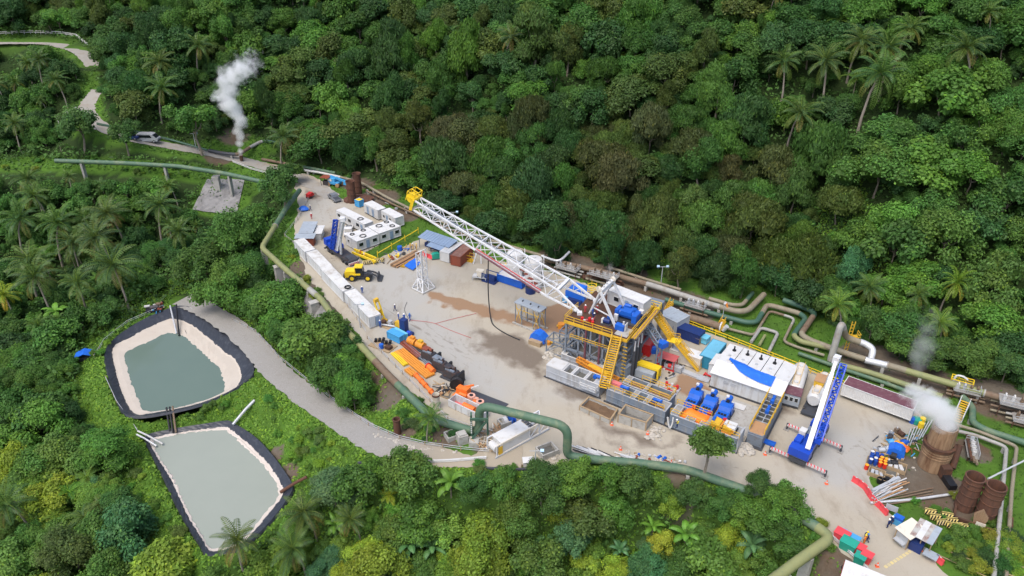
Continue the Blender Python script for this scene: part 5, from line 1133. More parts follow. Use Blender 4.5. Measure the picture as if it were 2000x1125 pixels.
for y in (.2,2.1):mb.bar((.2,y,.5),(L_*.28,y,4.7),.08).bar((L_*.28,y,.5),(.2,y,4.7),.08).bar((L_*.72,y,.5),(L_-.2,y,4.7),.08).bar((L_-.2,y,.5),(L_*.72,y,4.7),.08).bar((.2,y,3.6),(L_-.2,y,3.6),.09)
t.part('bracing',mb,'yellow'); t.part('skid',MB().bb(-.3,L_+.3,-.2,.1,0,.3).bb(-.3,L_+.3,2.2,2.5,0,.3),'concrete')
for x in (.2,.5,.8):t.part('lifting_eye',MB().box((L_*x,1.2,5.2),(.12,.4,.3)),'steel_dark')
# ================================================================== mud tanks, pits and sheds right of the rig
def mudtank(label,a,b,z,depth,wall,grp=None,opens=(),deck='grating',name='mud_tank',ribs=True,rail=(),skid=True,L=None,cover=None):
    """open topped tank; edge a-b is the near top edge in the photograph; opens = (x0, x1) bays"""
    loc,rz,L_=fr(a,b,z); L_=L or L_
    t=T(name,label,'mud tank',loc,rz,grp); W_=depth
    t.part('wall',MB().bb(0,L_,0,.12,.2,z-.06).bb(0,L_,W_-.12,W_,.2,z-.06).bb(0,.12,.12,W_-.12,.2,z-.06).bb(L_-.12,L_,.12,W_-.12,.2,z-.06),wall)
    t.part('floor',MB().bb(.12,L_-.12,.12,W_-.12,.2,.5),'tank_inside')
    if ribs:
        for z_ in (.45,z*.55):t.part('stiffener',MB().bb(.05,L_-.05,-.1,.0,z_-.06,z_+.06),wall)
        for i in range(1,int(L_/2.2)):t.part('rib',MB().bb(i*2.2-.05,i*2.2+.05,-.07,0,.3,z-.1),wall)
    if skid:t.part('skid',MB().bb(-.4,L_+.4,-.15,.15,0,.2).bb(-.4,L_+.4,W_-.15,W_+.15,0,.2),'steel_dark')
    t.part('rim',MB().bb(0,L_,-.06,.14,z-.06,z+.03).bb(0,L_,W_-.14,W_+.06,z-.06,z+.03).bb(-.06,.14,.14,W_-.14,z-.06,z+.03).bb(L_-.14,L_+.06,.14,W_-.14,z-.06,z+.03),'white' if wall == 'tank_pale' else 'galv')
    x=.14
    for x0,x1 in list(opens)+[(L_-.14,L_)]:
        if x0-x>.2:t.part('deck',MB().bb(x,x0,.14,W_-.14,z-.05,z+.02),deck)
        if x1<L_-.1:t.part('mud',MB().bb(x0,x1,.14,W_-.14,z-1.1,z-.9),'tank_inside'); t.part('partition',MB().bb(x0-.08,x0+.08,.14,W_-.14,.5,z+.04).bb(x1-.08,x1+.08,.14,W_-.14,.5,z+.04),'white' if wall == 'tank_pale' else 'galv')
        x=x1
    for pts in rail:t.part('handrail',rails(pts,MB(),1.1,1.5,.04),'yellow')
    return t,L_
def agitator(root,x,y,z,label,m='blue',grp='agitator motors on the tank decks',seed=0):
    q=root.o.matrix_world if False else Matrix.Translation(root.o.location)@ Matrix.Rotation(root.o.rotation_euler.z,4,'Z'); p=q @ Vector((x,y,z))
    return machine('agitator',label,p,root.o.rotation_euler.z,[('b','gearbox',(0,0,.3),(.6,.6,.6),m),('c','motor',(.3,0,.55),(1.1,0,.55),.26,m),('b','fan_cover',(1.2,0,.55),(.2,.5,.5),m)],m,'motor',grp,z=p.z)
t1,L1_=mudtank('pale weathered mud tank with white framed bays, left of the yellow stair',(1067,712.5),(1171,752.4),2.8,2.7,'tank_pale',opens=((3.4,5.0),(5.4,7.6),(8.0,9.6)),deck='galv')
t1.part('cover_plate',MB().bb(.0,3.2,.0,2.7,2.84,2.92),'white'); t1.part('side_cage',rails([(L1_-3.4,-.9,1.6),(L1_-.2,-.9,1.6),(L1_-.2,0,1.6)],MB(),1.0,1.2,.05),'white')
t1.part('side_shelf',MB().bb(L1_-3.5,L1_-.1,-.95,-.1,1.5,1.6),'galv'); agitator(t1,L1_-1.6,1.4,2.82,'small blue motor at the right end of the pale mud tank')
t1b,Lb=mudtank('shallow concrete-grey trough between the pale tank and the rig',(1096,690),(1176,720),1.9,2.2,'tank_pale',opens=((1.0,5.0),),deck='concrete',name='mud_trough')

a,b=P(1128,699,2.6),P(1206,742,2.9)
t=T('gantry_truss','orange-yellow lattice arm lying across the trough behind the yellow stair','arm',(a.x,a.y,0)); s2=Vector((.25,.35,0)); u2=Vector((0,0,.6)); lo,hi=[a-s2,a+s2,a+s2-u2,a-s2-u2],[b-s2*1.6,b+s2*1.6,b+s2*1.6-u2,b-s2*1.6-u2]
for p_,q_ in zip(lo,hi):t.w('chord',MB().bar(p_,q_,.2),'orange_paint')
mb=MB(); lattice(lo,hi,8,4,mb,.12,.12); t.w('bracing',mb,'orange_paint'); t.w('plate',MB().bar(a.lerp(b,.3)+Vector((0,0,.05)),a.lerp(b,.75)+Vector((0,0,.05)),.9,.1),'yellow')
for f in (.05,.95):q=a.lerp(b,f); t.w('leg',MB().box((q.x,q.y,(q.z-.5)/2),(.2,.2,q.z-.5)),'orange_paint')
t2a,L2_=mudtank('long dark grey mud tank with yellow handrails behind the concrete pits',(1185,759),(1299.6,804),2.9,2.6,'tank_grey','dark grey mud tanks',opens=((3.0,4.4),(5.2,6.8),(7.6,9.0)),rail=([(0,.05,2.93),(L1_*.98,.05,2.93)],))
agitator(t2a,2.2,1.4,2.92,'blue motor beside the stair foot on the long dark tank',seed=1); agitator(t2a,L2_-2.6,1.4,2.92,'blue motor at the far end of the long dark tank',seed=2)
t2a.part('pipe_header',MB().cyl((L2_-3.2,.5,3.1),(L2_-.6,.5,3.1),.16,n=8),'brown_box'); t2a.part('white_box',MB().box((1.0,1.6,3.3),(1.8,.8,.7)),'pink_box'); t2a.part('white_box',MB().box((-.3,1.6,3.3),(.8,.8,.7)),'white_clean')
q=t2a.inv.inverted()@ Vector((.6,3.3,0))
t2b,L3_=mudtank('second dark mud tank with rusty yellow rails, parallel behind the long one',proj(*(t2a.inv.inverted()@ Vector((1.4,3.0,2.9))))[:2],proj(*(t2a.inv.inverted()@ Vector((L2_-.6,3.0,2.9))))[:2],2.9,2.6,'tank_grey','dark grey mud tanks',opens=((1.0,4.0),(4.6,9.0)),rail=([(0,.05,2.93),(L2_-2.2,.05,2.93)],[(2.6,2.5,2.93),(L2_-2.0,2.5,2.93),(L2_-2.0,.1,2.93)]))
for k in range(3):t2b.part('pipe_run',MB().cyl((.4,.7+.5*k,2.5),(L3_-.4,.7+.5*k,2.5),.13,n=8),'plank_tan',smooth=50)
t3,L4_=mudtank('dark grey mud tank carrying orange shakers behind the slender tree',(1309,808),(1440,857),2.9,3.0,'tank_grey','dark grey mud tanks',opens=((1.2,2.6),(4.0,5.0)),rail=([(0,.05,2.93),(L2_+.6,.05,2.93)],[(0,2.9,2.93),(6,2.9,2.93)]))
t3.part('end_wall',MB().bb(L4_+.1,L4_+.25,-.1,3.1,.2,3.2),'galv')
M3=t3.inv.inverted()
for k in range(2):machine('shale_shaker',('left','right')[k]+' of the two orange shakers on the end mud tank',M3 @ Vector((7.4+k*2.0,1.2,0)),t3.o.rotation_euler.z,[('b','base',(0,0,.2),(1.6,2.2,.4),'orange_paint'),('p','basket',[(-.7,.5),(-.7,1.2),(.7,.9),(.7,.5)],-.9,.9,'yellow'),('c','motor',(-.5,-.5,1.3),(-.5,.5,1.3),.24,('blue','white_clean','blue')[k]),('b','chute',(.9,0,.5),(.3,1.8,.5),'orange_paint')],'orange_paint','shaker','orange shale shakers',z=2.95)
machine('control_cabinet','white twin-panel cabinet at the right end of the end mud tank',M3 @ Vector((L4_-1.6,1.4,0)),t3.o.rotation_euler.z,[('b','base',(0,0,.15),(2.0,1.7,.3),'black'),('b','panel',(-.02,-.45,.7),(1.7,.75,.8),'white_clean'),('b','panel',(-.02,.45,.7),(1.7,.75,.8),'white_clean'),('b','end_plate',(-1.05,0,.6),(.15,1.5,.9),'black')],'white_clean','cabinet',z=2.95)

g=P(1304,815,2.7); mb=MB(); mb.tube(smooth([g,g+Vector((.2,-.2,-1.2)),g+Vector((.5,-.4,-1.9)),g+Vector((.8,-.3,-1.2)),g+Vector((.9,-.1,.0))],5),.14,7); single('hose_loop',mb,'white','white hose looped in the gap between two mud tanks','hose')

def pit(label,cs,z,fill,wall,zf):
    pts=[P(x,y,z) for x,y in cs]; t=T('concrete_pit',label,'pit',(pts[0].x,pts[0].y,0)); n_=len(pts); cen=sum(pts,Vector())/n_
    for i in range(n_):
        a,b=pts[i],pts[(i+1)%n_]; d=(b-a).normalized()*.09; t.w('wall',MB().bar(Vector((a.x,a.y,z/2))+d,Vector((b.x,b.y,z/2))-d,.2,z),wall)
        t.w('corner_post',MB().box((a.x,a.y,z/2+.08),(.24,.24,z+.16)),'wood')
        t.w('top_rail',MB().bar(Vector((a.x,a.y,z+.06))+d*1.4,Vector((b.x,b.y,z+.06))-d*1.4,.26,.12),'wood')
        m_=max(1,int((b-a).length/1.6))
        for k in range(1,m_):q=a.lerp(b,k/m_)-(Vector((cen.x,cen.y,z))-a.lerp(b,k/m_)).normalized()*.16; t.w('stud',MB().box((q.x,q.y,z/2),(.14,.14,z)),'wood')
    mb=MB(); R=random.Random(3); n2=10
    for i in range(n2+1):
        for j in range(n2+1):
            u,v=i/n2,j/n2; q=(pts[0]*(1-u)+pts[1]*u)*(1-v)+(pts[3]*(1-u)+pts[2]*u)*v; mb.v.append((q.x,q.y,zf+R.uniform(-.12,.25)*(1 if 0<i<n2 else .3)))
    for i in range(n2):
        for j in range(n2):a=i*(n2+1)+j; mb.f.append((a,a+1,a+n2+2,a+n2+1)); mb.m.append(0)
    t.w('fill',mb,fill,smooth=60); return t
mat('mud',(.14,.085,.045),.7,dirt=(.07,.045,.03),amt=.6,scale=.8); mat('pit_floor',(.12,.12,.115),.6,dirt=(.2,.19,.17),amt=.4)
pit('shallow pit heaped with brown mud in front of the mud tanks',[(1150,776),(1206,799),(1192,820),(1133,793)],.9,'mud','concrete',.35)
pit('open timber-braced concrete pit right of the muddy one',[(1222,791.2),(1274.8,810.4),(1262,825.6),(1208.4,808.8)],1.7,'pit_floor','concrete',.15)

def boxat(label,a,b,z,W_,H_,wall,roof,name='shipping_container',cat='container',grp=None,door='x1',L=None,**k):
    loc,rz,L_=fr(a,b,z); return container(label,loc,rz,L or L_,W_,H_,wall,roof,grp,door,name,cat=cat,**k)
boxat('grey steel cabinet beside the rig stair',(1201,736),(1215,743),0,2.0,2.7,'sheet_grey','sheet_grey','steel_cabinet','cabinet',door=None,L=2.0)
boxat('short bright red container right of the rig',(1245,692),(1261.5,696.5),0,4.2,2.6,'red','red_faded',L=2.3,door=None)
boxat('cream container with blue skirt behind the lower stair flight',(1306,703),(1346,717),0,2.4,2.5,'sheet_cream','white_clean',L=6.0,door=None)
boxat('teal container standing left of the white generator shed',(1363.6,716),(1386,724),0,6.4,2.7,'teal_box','teal_top',L=2.6,door=None)
boxat('dark blue generator container behind the landing of the yellow stair',(1313,655),(1345,667),0,2.4,2.2,'navy','navy','generator_container','generator',L=5.6,door=None)
boxat('small pale blue box beside the teal container',(1362,668),(1372,672),0,1.6,1.4,'blue_pale','blue_pale','steel_box','box',L=1.8,door=None)
boxat('small wooden crate between the navy generator and the pale blue box',(1350,668),(1360,672),0,1.6,1.3,'wood','sheet_cream','wooden_crate','crate',L=1.6,door=None)
boxat('grey equipment house with a round red and black emblem behind the stair',(1283,640),(1306,652),0,4.0,3.4,'galv','sheet_grey','equipment_house','cabin',L=4.6,door=None)
machine('doghouse','faded red roofed open shelter with red machine inside, in front of the cream container',P(1302,716,0),RRZ,[('b','roof',(0,0,2.3),(3.6,2.2,.14),'red_faded'),('b','post',(-1.6,-.9,1.1),(.14,.14,2.2),'red'),('b','post',(1.6,-.9,1.1),(.14,.14,2.2),'red'),('b','post',(-1.6,.9,1.1),(.14,.14,2.2),'red'),('b','post',(1.6,.9,1.1),(.14,.14,2.2),'red'),('b','engine',(0,0,.7),(1.8,1.0,1.0),'engine'),('c','red_tank',(.5,-.6,.9),(1.1,-.6,.9),.4,'red'),('b','skid',(0,0,.12),(3.6,2.0,.24),'red')],'red','shelter')
machine('power_pack','yellow roofed power pack with grey housing in front of the rig',P(1262,738,0),RRZ,[('b','skid',(0,.3,.15),(4.2,2.6,.3),'steel_dark'),('b','canopy',(0,.9,2.2),(4.2,1.4,.5),'yellow_bright'),('b','post',(2.0,.3,1.2),(.3,.3,1.9),'yellow_bright'),('b','post',(-2.0,.3,1.2),(.3,.3,1.9),'yellow_bright'),('b','post',(2.0,1.5,1.2),(.3,.3,1.9),'yellow_bright'),('b','housing',(-.2,-.3,1.0),(3.4,1.4,1.5),'sheet_grey'),('b','engine',(0,.9,1.1),(3.0,1.0,1.4),'engine')],'yellow_bright','power pack')
machine('skid_tank','olive grey skid tank beside the stair foot',P(1315,722,0),RRZ,[('b','skid',(0,0,.12),(3.4,1.2,.24),'steel_grey'),('b','tank',(0,0,.65),(3.0,1.0,.8),'galv'),('b','frame',(1.6,0,.7),(.12,1.2,1.1),'galv'),('b','frame',(-1.6,0,.7),(.12,1.2,1.1),'galv')],'galv','tank')
machine('blue_tarp_bundle','small bundle under blue sheet beside the red container',P(1277,688,0),0,[('b','load',(0,0,.5),(1.5,1.3,1.0),'tarp_blue'),('c','roll',(-.7,0,1.0),(.7,0,1.0),.45,'tarp_blue')],'tarp_blue','bundle')

a,rz,L_=fr((1281,709),(1372,745),0); t=T('cable_trough','long grey cable trough running from the red shelter to the pump deck','trough',a,rz); t.part('trough',MB().bb(0,L_,0,1.1,0,.35),'galv'); t.part('lid',MB().bb(0,L_*.55,-.05,1.15,.36,.42),'sheet_grey')
a,rz,L_=fr((1375,735),(1450,766),0); t=T('red_manifold','red high pressure line on brackets beside the blue mud pumps','pipe',a,rz); t.part('pipe_run',MB().cyl((0,0,.6),(L_+4,0,.6),.13,n=8),'red'); t.part('pipe_run',MB().cyl((0,.5,.5),(L_,.5,.5),.1,n=8),'red_faded')
for k in range(6):t.part('bracket',MB().box((L_*k/5,.2,.3),(.15,.9,.6)),'red')

machine('choke_manifold','cluster of red valves and white flanges on the orange soil',P(1309,762,0),RRZ,[('b','skid',(0,0,.1),(3.0,2.6,.2),'galv')]+[('c','valve',(-1+dx,-.8+dy,.2),(-1+dx,-.8+dy,1.0),.25,'red' if (i%2) else 'white') for i,(dx,dy) in enumerate(((0,0),(1,0),(2,0),(0,1.5),(1,1.5),(2,1.5)))]+[('c','line',(-1.3,-.8,.6),(1.3,-.8,.6),.12,'red'),('c','line',(-1.3,.7,.6),(1.3,.7,.6),.12,'red'),('c','line',(0,-1.2,.6),(0,1.2,.6),.12,'white')],'red','manifold')
for k,(x,y,w_,d_,lab) in enumerate(((1302,790,2.6,1.3,'pale wooden crate lid lying right of the red valves'),(1400,800,3.0,1.4,'flat board lying beside the blue mud pumps'),(1436,793,3.4,1.5,'white step platform in front of the generator shed'),(1374,741,2.2,1.6,'flat grey cover plate at the trough end'))):single('board',MB().box((0,0,.2),(w_,d_,.12)).box((0,-d_/3,.07),(w_,.15,.14)).box((0,d_/3,.07),(w_,.15,.14)),('sheet_cream','plank_tan','white','galv')[k],lab,'board',P(x,y,.01),RRZ)

for k,(px,py) in enumerate(((1352,793),(1381,806),(1411,818))):
    machine('mud_pump',('left','middle','right')[k]+' of the three blue mud pumps beside the orange tarpaulin',P(px,py,0),RRZ+math.pi/2,[
('b','skid',(.2,0,.2),(5.2,2.4,.4),'steel_dark'),('p','gear_case',[(.0,.4),(.0,1.5),(.5,2.2),(1.5,2.4),(2.5,2.0),(2.8,1.2),(2.8,.4)],-1.0,1.0),('b','power_end',(-.9,0,1.0),(1.8,2.0,1.2)),('b','hatch',(-.9,-.5,1.64),(.5,.4,.08),'black'),('b','hatch',(-.9,.0,1.64),(.5,.4,.08),'black'),('b','hatch',(-.9,.5,1.64),(.5,.4,.08),'black'),
('b','fluid_end',(-2.2,0,.8),(.8,1.8,1.0)),('c','dampener',(-2.2,-.9,1.2),(-2.2,-.9,1.9),.36,'red'),('c','drive_wheel',(1.4,-1.15,1.3),(1.4,-1.0,1.3),.9),('c','motor',(2.2,.0,2.3),(3.4,.0,2.3),.5),('b','belt_guard',(2.0,0,2.35),(.9,.5,.5),'black'),('b','light_cap',(2.7,.3,2.85),(.5,.5,.25),'white_clean')],'blue','mud pump','blue triplex mud pumps')
t=T('pump_deck','concrete pad with dark rim under the blue mud pumps','pad',P(1330,800,0),RRZ); t.part('slab',MB().bb(1,14,-1,7.5,.0,.06),'concrete'); t.part('drain_rim',MB().bb(14.0,14.2,-1,7.5,0,.5),'steel_dark')

a,rz,L_=fr((1331,801),(1386,823),3.3); a.z=1.5; t=T('orange_tarp','bright orange tarpaulin draped over a load in front of the blue pumps','tarpaulin',a,rz); mb=MB(); R=random.Random(4); nx,ny=14,7
for j in range(ny+1):
    for i in range(nx+1):
        u,v=i/nx,j/ny; edge=min(u,1-u,v,1-v); z=1.45+.5*math.sin(math.pi*v)*(.8+.2*math.sin(7*u))-(1.0*(1-min(1,edge*6)))+R.uniform(-.06,.06); mb.v.append((u*L_,-.5+v*2.6,z))
for j in range(ny):
    for i in range(nx):q=j*(nx+1)+i; mb.f.append((q,q+1,q+nx+2,q+nx+1)); mb.m.append(0)
t.part('sheet',mb,'tarp_orange',smooth=40); t.part('load',MB().bb(.3,L_-.3,0,1.6,-1.5,1.2),'steel_dark')

a,rz,L_=fr((1390.5,725.5),(1527,771.5),3.4); W_=9.5
t=T('generator_shed','large white generator shed with a blue tarpaulin on its roof','shed',a,rz)
t.part('wall',MB().bb(0,L_,0,.12,.35,3.4).bb(0,L_,W_-.12,W_,.35,3.4).bb(0,.12,.12,W_-.12,.35,3.4).bb(L_-.12,L_,.12,W_-.12,.35,3.4),'white_box'); t.part('skid',MB().bb(-.1,L_+.1,-.1,W_+.1,0,.34),'steel_dark')
t.part('front_slope',MB().add([(-.2,-.4,3.35),(L_+.2,-.4,3.35),(L_+.2,2.9,4.3),(-.2,2.9,4.3),(-.2,-.4,3.25),(L_+.2,-.4,3.25),(L_+.2,2.9,4.2),(-.2,2.9,4.2)],[(0,1,2,3),(7,6,5,4),(0,4,5,1),(1,5,6,2),(2,6,7,3),(3,7,4,0)]),'white_clean')
for k in range(5):
    x0,x1=L_*k/5+(.06 if k else -.2),L_*(k+1)/5-.06+(.26 if k == 4 else 0); zb=3.75-(.35 if k == 4 else 0)
    t.part('roof_panel',MB().add([(x0,2.95,4.3),(x1,2.95,4.3),(x1,W_+.3,zb),(x0,W_+.3,3.75),(x0,2.95,4.2),(x1,2.95,4.2),(x1,W_+.3,zb-.1),(x0,W_+.3,3.65)],[(0,1,2,3),(7,6,5,4),(0,4,5,1),(1,5,6,2),(2,6,7,3),(3,7,4,0)]),'white_clean')
    if k<4:t.part('exhaust',MB().cyl((L_*(k+.55)/5,7.6,3.9),(L_*(k+.55)/5,7.6,4.15),.35,n=12).cyl((L_*(k+.55)/5,7.6,4.15),(L_*(k+.55)/5,7.6,4.9),.14,n=8),'black'); t.part('vent',MB().cyl((L_*(k+.5)/5,5.4,4.0),(L_*(k+.5)/5,5.4,4.18),.28,n=10),'galv')
t.part('roof_gap',MB().bb(0,L_,3.2,W_-.2,3.3,3.42),'steel_dark')
t.part('lean_to',MB().add([(-1.5,2.6,2.9),(0,2.6,3.3),(0,6.5,3.3),(-1.5,6.5,2.9),(-1.5,2.6,2.8),(0,2.6,3.2),(0,6.5,3.2),(-1.5,6.5,2.8)],[(0,1,2,3),(7,6,5,4),(0,4,5,1),(1,5,6,2),(2,6,7,3),(3,7,4,0)]),'white_clean'); t.part('lean_to_wall',MB().bb(-1.45,0,2.7,2.8,.3,2.8).bb(-1.45,-1.35,2.8,6.4,.3,2.75),'white_box')
for x in (L_*.22,L_*.33):f=t.part('vent_grille',MB().box((x,-.03,2.1),(.9,.1,.55)),'galv')
for k in range(1,5):t.part('wall_seam',MB().bb(L_*k/5-.04,L_*k/5+.04,-.04,.0,.4,3.2),'galv')
tp=T('roof_tarp','long blue tarpaulin lying across the white shed roof','tarpaulin',a,rz); mb=MB(); R=random.Random(6); nx,ny=22,5
for j in range(ny+1):
    for i in range(nx+1):
        u,v=i/nx,j/ny; x=L_*(.13+.70*u); y=2.2+v*2.6-1.3*u*(1-v*.2)+(.5 if u<.05 else 0)+.7*(1-u)*0; w0=min(1,.3+2.2*u); y=4.2-2.3*u-.7*math.sin(math.pi*u)+(v-.5)*2.4*w0
        z=(3.35+(y+.4)*.95/3.3 if y<2.9 else 4.3-(y-2.9)*.55/6.9)+.10+R.uniform(0,.09); mb.v.append((x,y,z))
for j in range(ny):
    for i in range(nx):q=j*(nx+1)+i; mb.f.append((q,q+1,q+nx+2,q+nx+1)); mb.m.append(0)
tp.part('sheet',mb,'tarp_blue',smooth=50)

def tanker(label,a,b,L_,H_,cabw,name='bulk_tanker'):
    loc,rz,W_=fr(a,b,0); t=T(name,label,'tank',loc,rz,'white bulk tanks beside the generator shed')
    t.part('chassis',MB().bb(0,W_,-.2,L_,.3,.7),'steel_dark')
    for y in (1.2,L_*.55,L_-1.6):
        for x in (.2,W_-.2):t.part('wheel',MB().cyl((x-.18,y,.5),(x+.18,y,.5),.5,n=14),'rubber',smooth=40)
    r=W_/2; mb=MB(); prof=[(r,1.0)]; n_=16; vs,fs=[],[]
    for (y,k) in ((2.0,.75),(2.4,1),(L_-.9,1),(L_-.3,.8),(L_,.45)):
        for i in range(n_):th=2*math.pi*i/n_; vs.append((r+r*k*.98*math.cos(th),y,.75+H_/2+(H_/2)*k*math.sin(th)))
    for j in range(4):
        for i in range(n_):fs.append((j*n_+i,j*n_+(i+1)%n_,(j+1)*n_+(i+1)%n_,(j+1)*n_+i))
    fs +=[tuple(range(n_)),tuple(range(4*n_,5*n_))]; mb.add(vs,fs); t.part('tank_body',mb,'white_clean',smooth=50)
    top=.75+H_
    t.part('walkway',MB().bb(r-.5,r+.5,2.4,L_-1.0,top-.12,top+.04),'sheet_cream'); t.part('handrail',rails([(r-.55,2.4,top),(r-.55,L_-1,top)],MB(),.5,1.5,.03,(1.0,)).bar((r+.55,2.4,top+.4),(r+.55,L_-1,top+.4),.06),'yellow')
    for y in (3.2,L_*.55,L_-2):t.part('hatch',MB().cyl((r,y,top),(r,y,top+.2),.38,n=14),'white')
    return t,W_
tk,W_=tanker('white horizontal bulk tank with a maroon-roofed cab end, next to the shed',(1526,791),(1558,800),10.5,2.5,1)
tk.part('cab',MB().bb(.0,W_,-.3,1.9,.7,2.9),'sheet_grey'); tk.part('cab_roof',MB().bb(-.1,W_+.1,-.4,2.1,2.9,3.05),'maroon')
for k in range(3):f=tk.part('window',MB().box((W_*(.2+.3*k),-.32,2.0),(W_*.24,.06,.9)),'white_clean'); tk.part('pane',MB().box((W_*(.2+.3*k),-.34,2.0),(W_*.19,.06,.75)),'glass_dark',f)
tanker('white horizontal bulk tank half hidden behind the white crane boom',(1563,809),(1592,819),10.5,2.6,0)
machine('tank_box','tan valve box on the second bulk tank',P(1601,748,3.0),RRZ,[('b','housing',(0,0,.4),(1.6,2.6,1.0),'yellow'),('b','lid',(0,0,.95),(1.7,2.7,.1),'plank_tan')],'yellow','box',z=3.1)

loc,rz,W5=fr((1461.8,842),(1490,853.8),2.6); far=P(1502.7,765.8,2.6); L5=math.hypot(far.x-loc.x,far.y-loc.y)
t5=T('trip_tank','grey tank framed by orange-yellow rails in front of the shed corner','mud tank',loc,math.atan2(far.y-loc.y,far.x-loc.x),'dark grey mud tanks')
t5.part('wall',MB().bb(0,L5,-.1,.02,.2,2.5).bb(0,L5,-W5-.02,-W5+.1,.2,2.5).bb(0,.12,-W5+.1,-.1,.2,2.5).bb(L5-.12,L5,-W5+.1,-.1,.2,2.5),'tank_grey'); t5.part('floor',MB().bb(.1,L5-.1,-W5+.1,-.1,.2,1.6),'tank_inside'); t5.part('skid',MB().bb(-.6,L5+.2,-W5-.3,.3,0,.2),'steel_dark')
t5.part('grating',MB().bb(.12,L5*.28,-W5+.1,-.1,2.46,2.54),'plank_tan')
for k in range(7):t5.part('crossbar',MB().bb(L5*(.3+.1*k)-.06,L5*(.3+.1*k)+.06,-W5+.1,-.1,2.42,2.52),'galv')
t5.part('crossbar',MB().bb(L5*.28,L5-.1,-W5/2-.06,-W5/2+.06,2.40,2.50),'galv')
for y in (0,-W5):t5.part('handrail',rails([(L5*.05,y,2.5),(L5,y,2.5)],MB(),1.1,1.6,.06),'yellow')
t5.part('handrail',rails([(L5,0,2.5),(L5,-W5,2.5)],MB(),1.1,1.6,.06),'yellow'); t5.part('rail_panel',MB().bb(L5*.05,L5*.35,.02,.1,2.6,3.3),'yellow_bright')
t5.part('front_panel',MB().box((-.12,-W5/2,1.25),(.12,W5,2.3),0,0,-.12),'steel_grey')
for f,lab in ((.52,'front blue motor on the yellow railed tank'),(.78,'rear blue motor on the yellow railed tank')):agitator(t5,L5*f,-W5/2,2.5,lab)

for k,(a_,b_) in enumerate((((1310,622),(1420,664)),((1420,664),(1555,718)),((1555,718),(1640,752)),((1640,752),(1760,795)))):
    a,b=P(*a_,0),P(*b_,0); t=T('safety_rail',('length of yellow railing behind the navy generator','length of yellow railing behind the generator shed','length of yellow railing behind the bulk tanks','length of yellow railing behind the long white trailer')[k],'railing',a)
    n_=int((b-a).length/2.2)
    for i in range(n_+1):q=a.lerp(b,i/n_); t.w('post',MB().bar(q,q+Vector((0,0,1.15)),.13),'yellow_bright')
    for z in (.55,1.12):t.w('rail',MB().bar(a+Vector((0,0,z)),b+Vector((0,0,z)),.12),'yellow_bright')

boxat('long white trailer with a faded maroon roof left of the silencer',(1640,777),(1775,828),0,3.0,3.0,'white_clean','maroon','office_trailer','trailer',door='x1',z0=.7)
# ================================================================== cabins, vehicles and stores at the far end

rowA,rowrz,_=fr((720.5,621),(671.4,570),2.6)
dirr=Vector((math.cos(rowrz),math.sin(rowrz),0)); s_=0
for k,(Lc,dz,lab) in enumerate(((12.2,0,'nearest white container of the long row, with a grey door end'),(12.2,.1,'second white container in the long row, tyre on its far end'),(9.0,.0,'third white container in the long row'),(7.0,.15,'farthest white container of the long row, next to the grey shacks'))):
    loc=rowA+dirr*(s_+Lc)+Vector((0,0,0)); off=Vector((-math.sin(rowrz),math.cos(rowrz),0))*(.25*(k%2))
    t=container(lab,loc+off,rowrz+math.pi,Lc,2.5,2.7+dz,'white_box','roof_dirty','white containers in the long row','x1',wins=[('win',Lc*.3,2.5,'y',.8,.6,1.8)] if k else [],rm='white'); s_ += Lc+.25
    if k == 0:t.part('door_panel',MB().box((Lc+.1,1.75,1.35),(.08,.9,2.1)),'sheet_blue')
tl=rowA+dirr*(12.9); tyre_ring((tl.x+.9,tl.y+.9,2.85),'black tyre lying on the roof of the second container in the row',.6)

def cabin(label,a,b,z,L,W_,H_,wins,grp='white office cabins',**k):
    loc,rz,L_=fr(a,b,z); return container(label,loc,rz,L or L_,W_,H_,'white','white_clean',grp,None,'office_cabin',cat='cabin',z0=.3,wins=wins,**k)
W0=-.03
cabin('white cabin nearest the wheel loader, grey door between two windows',(699,493),(741,478),0,6.1,2.45,2.9,[('win',1.1,W0,'y',1.3,1.0,1.75),('door',3.0,W0,'y',.9,2.0,1.35),('win',4.9,W0,'y',1.3,1.0,1.75)])
c1,crz,cL=fr((699,493),(741,478),0); cdx,cdy=Vector((math.cos(crz),math.sin(crz),0)),Vector((-math.sin(crz),math.cos(crz),0))
def cab2(label,dx,dy,wins):return container(label,c1+cdx*dx+cdy*dy,crz,6.1,2.45,2.9,'white','white_clean','white office cabins',None,'office_cabin',cat='cabin',z0=.3,wins=wins)
cab2('white cabin at the right end of the front pair, beside the yellow rail',6.4,.1,[('win',1.2,W0,'y',1.3,1.0,1.75),('door',3.4,W0,'y',.9,2.0,1.35),('win',5.0,W0,'y',1.3,1.0,1.75)])
cab2('white cabin behind the one nearest the loader',0,2.6,[('win',W0,1.2,'x',.8,.8,1.7)]); cab2('white cabin behind the right front cabin',6.4,2.7,[])
a,rz,L_=fr((712,438),(648,406),2.9); container('long white cabin with windows behind the blue truck crane',a,rz,12.2,-2.5,2.9,'white','white_clean','white office cabins',None,'office_cabin',cat='cabin',z0=.3,wins=[('win',11,.03,'y',1.4,1.0,1.8),('win',6.5,.03,'y',1.4,1.0,1.8),('win',3,.03,'y',1.4,1.0,1.8),('door',1.4,.03,'y',.9,2,1.35)])
a,rz,L_=fr((737,411),(706,394),2.9); container('white cabin with two dark doors beside the rusty stacks',a,rz,6.3,-2.5,2.9,'white','white_clean','white office cabins',None,'office_cabin',cat='cabin',z0=.3,wins=[('door',4.6,.03,'y',1.0,2.1,1.4),('door',2.2,.03,'y',1.0,2.1,1.4)])
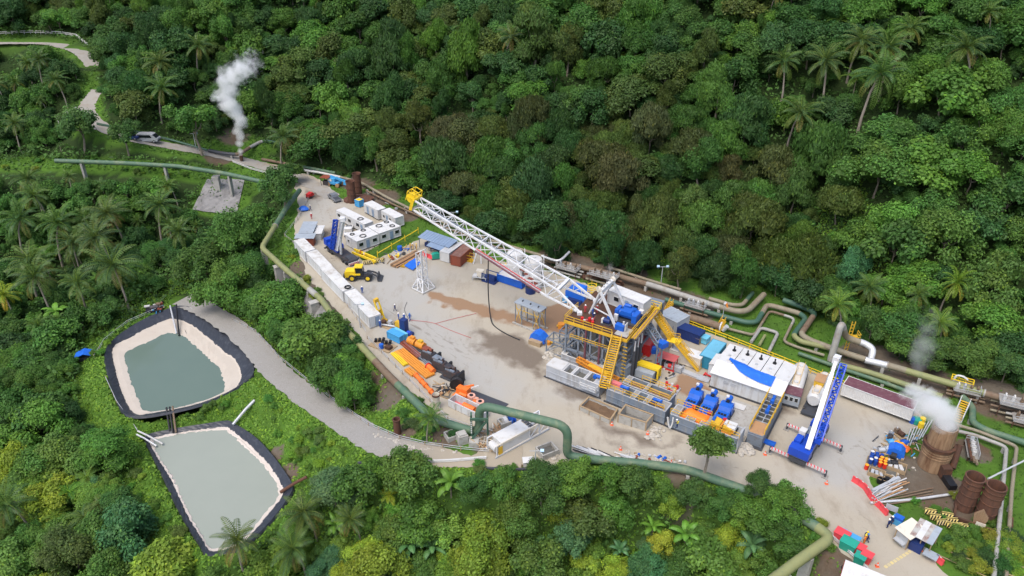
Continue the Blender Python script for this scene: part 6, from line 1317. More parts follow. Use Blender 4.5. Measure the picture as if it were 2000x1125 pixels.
a,rz,L_=fr((772,426),(741,409),2.9); container('white cabin in the back corner with three dark windows',a,rz,6.3,-2.5,2.9,'white','white_clean','white office cabins',None,'office_cabin',cat='cabin',z0=.3,wins=[('win',5.2,.03,'y',.9,.9,1.7),('door',3.8,.03,'y',.9,2,1.35),('win',2.4,.03,'y',.9,.9,1.7)])
for k,(dx,dy,r,lab) in enumerate(((2.6,1.4,.75,'large tyre ring on the roof of the cabin nearest the loader'),(1.2,3.9,.5,'tyre on the back left cabin roof'),(8.6,3.6,.75,'large tyre ring on the back right cabin roof'),(11.0,1.4,.6,'tyre on the right front cabin roof'),(11.2,4.2,.55,'tyre at the far corner of the cabin block'),(4.4,4.1,.55,'tyre between the two back cabins'))):
    q=c1+cdx*dx+cdy*dy; tyre_ring((q.x,q.y,2.92),lab,r,.10)
q=P(704,428,2.92); tyre_ring(q,'tyre ring on the long cabin behind the crane',.7,.10)

a,rz,L_=fr((818,462),(876,482),2.9); t=T('open_shed','open shed with blue-grey sheet roof and lean-to beside the white container','shed',a,rz)
t.part('roof',MB().add([(-.2,-.2,2.8),(L_+.2,-.2,2.8),(L_+.2,3.2,3.4),(-.2,3.2,3.4),(-.2,-.2,2.72),(L_+.2,-.2,2.72),(L_+.2,3.2,3.32),(-.2,3.2,3.32)],[(0,1,2,3),(7,6,5,4),(0,4,5,1),(1,5,6,2),(2,6,7,3),(3,7,4,0)]),'sheet_blue')
for k in range(1,int(L_/.8)):t.part('roof_rib',MB().bar((k*.8,-.2,2.83),(k*.8,3.2,3.43),.07),'sheet_blue')
t.part('lean_to',MB().box((L_*.66,-.9,2.45),(L_*.5,1.6,.07),0,.2),'sheet_blue')
for x in (0.1,L_*.33,L_*.66,L_-.1):
    for y in (0,3.0):t.part('post',MB().box((x,y,1.35),(.14,.14,2.7)),'steel_grey')
t.part('back_wall',MB().bb(0,L_,3.0,3.08,0,3.2),'steel_grey'); t.part('bench',MB().bb(.6,L_-.6,1.2,2.2,0,1.0),'navy')
boxat('white 20 foot container between the open shed and the brown container',(860,509.5),(880,515),0,6.1,2.6,'white','white',L=2.5,door=None)
boxat('rust brown container under the middle of the mast',(880.8,517.8),(897,521.5),0,6.1,2.6,'brown_box','brown_box_roof',L=2.5,door=None)
machine('generator_set','small teal generator in front of the white container',P(852,505,0),.3,[('b','skid',(0,0,.1),(2.2,1.2,.2),'steel_dark'),('p','hood',[(-1,.2),(-1,1.2),(-.6,1.5),(.8,1.5),(1,1.2),(1,.2)],-.55,.55,'box_green'),('c','exhaust',(.6,0,1.5),(.6,0,1.9),.08,'black')],'box_green','generator')

def profile_car(name,label,cat,loc,rz,prof,W_,glass,wheels,body,r=.36,hubs='galv',extra=(),scale=1,z=0):
    t=T(name,label,cat,(loc[0],loc[1],z),rz);
    t.part('body',MB().xprism(prof,-W_/2,W_/2),body)
    for nm,pr,w_ in glass:t.part(nm,MB().xprism(pr,-w_/2,w_/2),'glass_dark')
    for x in wheels:
        for y in (-W_/2+.1,W_/2-.1):wheel(t,x,y,r,r,.24,hub=hubs)
    for e in extra:t.part(*e)
    t.o.scale=(scale,)*3; return t
VAN=[(-2.6,.4),(-2.65,1.3),(-2.55,2.1),(-2.2,2.2),(1.0,2.2),(1.5,2.05),(2.3,1.25),(2.65,1.05),(2.7,.45),(2.4,.35),(-2.4,.35)]
def cabin_glass(z0,z1,x0,x1,xf0,xf1,W_):return [('side_window',[(x0,z0),(x0+.08,z1),(x1-.1,z1),(x1+.25,z0)],W_+.04),('windscreen',[(xf0,z1+.02),(xf0+.12,z1+.04),(xf1+.08,z0+.02),(xf1,z0-.02)],W_-.24)]
g=P(291,277,9); gv=P(240,264,11)
rzv=math.atan2((P(330,285,7.8)-P(250,266,10.5)).y,(P(330,285,7.8)-P(250,266,10.5)).x)
profile_car('parked_van','silver passenger van parked on the dirt road above the yard','van',g+Vector((0,.3,0)),rzv,VAN,1.9,cabin_glass(1.25,1.95,-2.4,1.1,1.5,2.35,1.9),(-1.7,1.7),'silver_car',scale=1.15,z=float(hgt(np.array([g.x]),np.array([g.y]))[0])+.15,extra=[('bumper',MB().bb(2.6,2.78,-.9,.9,.35,.65),'steel_dark'),('headlight',MB().box((2.62,-.7,.95),(.12,.35,.22)),'white_clean'),('headlight',MB().box((2.62,.7,.95),(.12,.35,.22)),'white_clean'),('roof_panel',MB().bb(-2.1,.95,-.8,.8,2.2,2.23),'silver_car')])
CAR=[(-2.2,.4),(-2.25,.95),(-1.7,1.05),(-1.2,1.5),(.5,1.5),(1.2,1.02),(2.1,.9),(2.2,.4)]
g2=P(258,271,10.2); profile_car('parked_car','dark car parked behind the silver van, half hidden by a tree','car',g2,rzv,CAR,1.75,cabin_glass(1.05,1.42,-1.2,.5,.55,1.15,1.75),(-1.4,1.35),'navy',z=float(hgt(np.array([g2.x]),np.array([g2.y]))[0])+.15,extra=[('bumper',MB().bb(2.1,2.28,-.8,.8,.35,.6),'steel_dark')])
PICK=[(-2.6,.5),(-2.6,1.05),(-.55,1.05),(-.35,1.75),(.95,1.75),(1.6,1.12),(2.5,1.0),(2.6,.5)]
def pickup(label,loc,rz,body):
    return profile_car('pickup_truck',label,'pickup',loc,rz,PICK,1.85,cabin_glass(1.15,1.68,-.35,.9,1.0,1.6,1.85),(-1.6,1.6),body,extra=[('cargo_bed',MB().bb(-2.5,-.6,-.78,.78,.95,1.07),'steel_dark'),('tailgate',MB().bb(-2.66,-2.58,-.85,.85,.6,1.05),body),('bumper',MB().bb(2.5,2.7,-.85,.85,.45,.7),'steel_dark')])
q0,q1=P(645,384,0),P(662,397,0); pickup('dark grey pickup parked beside the rusty stacks',(q0+q1)/2,math.atan2((q0-q1).y,(q0-q1).x),'grey_car')
q=P(681,456,0); pickup('white pickup parked between the crane and the cabins',q,crz-2.2,'white_clean')
machine('boom_lift','blue boom lift with tan wheels parked by the rusty stacks',P(655,362,0),-.45,[('b','chassis',(0,0,1.0),(3.6,2.2,.6)),('c','wheel',(-1.5,-1.2,.6),(-1.5,-.8,.6),.6,'plank_tan'),('c','wheel',(1.5,-1.2,.6),(1.5,-.8,.6),.6,'plank_tan'),('c','wheel',(-1.5,.8,.6),(-1.5,1.2,.6),.6,'plank_tan'),('c','wheel',(1.5,.8,.6),(1.5,1.2,.6),.6,'plank_tan'),('b','turntable',(-.6,0,1.8),(2.4,1.8,1.0),'blue_sky'),('r','boom',(-1.4,0,2.6),(3.6,0,1.9),.5),('b','engine_cover',(-1.0,-.95,1.8),(1.2,.1,.7),'white_clean'),('b','platform',(4.0,0,1.6),(.9,1.6,1.0),'blue_sky')],'blue_sky','boom lift')
machine('scrap_shelter','small rust-roofed shelter behind the blue lift',P(637,362,0),-.3,[('b','roof',(0,.3,2.5),(2.6,2.4,.1),'brown_box'),('b','post',(-1.1,-.7,1.2),(.12,.12,2.4),'steel_dark'),('b','post',(1.1,-.7,1.2),(.12,.12,2.4),'steel_dark'),('b','post',(-1.1,1.3,1.2),(.12,.12,2.4),'steel_dark'),('b','post',(1.1,1.3,1.2),(.12,.12,2.4),'steel_dark'),('b','store',(0,.4,.7),(1.8,1.2,1.3),'engine')],'brown_box','shelter')
def stack(label,px,py,r,h,seed):
    q=P(px,py,0); t=T('rusty_stack',label,'stack',q); t.part('shell',MB().lathe([(r*.97,0),(r*.97,h*.15),(r,h*.3),(r,h*.62),(r*1.0,h*.62),(r*.98,h*.9),(r*1.12,h),(r*1.02,h),(r*.88,h*.9),(r*.85,h*.3),(.01,h*.3)],20),'rust',smooth=40)
    for f in (.12,.4,.66):t.part('band',MB().lathe([(r*1.0,h*f-.12),(r*1.07,h*f-.1),(r*1.07,h*f+.1),(r*1.0,h*f+.12)],20),'rust_dark',smooth=40)
    return t
stack('front one of the two rusty stacks behind the pickup',688,395,1.15,6.2,1); stack('rear one of the two rusty stacks behind the pickup',700,378,1.1,6.0,2)
single('rust_skirt',MB().blob((0,0,.2),(4.0,2.4,1.2),3,16,8,.2),'rust','pile of rusty scrap plates at the foot of the stacks','scrap',P(702,392,0))
boxat('blue skip with yellow lid beside the first back cabin',(694,403),(702,406),0,1.6,2.0,'blue_sky','yellow_bright','lidded_bin','bin',L=1.7,door=None)
machine('compact_compressor','small red machine on wheels at the yard entrance edge',P(606,386,0),1.1,[('p','body',[(-1,.5),(-1,1.3),(.6,1.5),(1.1,.9),(1.1,.5)],-.6,.6,'red'),('c','wheel',(-.5,-.75,.35),(-.5,-.55,.35),.35,'rubber'),('c','wheel',(-.5,.55,.35),(-.5,.75,.35),.35,'rubber'),('r','drawbar',(1.0,0,.5),(2.2,0,.4),.12,'steel_dark')],'red','compressor')
single('tarp_heap',MB().blob((0,0,.45),(1.2,1.0,.8),5,10,6,.25),'tarp_blue','small blue tarpaulin heap at the yard edge by the shacks','tarpaulin',P(593,411,0),smooth=30)
a,rz,L_=fr((584,455),(607,456),2.3);
for k,(x,y,W_,D_,z,m_,lab) in enumerate(((0,0,3.2,5.6,2.5,'sheet_grey','grey sheet-roofed shack nearest the long container row'),(-.4,-2.6,4.4,2.2,2.2,'sheet_grey','low pale lean-to in front of the grey shack'),(3.5,.5,1.6,4.0,2.0,'white','narrow white store beside the grey shack'))):
    t=T('sheet_shack',lab,'shack',(a.x+x,a.y+y,0),0); t.part('roof',MB().box((W_/2,D_/2,z),(W_+.4,D_+.3,.08),0,.06),m_)
    t.part('wall',MB().bb(.1,W_-.1,.1,.2,0,z-.2).bb(.1,.2,.2,D_-.2,0,z-.3).bb(W_-.2,W_-.1,.2,D_-.2,0,z-.3),('white','brown_box','white')[k])
    for i in range(1,int(D_/.7)):t.part('roof_rib',MB().box((W_/2,i*.7,z+.05+(i*.7-D_/2)*.06),(W_+.3,.06,.05)),m_)

a,b=P(640,489,0),P(684,521,0); rz=math.atan2((b-a).y,(b-a).x); t=T('truck_crane','blue truck crane with raised boom beside the white cabins','crane',a,rz); Lc=(b-a).length
t.part('chassis',MB().bb(0,Lc,-.3,2.3,.7,1.3),'steel_dark'); t.part('deck',MB().bb(.3,Lc-.6,-.3,2.3,1.3,1.45),'engine'); t.part('front_cab',MB().xprism([(Lc-1.9,1.3),(Lc-1.9,2.0),(Lc-.4,1.9),(Lc,1.4),(Lc,1.3)],.0,2.0),'steel_dark'); t.part('bumper',MB().bb(Lc,Lc+.25,-.35,2.35,.4,.9),'white')
for k in range(6):t.part('bumper_stripe',MB().box((Lc+.27,-.1+k*.42,.65),(.04,.18,.5),0,.5),'red')
for x in (1.2,2.5,Lc-3.0,Lc-1.6):
    for y in (-.15,2.15):wheel(t,x,y,.6,.6,.4,hub='steel_dark')
for x in (.2,Lc-.9):t.part('outrigger',MB().bb(x,x+.35,-.9,2.9,.9,1.2),'steel_dark')
up=t.part('turntable',MB().bb(1.0,4.0,-.3,2.3,1.5,2.5),'blue_crane'); t.part('counterweight',MB().bb(-.4,1.0,-.5,2.5,1.7,3.3),'blue_crane'); cb_=t.part('crane_cab',MB().xprism([(3.6,1.5),(3.6,3.1),(4.8,3.0),(5.3,2.2),(5.3,1.5)],-.3,.7),'blue_crane'); t.part('cab_window',MB().xprism([(4.0,2.2),(4.0,2.95),(4.85,2.9),(5.34,2.2)],-.34,.74),'glass_pale',cb_)
p0=P(654,488,2.4); p1=P(661,432,10.5); t.w('boom',MB().bar(p0+Vector((.6,0,0)),p1+Vector((.9,.4,0)),.9,.8),'steel_white'); t.w('boom_head',MB().box(p1+Vector((.9,.4,.3)),(1.2,1.2,.9)),'steel_white')
s2,u2=Vector((.42,0,0)),Vector((0,-.42,.3)); lo=[p0-s2+u2,p0+s2+u2,p0+s2-u2,p0-s2-u2]; hi=[p1-s2+u2,p1+s2+u2,p1+s2-u2,p1-s2-u2]; o_=Vector((-.5,-.3,.4))
mb=MB(); lattice([q+o_ for q in lo],[q+o_ for q in hi],8,4,mb,.16,.14)
for q,r_ in zip(lo,hi):mb.bar(q+o_,r_+o_,.2)
t.w('lattice_jib',mb,'blue_crane'); t.w('lift_cylinder',MB().cyl(p0+Vector((1.6,-1,-.6)),p0.lerp(p1,.45)+Vector((.9,0,0)),.3,n=10),'galv')

a,b=P(684,549,0),P(740,549,0); rz=math.atan2((b-a).y,(b-a).x); t=T('wheel_loader','yellow wheel loader with black bucket arms in the open yard','loader',P(704,545,0),rz)
t.part('engine_hood',MB().xprism([(-3.2,.9),(-3.2,2.1),(-2.8,2.4),(-.9,2.4),(-.9,.9)],-1.0,1.0),'yellow_bright'); c_=t.part('cab',MB().xprism([(-.9,1.2),(-.9,3.2),(.7,3.2),(.95,2.0),(.8,1.2)],-.8,.8),'glass_dark'); t.part('cab_roof',MB().bb(-1.0,.8,-.9,.9,3.2,3.4),'yellow_bright',c_); t.part('cab_post',MB().bb(-.95,-.8,-.85,.85,1.2,3.2),'yellow_bright',c_)
t.part('rear_frame',MB().bb(-3.0,.3,-.7,.7,.6,1.1),'steel_dark'); t.part('front_frame',MB().bb(.3,2.6,-.6,.6,.7,1.6),'steel_dark'); t.part('fender',MB().bb(-1.9,.3,-1.1,1.1,1.5,1.8),'yellow_bright'); t.part('counterweight',MB().bb(-3.5,-3.2,-1.1,1.1,.7,1.6),'steel_dark')
for y in (-.55,.55):t.part('lift_arm',MB().bar((1.6,y,1.8),(3.2,y,1.5),.22,.35).bar((3.2,y,1.5),(4.2,y,.8),.22,.35),'steel_dark'); t.part('lift_cylinder',MB().cyl((.9,y*.6,1.2),(2.8,y*.7,1.4),.11,n=8),'galv')
t.part('bucket',MB().xprism([(4.0,.2),(3.9,1.3),(4.1,1.4),(4.3,.5),(5.0,.15),(5.0,.08),(4.2,.08)],-1.35,1.35),'steel_dark')
for x in (-1.6,1.9):
    for y in (-1.0,1.0):wheel(t,x,y,.8,.8,.6,hub='yellow_bright')

a,b=P(763,519,.3),P(812,492,.3)
for k in range(9):
    o_=Vector((.36*(k%5),-.20*(k%5),.36*(k//5))); t_=MB(); t_.tube([a+o_,b+o_],.17,8); single('drill_pipe',t_,'plank_tan' if k%3 else 'rust_pipe','tan pipe in the stack beside the flat blue sheet','pipe',group='tan pipes stacked behind the wheel loader')
a,b=P(780,520,.2),P(808,503,.2)
for k in range(4):single('yellow_pole',MB().tube([a+Vector((.3*k,-.2*k,0)),b+Vector((.3*k,-.2*k,0))],.11,7),'yellow','yellow pole lying in front of the tan pipe stack','pole',group='yellow poles in front of the pipe stack')
q4=[P(789,519,.3),P(806,528,.3),P(823,513,.35),P(810,504,.4)]; mb=MB(); n_=8; R=random.Random(8)
for j in range(n_+1):
    for i in range(n_+1):u,v=i/n_,j/n_; p_=(q4[0]*(1-u)+q4[1]*u)*(1-v)+(q4[3]*(1-u)+q4[2]*u)*v; mb.v.append((p_.x,p_.y,p_.z+R.uniform(0,.15)))
for j in range(n_):
    for i in range(n_):k=j*(n_+1)+i; mb.f.append((k,k+1,k+n_+2,k+n_+1)); mb.m.append(0)
single('ground_sheet',mb,'tarp_blue','flat blue sheet on the ground left of the white tower','tarpaulin',smooth=50)
for k,(x0,y0,x1,y1,lab) in enumerate(((692,487,735,505,'double yellow barrier beams right of the truck crane, upper'),(688,493,734,511,'double yellow barrier beams right of the truck crane, lower'))):
    a,b=P(x0,y0,.9),P(x1,y1,.9); t=T('yellow_barrier',lab,'barrier',Vector((a.x,a.y,0))); t.w('beam',MB().bar(a,b,.35,.5),'yellow_bright')
    for f in (.1,.9):q=a.lerp(b,f); t.w('post',MB().box((q.x,q.y,.4),(.2,.2,.8)),'yellow_bright')
a,b=P(738,503,0),P(817,456,0); t=T('yellow_rail','long yellow pipe rail along the grass behind the pipe stack','railing',a)
for f in (0,.33,.66,1):q=a.lerp(b,f); t.w('post',MB().bar(q,q+Vector((0,0,1.7)),.16),'yellow_bright')
t.w('rail',MB().bar(a+Vector((0,0,1.1)),b+Vector((0,0,1.1)),.16),'yellow_bright')
def barricade(x,y,rz,label,grp,L_=1.6):
    t=T('striped_barricade',label,'barricade',P(x,y,0),rz,grp)
    for s_ in (-1,1):
        t.part('board',MB().box((0,s_*.28,.6),(L_,.06,.7),0,s_*.42),'barricade')
        for k in range(4):t.part('stripe',MB().box((-L_/2+.25+k*.4,s_*.315,.6),(.22,.04,.72),0,s_*.42,.5),'black')
for k in range(4):barricade(716+k*9,516-k*1.5,.2-k*.1,('first','second','third','fourth')[k]+' striped barricade from the loader, beside the scrap','striped barricades beside the scrap')

R=random.Random(21)
def junk(n_,poly,z,label,grp,mats,smin=.3,smax=1.2,names=('scrap_part',),cat='scrap',long=.4):
    bx=[q[0] for q in poly]; by=[q[1] for q in poly]; k=0
    while k<n_:
        x,y=R.uniform(min(bx),max(bx)),R.uniform(min(by),max(by))
        if not inpoly(x,y,poly):continue
        k += 1; s_=R.uniform(smin,smax); mb=MB(); u=R.random()
        if u<long:mb.tube([(-s_*1.3,0,.12),(s_*1.3,0,.12+R.uniform(0,.2))],.09,6)
        elif u<.75:mb.box((0,0,s_*.25),(s_,s_*.6,s_*.5)).box((s_*.2,0,s_*.55),(s_*.4,s_*.3,s_*.2))
        else:mb.cyl((-s_*.3,0,s_*.3),(s_*.3,0,s_*.3),s_*.3,n=8)
        single(R.choice(names),mb,R.choice(mats),label,cat,P(x,y,z+.01),R.uniform(0,3.1),grp)
junk(26,[(745,520),(775,505),(790,498),(812,484),(800,480),(770,490),(735,515)],0,'loose scrap piece on the ground behind the wheel loader','scrap pieces behind the wheel loader',['galv','brown_box','white','yellow','steel_dark','blue','wood'])
single('blue_drum',MB().lathe([(.01,0),(.6,0),(.62,.5),(.6,1.1),(.01,1.1)],16),'blue','blue plastic tub beside the tan pipe stack','tub',P(781,489,0),smooth=40)
single('yellow_skip',MB().xprism([(-1.3,.6),(-.9,0),(.9,0),(1.3,.6),(1.1,.6),(.8,.1),(-.8,.1),(-1.1,.6)],-.7,.7),'yellow_bright','small yellow skip tray by the pipe stack','skip',P(769,502,0),.3)

for k,(px,py,lab) in enumerate(((1006,545,'left of the two white silos behind the mast'),(1042,558,'right of the two white silos behind the mast'))):
    q=P(px,py,0); t=T('cement_silo',lab,'silo',q,0,'white silos behind the mast'); t.part('tank',MB().lathe([(.01,0),(1.9,0),(1.9,6.4),(1.7,6.75),(.9,6.95),(.01,7.0)],24),'white',smooth=35); t.part('frame_panel',MB().box((2.1,-.3,4.2),(.12,2.2,6.2)),'white_clean'); t.part('hatch',MB().cyl((0,0,6.9),(0,0,7.15),.35,n=10),'white'); t.part('ladder',MB().bb(1.0,1.5,-1.95,-1.85,0,6.6),'galv')
boxat('blue open tank with white top strip under the mast',(971,549.5),(1019,565.5),0,2.4,1.9,'blue','white','storage_tank','tank',door=None)
machine('tool_cage','dark blue wire cage left of the blue open tank',P(958,549,0),RRZ,[('b','base',(0,0,.15),(3.4,2.2,.3),'navy'),('r','post',(-1.6,-1,.3),(-1.6,-1,2),.14,'navy'),('r','post',(1.6,-1,.3),(1.6,-1,2),.14,'navy'),('r','post',(-1.6,1,.3),(-1.6,1,2),.14,'navy'),('r','post',(1.6,1,.3),(1.6,1,2),.14,'navy'),('r','rail',(-1.6,-1,2),(1.6,-1,2),.14,'navy'),('r','rail',(-1.6,1,2),(1.6,1,2),.14,'navy'),('b','load',(0,0,.8),(2.4,1.4,1.0),'navy')],'navy','cage')
machine('navy_drum','open navy drum right of the blue open tank',P(1036,571,0),0,[('c','shell',(0,0,0),(0,0,1.4),1.1,'navy'),('c','contents',(0,0,1.39),(0,0,1.42),.95,'black')],'navy','drum')
machine('mixing_skid','grey skid frame with a tan hopper beside the mast',P(938,545,0),RRZ+.3,[('b','frame',(0,0,.8),(3.2,2.0,.1),'galv'),('b','leg',(-1.5,-.9,.4),(.15,.15,.8),'galv'),('b','leg',(1.5,-.9,.4),(.15,.15,.8),'galv'),('b','leg',(-1.5,.9,.4),(.15,.15,.8),'galv'),('b','leg',(1.5,.9,.4),(.15,.15,.8),'galv'),('p','hopper',[(-.4,.9),(-.8,2.3),(.8,2.3),(.4,.9)],-.6,.6,'sheet_cream'),('b','tray',(-1.0,-.4,1.0),(1.0,1.0,.3),'white')],'galv','mixer')
machine('white_hopper','white hopper with yellow machine on top, seen through the mast',P(1000,540,0),RRZ,[('p','hopper',[(-.6,.8),(-1.6,3.0),(1.6,3.0),(.6,.8)],-1.2,1.2,'white'),('b','leg',(-1.2,-1,.9),(.16,.16,1.8),'white'),('b','leg',(1.2,-1,.9),(.16,.16,1.8),'white'),('b','leg',(-1.2,1,.9),(.16,.16,1.8),'white'),('b','leg',(1.2,1,.9),(.16,.16,1.8),'white'),('b','motor_deck',(0,0,3.2),(2.4,1.8,.4),'yellow_bright'),('c','motor',(-.7,0,3.8),(.7,0,3.8),.45,'yellow_bright')],'white','hopper')
machine('crew_basket','yellow railed basket between the brown container and the mast',P(914,508,0),-.5,[('b','base',(0,0,.1),(3,1.6,.2),'yellow')]+[('r','post',(x,y,.1),(x,y,1.6),.12,'yellow') for x in (-1.4,0,1.4) for y in (-.7,.7)]+[('r','rail',(-1.4,y,z),(1.4,y,z),.1,'yellow') for y in (-.7,.7) for z in (.8,1.6)],'yellow','basket')
t=T('mast_stand','short white strut stand under the mast beside the crew basket','stand',P(932,515,0))
for dx in (-.9,.9):t.part('strut',MB().bar((dx,0,0),(dx*.3+.6,.5,4.5),.25),'steel_white')
machine('covered_unit','machine wrapped in blue sheet behind the mast legs',P(1128,585,0),RRZ,[('p','cover',[(-2.2,0),(-2.3,2.2),(-1.2,3.2),(1.4,3.1),(2.2,2.0),(2.2,0)],-1.4,1.4,'tarp_blue'),('b','base',(0,-1.8,.5),(3.6,.8,1.0),'navy'),('b','valves',(-1.8,-2.2,.6),(1.0,.8,1.2),'blue_sky')],'tarp_blue','covered machine')
mb_rings=[(k,.9+.25*k) for k in range(4)]; t=T('ladder_cage','yellow hooped ladder cage behind the drill floor','ladder',P(1155,585,2.5))
for k in range(6):mb=MB(); mb.tube([(.9*math.cos(x),.9*math.sin(x),.4+.6*k) for x in [i*math.pi/6 for i in range(13)]],.07,6,False); t.part('hoop',mb,'yellow_bright')
for x in (0,math.pi/2,math.pi):t.part('upright',MB().bar((.9*math.cos(x),.9*math.sin(x),0),(.9*math.cos(x),.9*math.sin(x),4.0),.09),'yellow_bright')
machine('tarp_crate','wooden box heaped with blue sheet left of the rig',P(1047,672,0),RRZ,[('b','box',(0,0,.45),(2.6,1.5,.9),'wood'),('p','blue_sheet',[(-1.7,.3),(-1.4,1.6),(-.4,2.3),(.6,2.0),(1.6,1.2),(1.7,.4)],.2,2.2,'tarp_blue')],'wood','crate')
machine('yellow_valve','small orange-yellow valve beside the tarp crate',P(1071,672,0),0,[('c','body',(0,0,0),(0,0,.7),.5,'orange_paint'),('c','arm',(-.9,0,.4),(.9,0,.4),.22,'yellow')],'yellow','valve')
machine('yellow_valve','orange-yellow bucket-shaped valve at the left corner of the rig base',P(1096,640,0),0,[('c','body',(0,0,0),(0,0,1.0),.7,'orange_paint'),('c','arm',(-.9,0,.5),(.9,0,.5),.22,'yellow')],'yellow','valve')
# ================================================================== pipelines
def PP(*q):return [P(a,b,c) for a,b,c in q]
pipe('steam_pipe','long green steam pipe crossing the palm slope below the road',PP((108,314,8.0),(140,315,7.9),(250,319,7.6),(350,325,6.4),(440,339,4.8),(525,358,3.2)),.86,'pipe_green',supports=(.12,.5,.8))
g=P(415,352,0); t=T('pipe_pier','tall concrete pier under the long green pipe beside the stone slab','pier',P(420,338,4.6)-Vector((0,0,8.4)));  t.part('column',MB().box((0,0,3.6),(1.6,1.6,7.2)),'concrete'); t.part('cap',MB().box((0,0,7.3),(1.9,1.9,.4)),'concrete')
pipe('steam_pipe','thick pipe bent like an elbow left of the container row, green turning olive',PP((585,372,2.4),(560,405,2.0),(511,484,1.6),(560,528,1.4),(628,585,1.0),(655,625,.6),(690,660,.7)),.9,'pipe_olive',segs=((0,.27,'pipe_green'),(.27,.72,'pipe_olive'),(.72,.76,'pipe_grey'),(.76,1,'pipe_olive')),supports=(.42,.58,.72,.86),flanges=(.27,))
B1,B2=P(937,846,1.0),P(1107,890,1.0); T1,T2=B1+Vector((0,0,5.9)),B2+Vector((0,0,5.9))
pipe('steam_pipe','big green pipe rising in a square arch over the track and along the yard edge',PP((690,660,.7),(760,735,.8),(845,818,.9),(880,829,.9))+[B1,T1,T2,B2]+PP((1145,896,1.0),(1250,905,1.0),(1340,916,.9),(1400,938,.7),(1470,962,.4),(1545,1000,.2)),.98,'pipe_green',
     segs=((0,.10,'pipe_olive'),(.10,.19,'rust_pipe'),(.19,1,'pipe_green')),supports=(.06,.14,.22,.68,.76,.84),bend=2.2)
t=T('pipe_anchor','dark green steel anchor frame around the foot of the pipe arch','frame',Vector((B1.x,B1.y,0)))
t.part('side_plate',MB().box((-1.3,-.2,2.6),(.3,.8,5.2)),'pipe_deep'); t.part('side_plate',MB().box((1.3,.2,2.6),(.3,.8,5.2)),'pipe_deep'); t.part('brace',MB().bar((-1.3,-1.1,.6),(1.3,-1.1,4.6),.3),'pipe_deep'); t.part('head_beam',MB().box((0,-1.1,4.8),(2.9,.3,.4)),'pipe_deep'); t.part('plinth',MB().box((-.9,-1.4,.0),(1.6,1.6,1.6)),'concrete')
for k in range(7):t.part('painted_mark',MB().box((-1.3,-.62,1.6+k*.42),(.2,.03,.22)),'white_clean')
pipe('steam_pipe','olive pipe that bends sharply at the bottom edge beside the road out',PP((1552,1003,.6),(1585,1022,.8),(1624,1050,1.0),(1560,1095,.6),(1500,1140,.2)),1.06,'pipe_olive',segs=((0,.2,'pipe_green'),(.2,1,'pipe_olive')),supports=(.3,.55,.8),bend=1.5)

pipe('steam_pipe','white clad pipe beside the road, ending behind the blue lift',PP((500,318,1.6),(560,327,1.2),(625,337,1.0),(665,346,1.0)),.5,'pipe_silver',segs=((0,.35,'pipe_tan'),(.35,1,'white')),supports=(.3,.6,.9))
pipe('steam_pipe','rusty to green pipe above the white clad one',PP((512,311,2.2),(560,320,1.8),(600,327,1.6),(655,338,1.4)),.6,'pipe_green',segs=((0,.4,'rust_pipe'),(.4,1,'pipe_green')),supports=(.3,.7))
pipe('steam_pipe','tan pipe running from the rusty stacks under the mast crown',PP((665,346,1.0),(705,356,1.2),(755,385,1.2),(810,412,1.2),(880,440,1.1),(960,470,1.1),(1060,500,1.1)),.5,'pipe_tan',supports=(.2,.4,.6,.8))
pipe('steam_pipe','second rusty pipe parallel to the tan one behind the cabins',PP((715,372,.8),(770,400,.8),(850,436,.8),(950,476,.8),(1050,508,.8)),.35,'rust_pipe',supports=(.3,.6))
pipe('steam_pipe','dark green pipe lying along the foot of the road bank',PP((330,272,8.6),(370,283,7.2),(405,293,6.0)),.4,'pipe_deep')
pipe('steam_pipe','dark pipe bending round the vent at the foot of the steam plume',PP((408,294,5.6),(440,300,5.0),(466,302,4.6),(488,288,5.0),(512,275,6.0),(540,278,6.0)),.7,'steel_dark',segs=((0,.35,'steel_dark'),(.35,.6,'rust_pipe'),(.6,.8,'pipe_grey'),(.8,1,'pipe_deep')),supports=(.3,))
pipe('steam_pipe','pale bent pipe rising behind the right silo',PP((1058,500,2.4),(1092,512,2.4),(1112,492,3.4)),.4,'pipe_silver',supports=(.5,))
pipe('steam_pipe','thick tan-grey pipe behind the rig ending in a wide bend',PP((1060,505,1.5),(1180,532,1.5),(1280,559,1.5),(1382,593,1.5),(1455,613,1.5),(1492,575,1.6)),.85,'pipe_grey',segs=((0,.45,'rust_pipe'),(.45,.75,'pipe_grey'),(.75,1,'pipe_tan')),supports=(.15,.3,.45,.6,.75),bend=3)
pipe('steam_pipe','upper thin tan pipe at the foot of the dark trees',PP((1190,522,1.2),(1260,545,1.2),(1330,566,1.2)),.45,'pipe_tan',supports=(.4,))
pipe('steam_pipe','tan and green pipe tucked behind the wind sock',PP((1385,583,1.1),(1430,596,1.1),(1450,596,1.1),(1470,572,1.2)),.6,'pipe_tan',segs=((0,.7,'pipe_tan'),(.7,1,'pipe_deep')))
pipe('steam_pipe','green pipe with a square loop around the lawn',PP((1300,585,1.1),(1363,605,1.1),(1458,630,1.1),(1478,629,1.1),(1497,597,1.2),(1508,597,1.2),(1562,612,1.2),(1574,622,1.2),(1549,655,1.2),(1563,667,1.2),(1622,680,1.2),(1700,705,1.2)),.72,'pipe_deep',segs=((0,.40,'pipe_deep'),(.40,.58,'pipe_tan'),(.58,.74,'pipe_deep'),(.74,1,'pipe_olive')),supports=(.1,.25,.65,.9),bend=2.2)
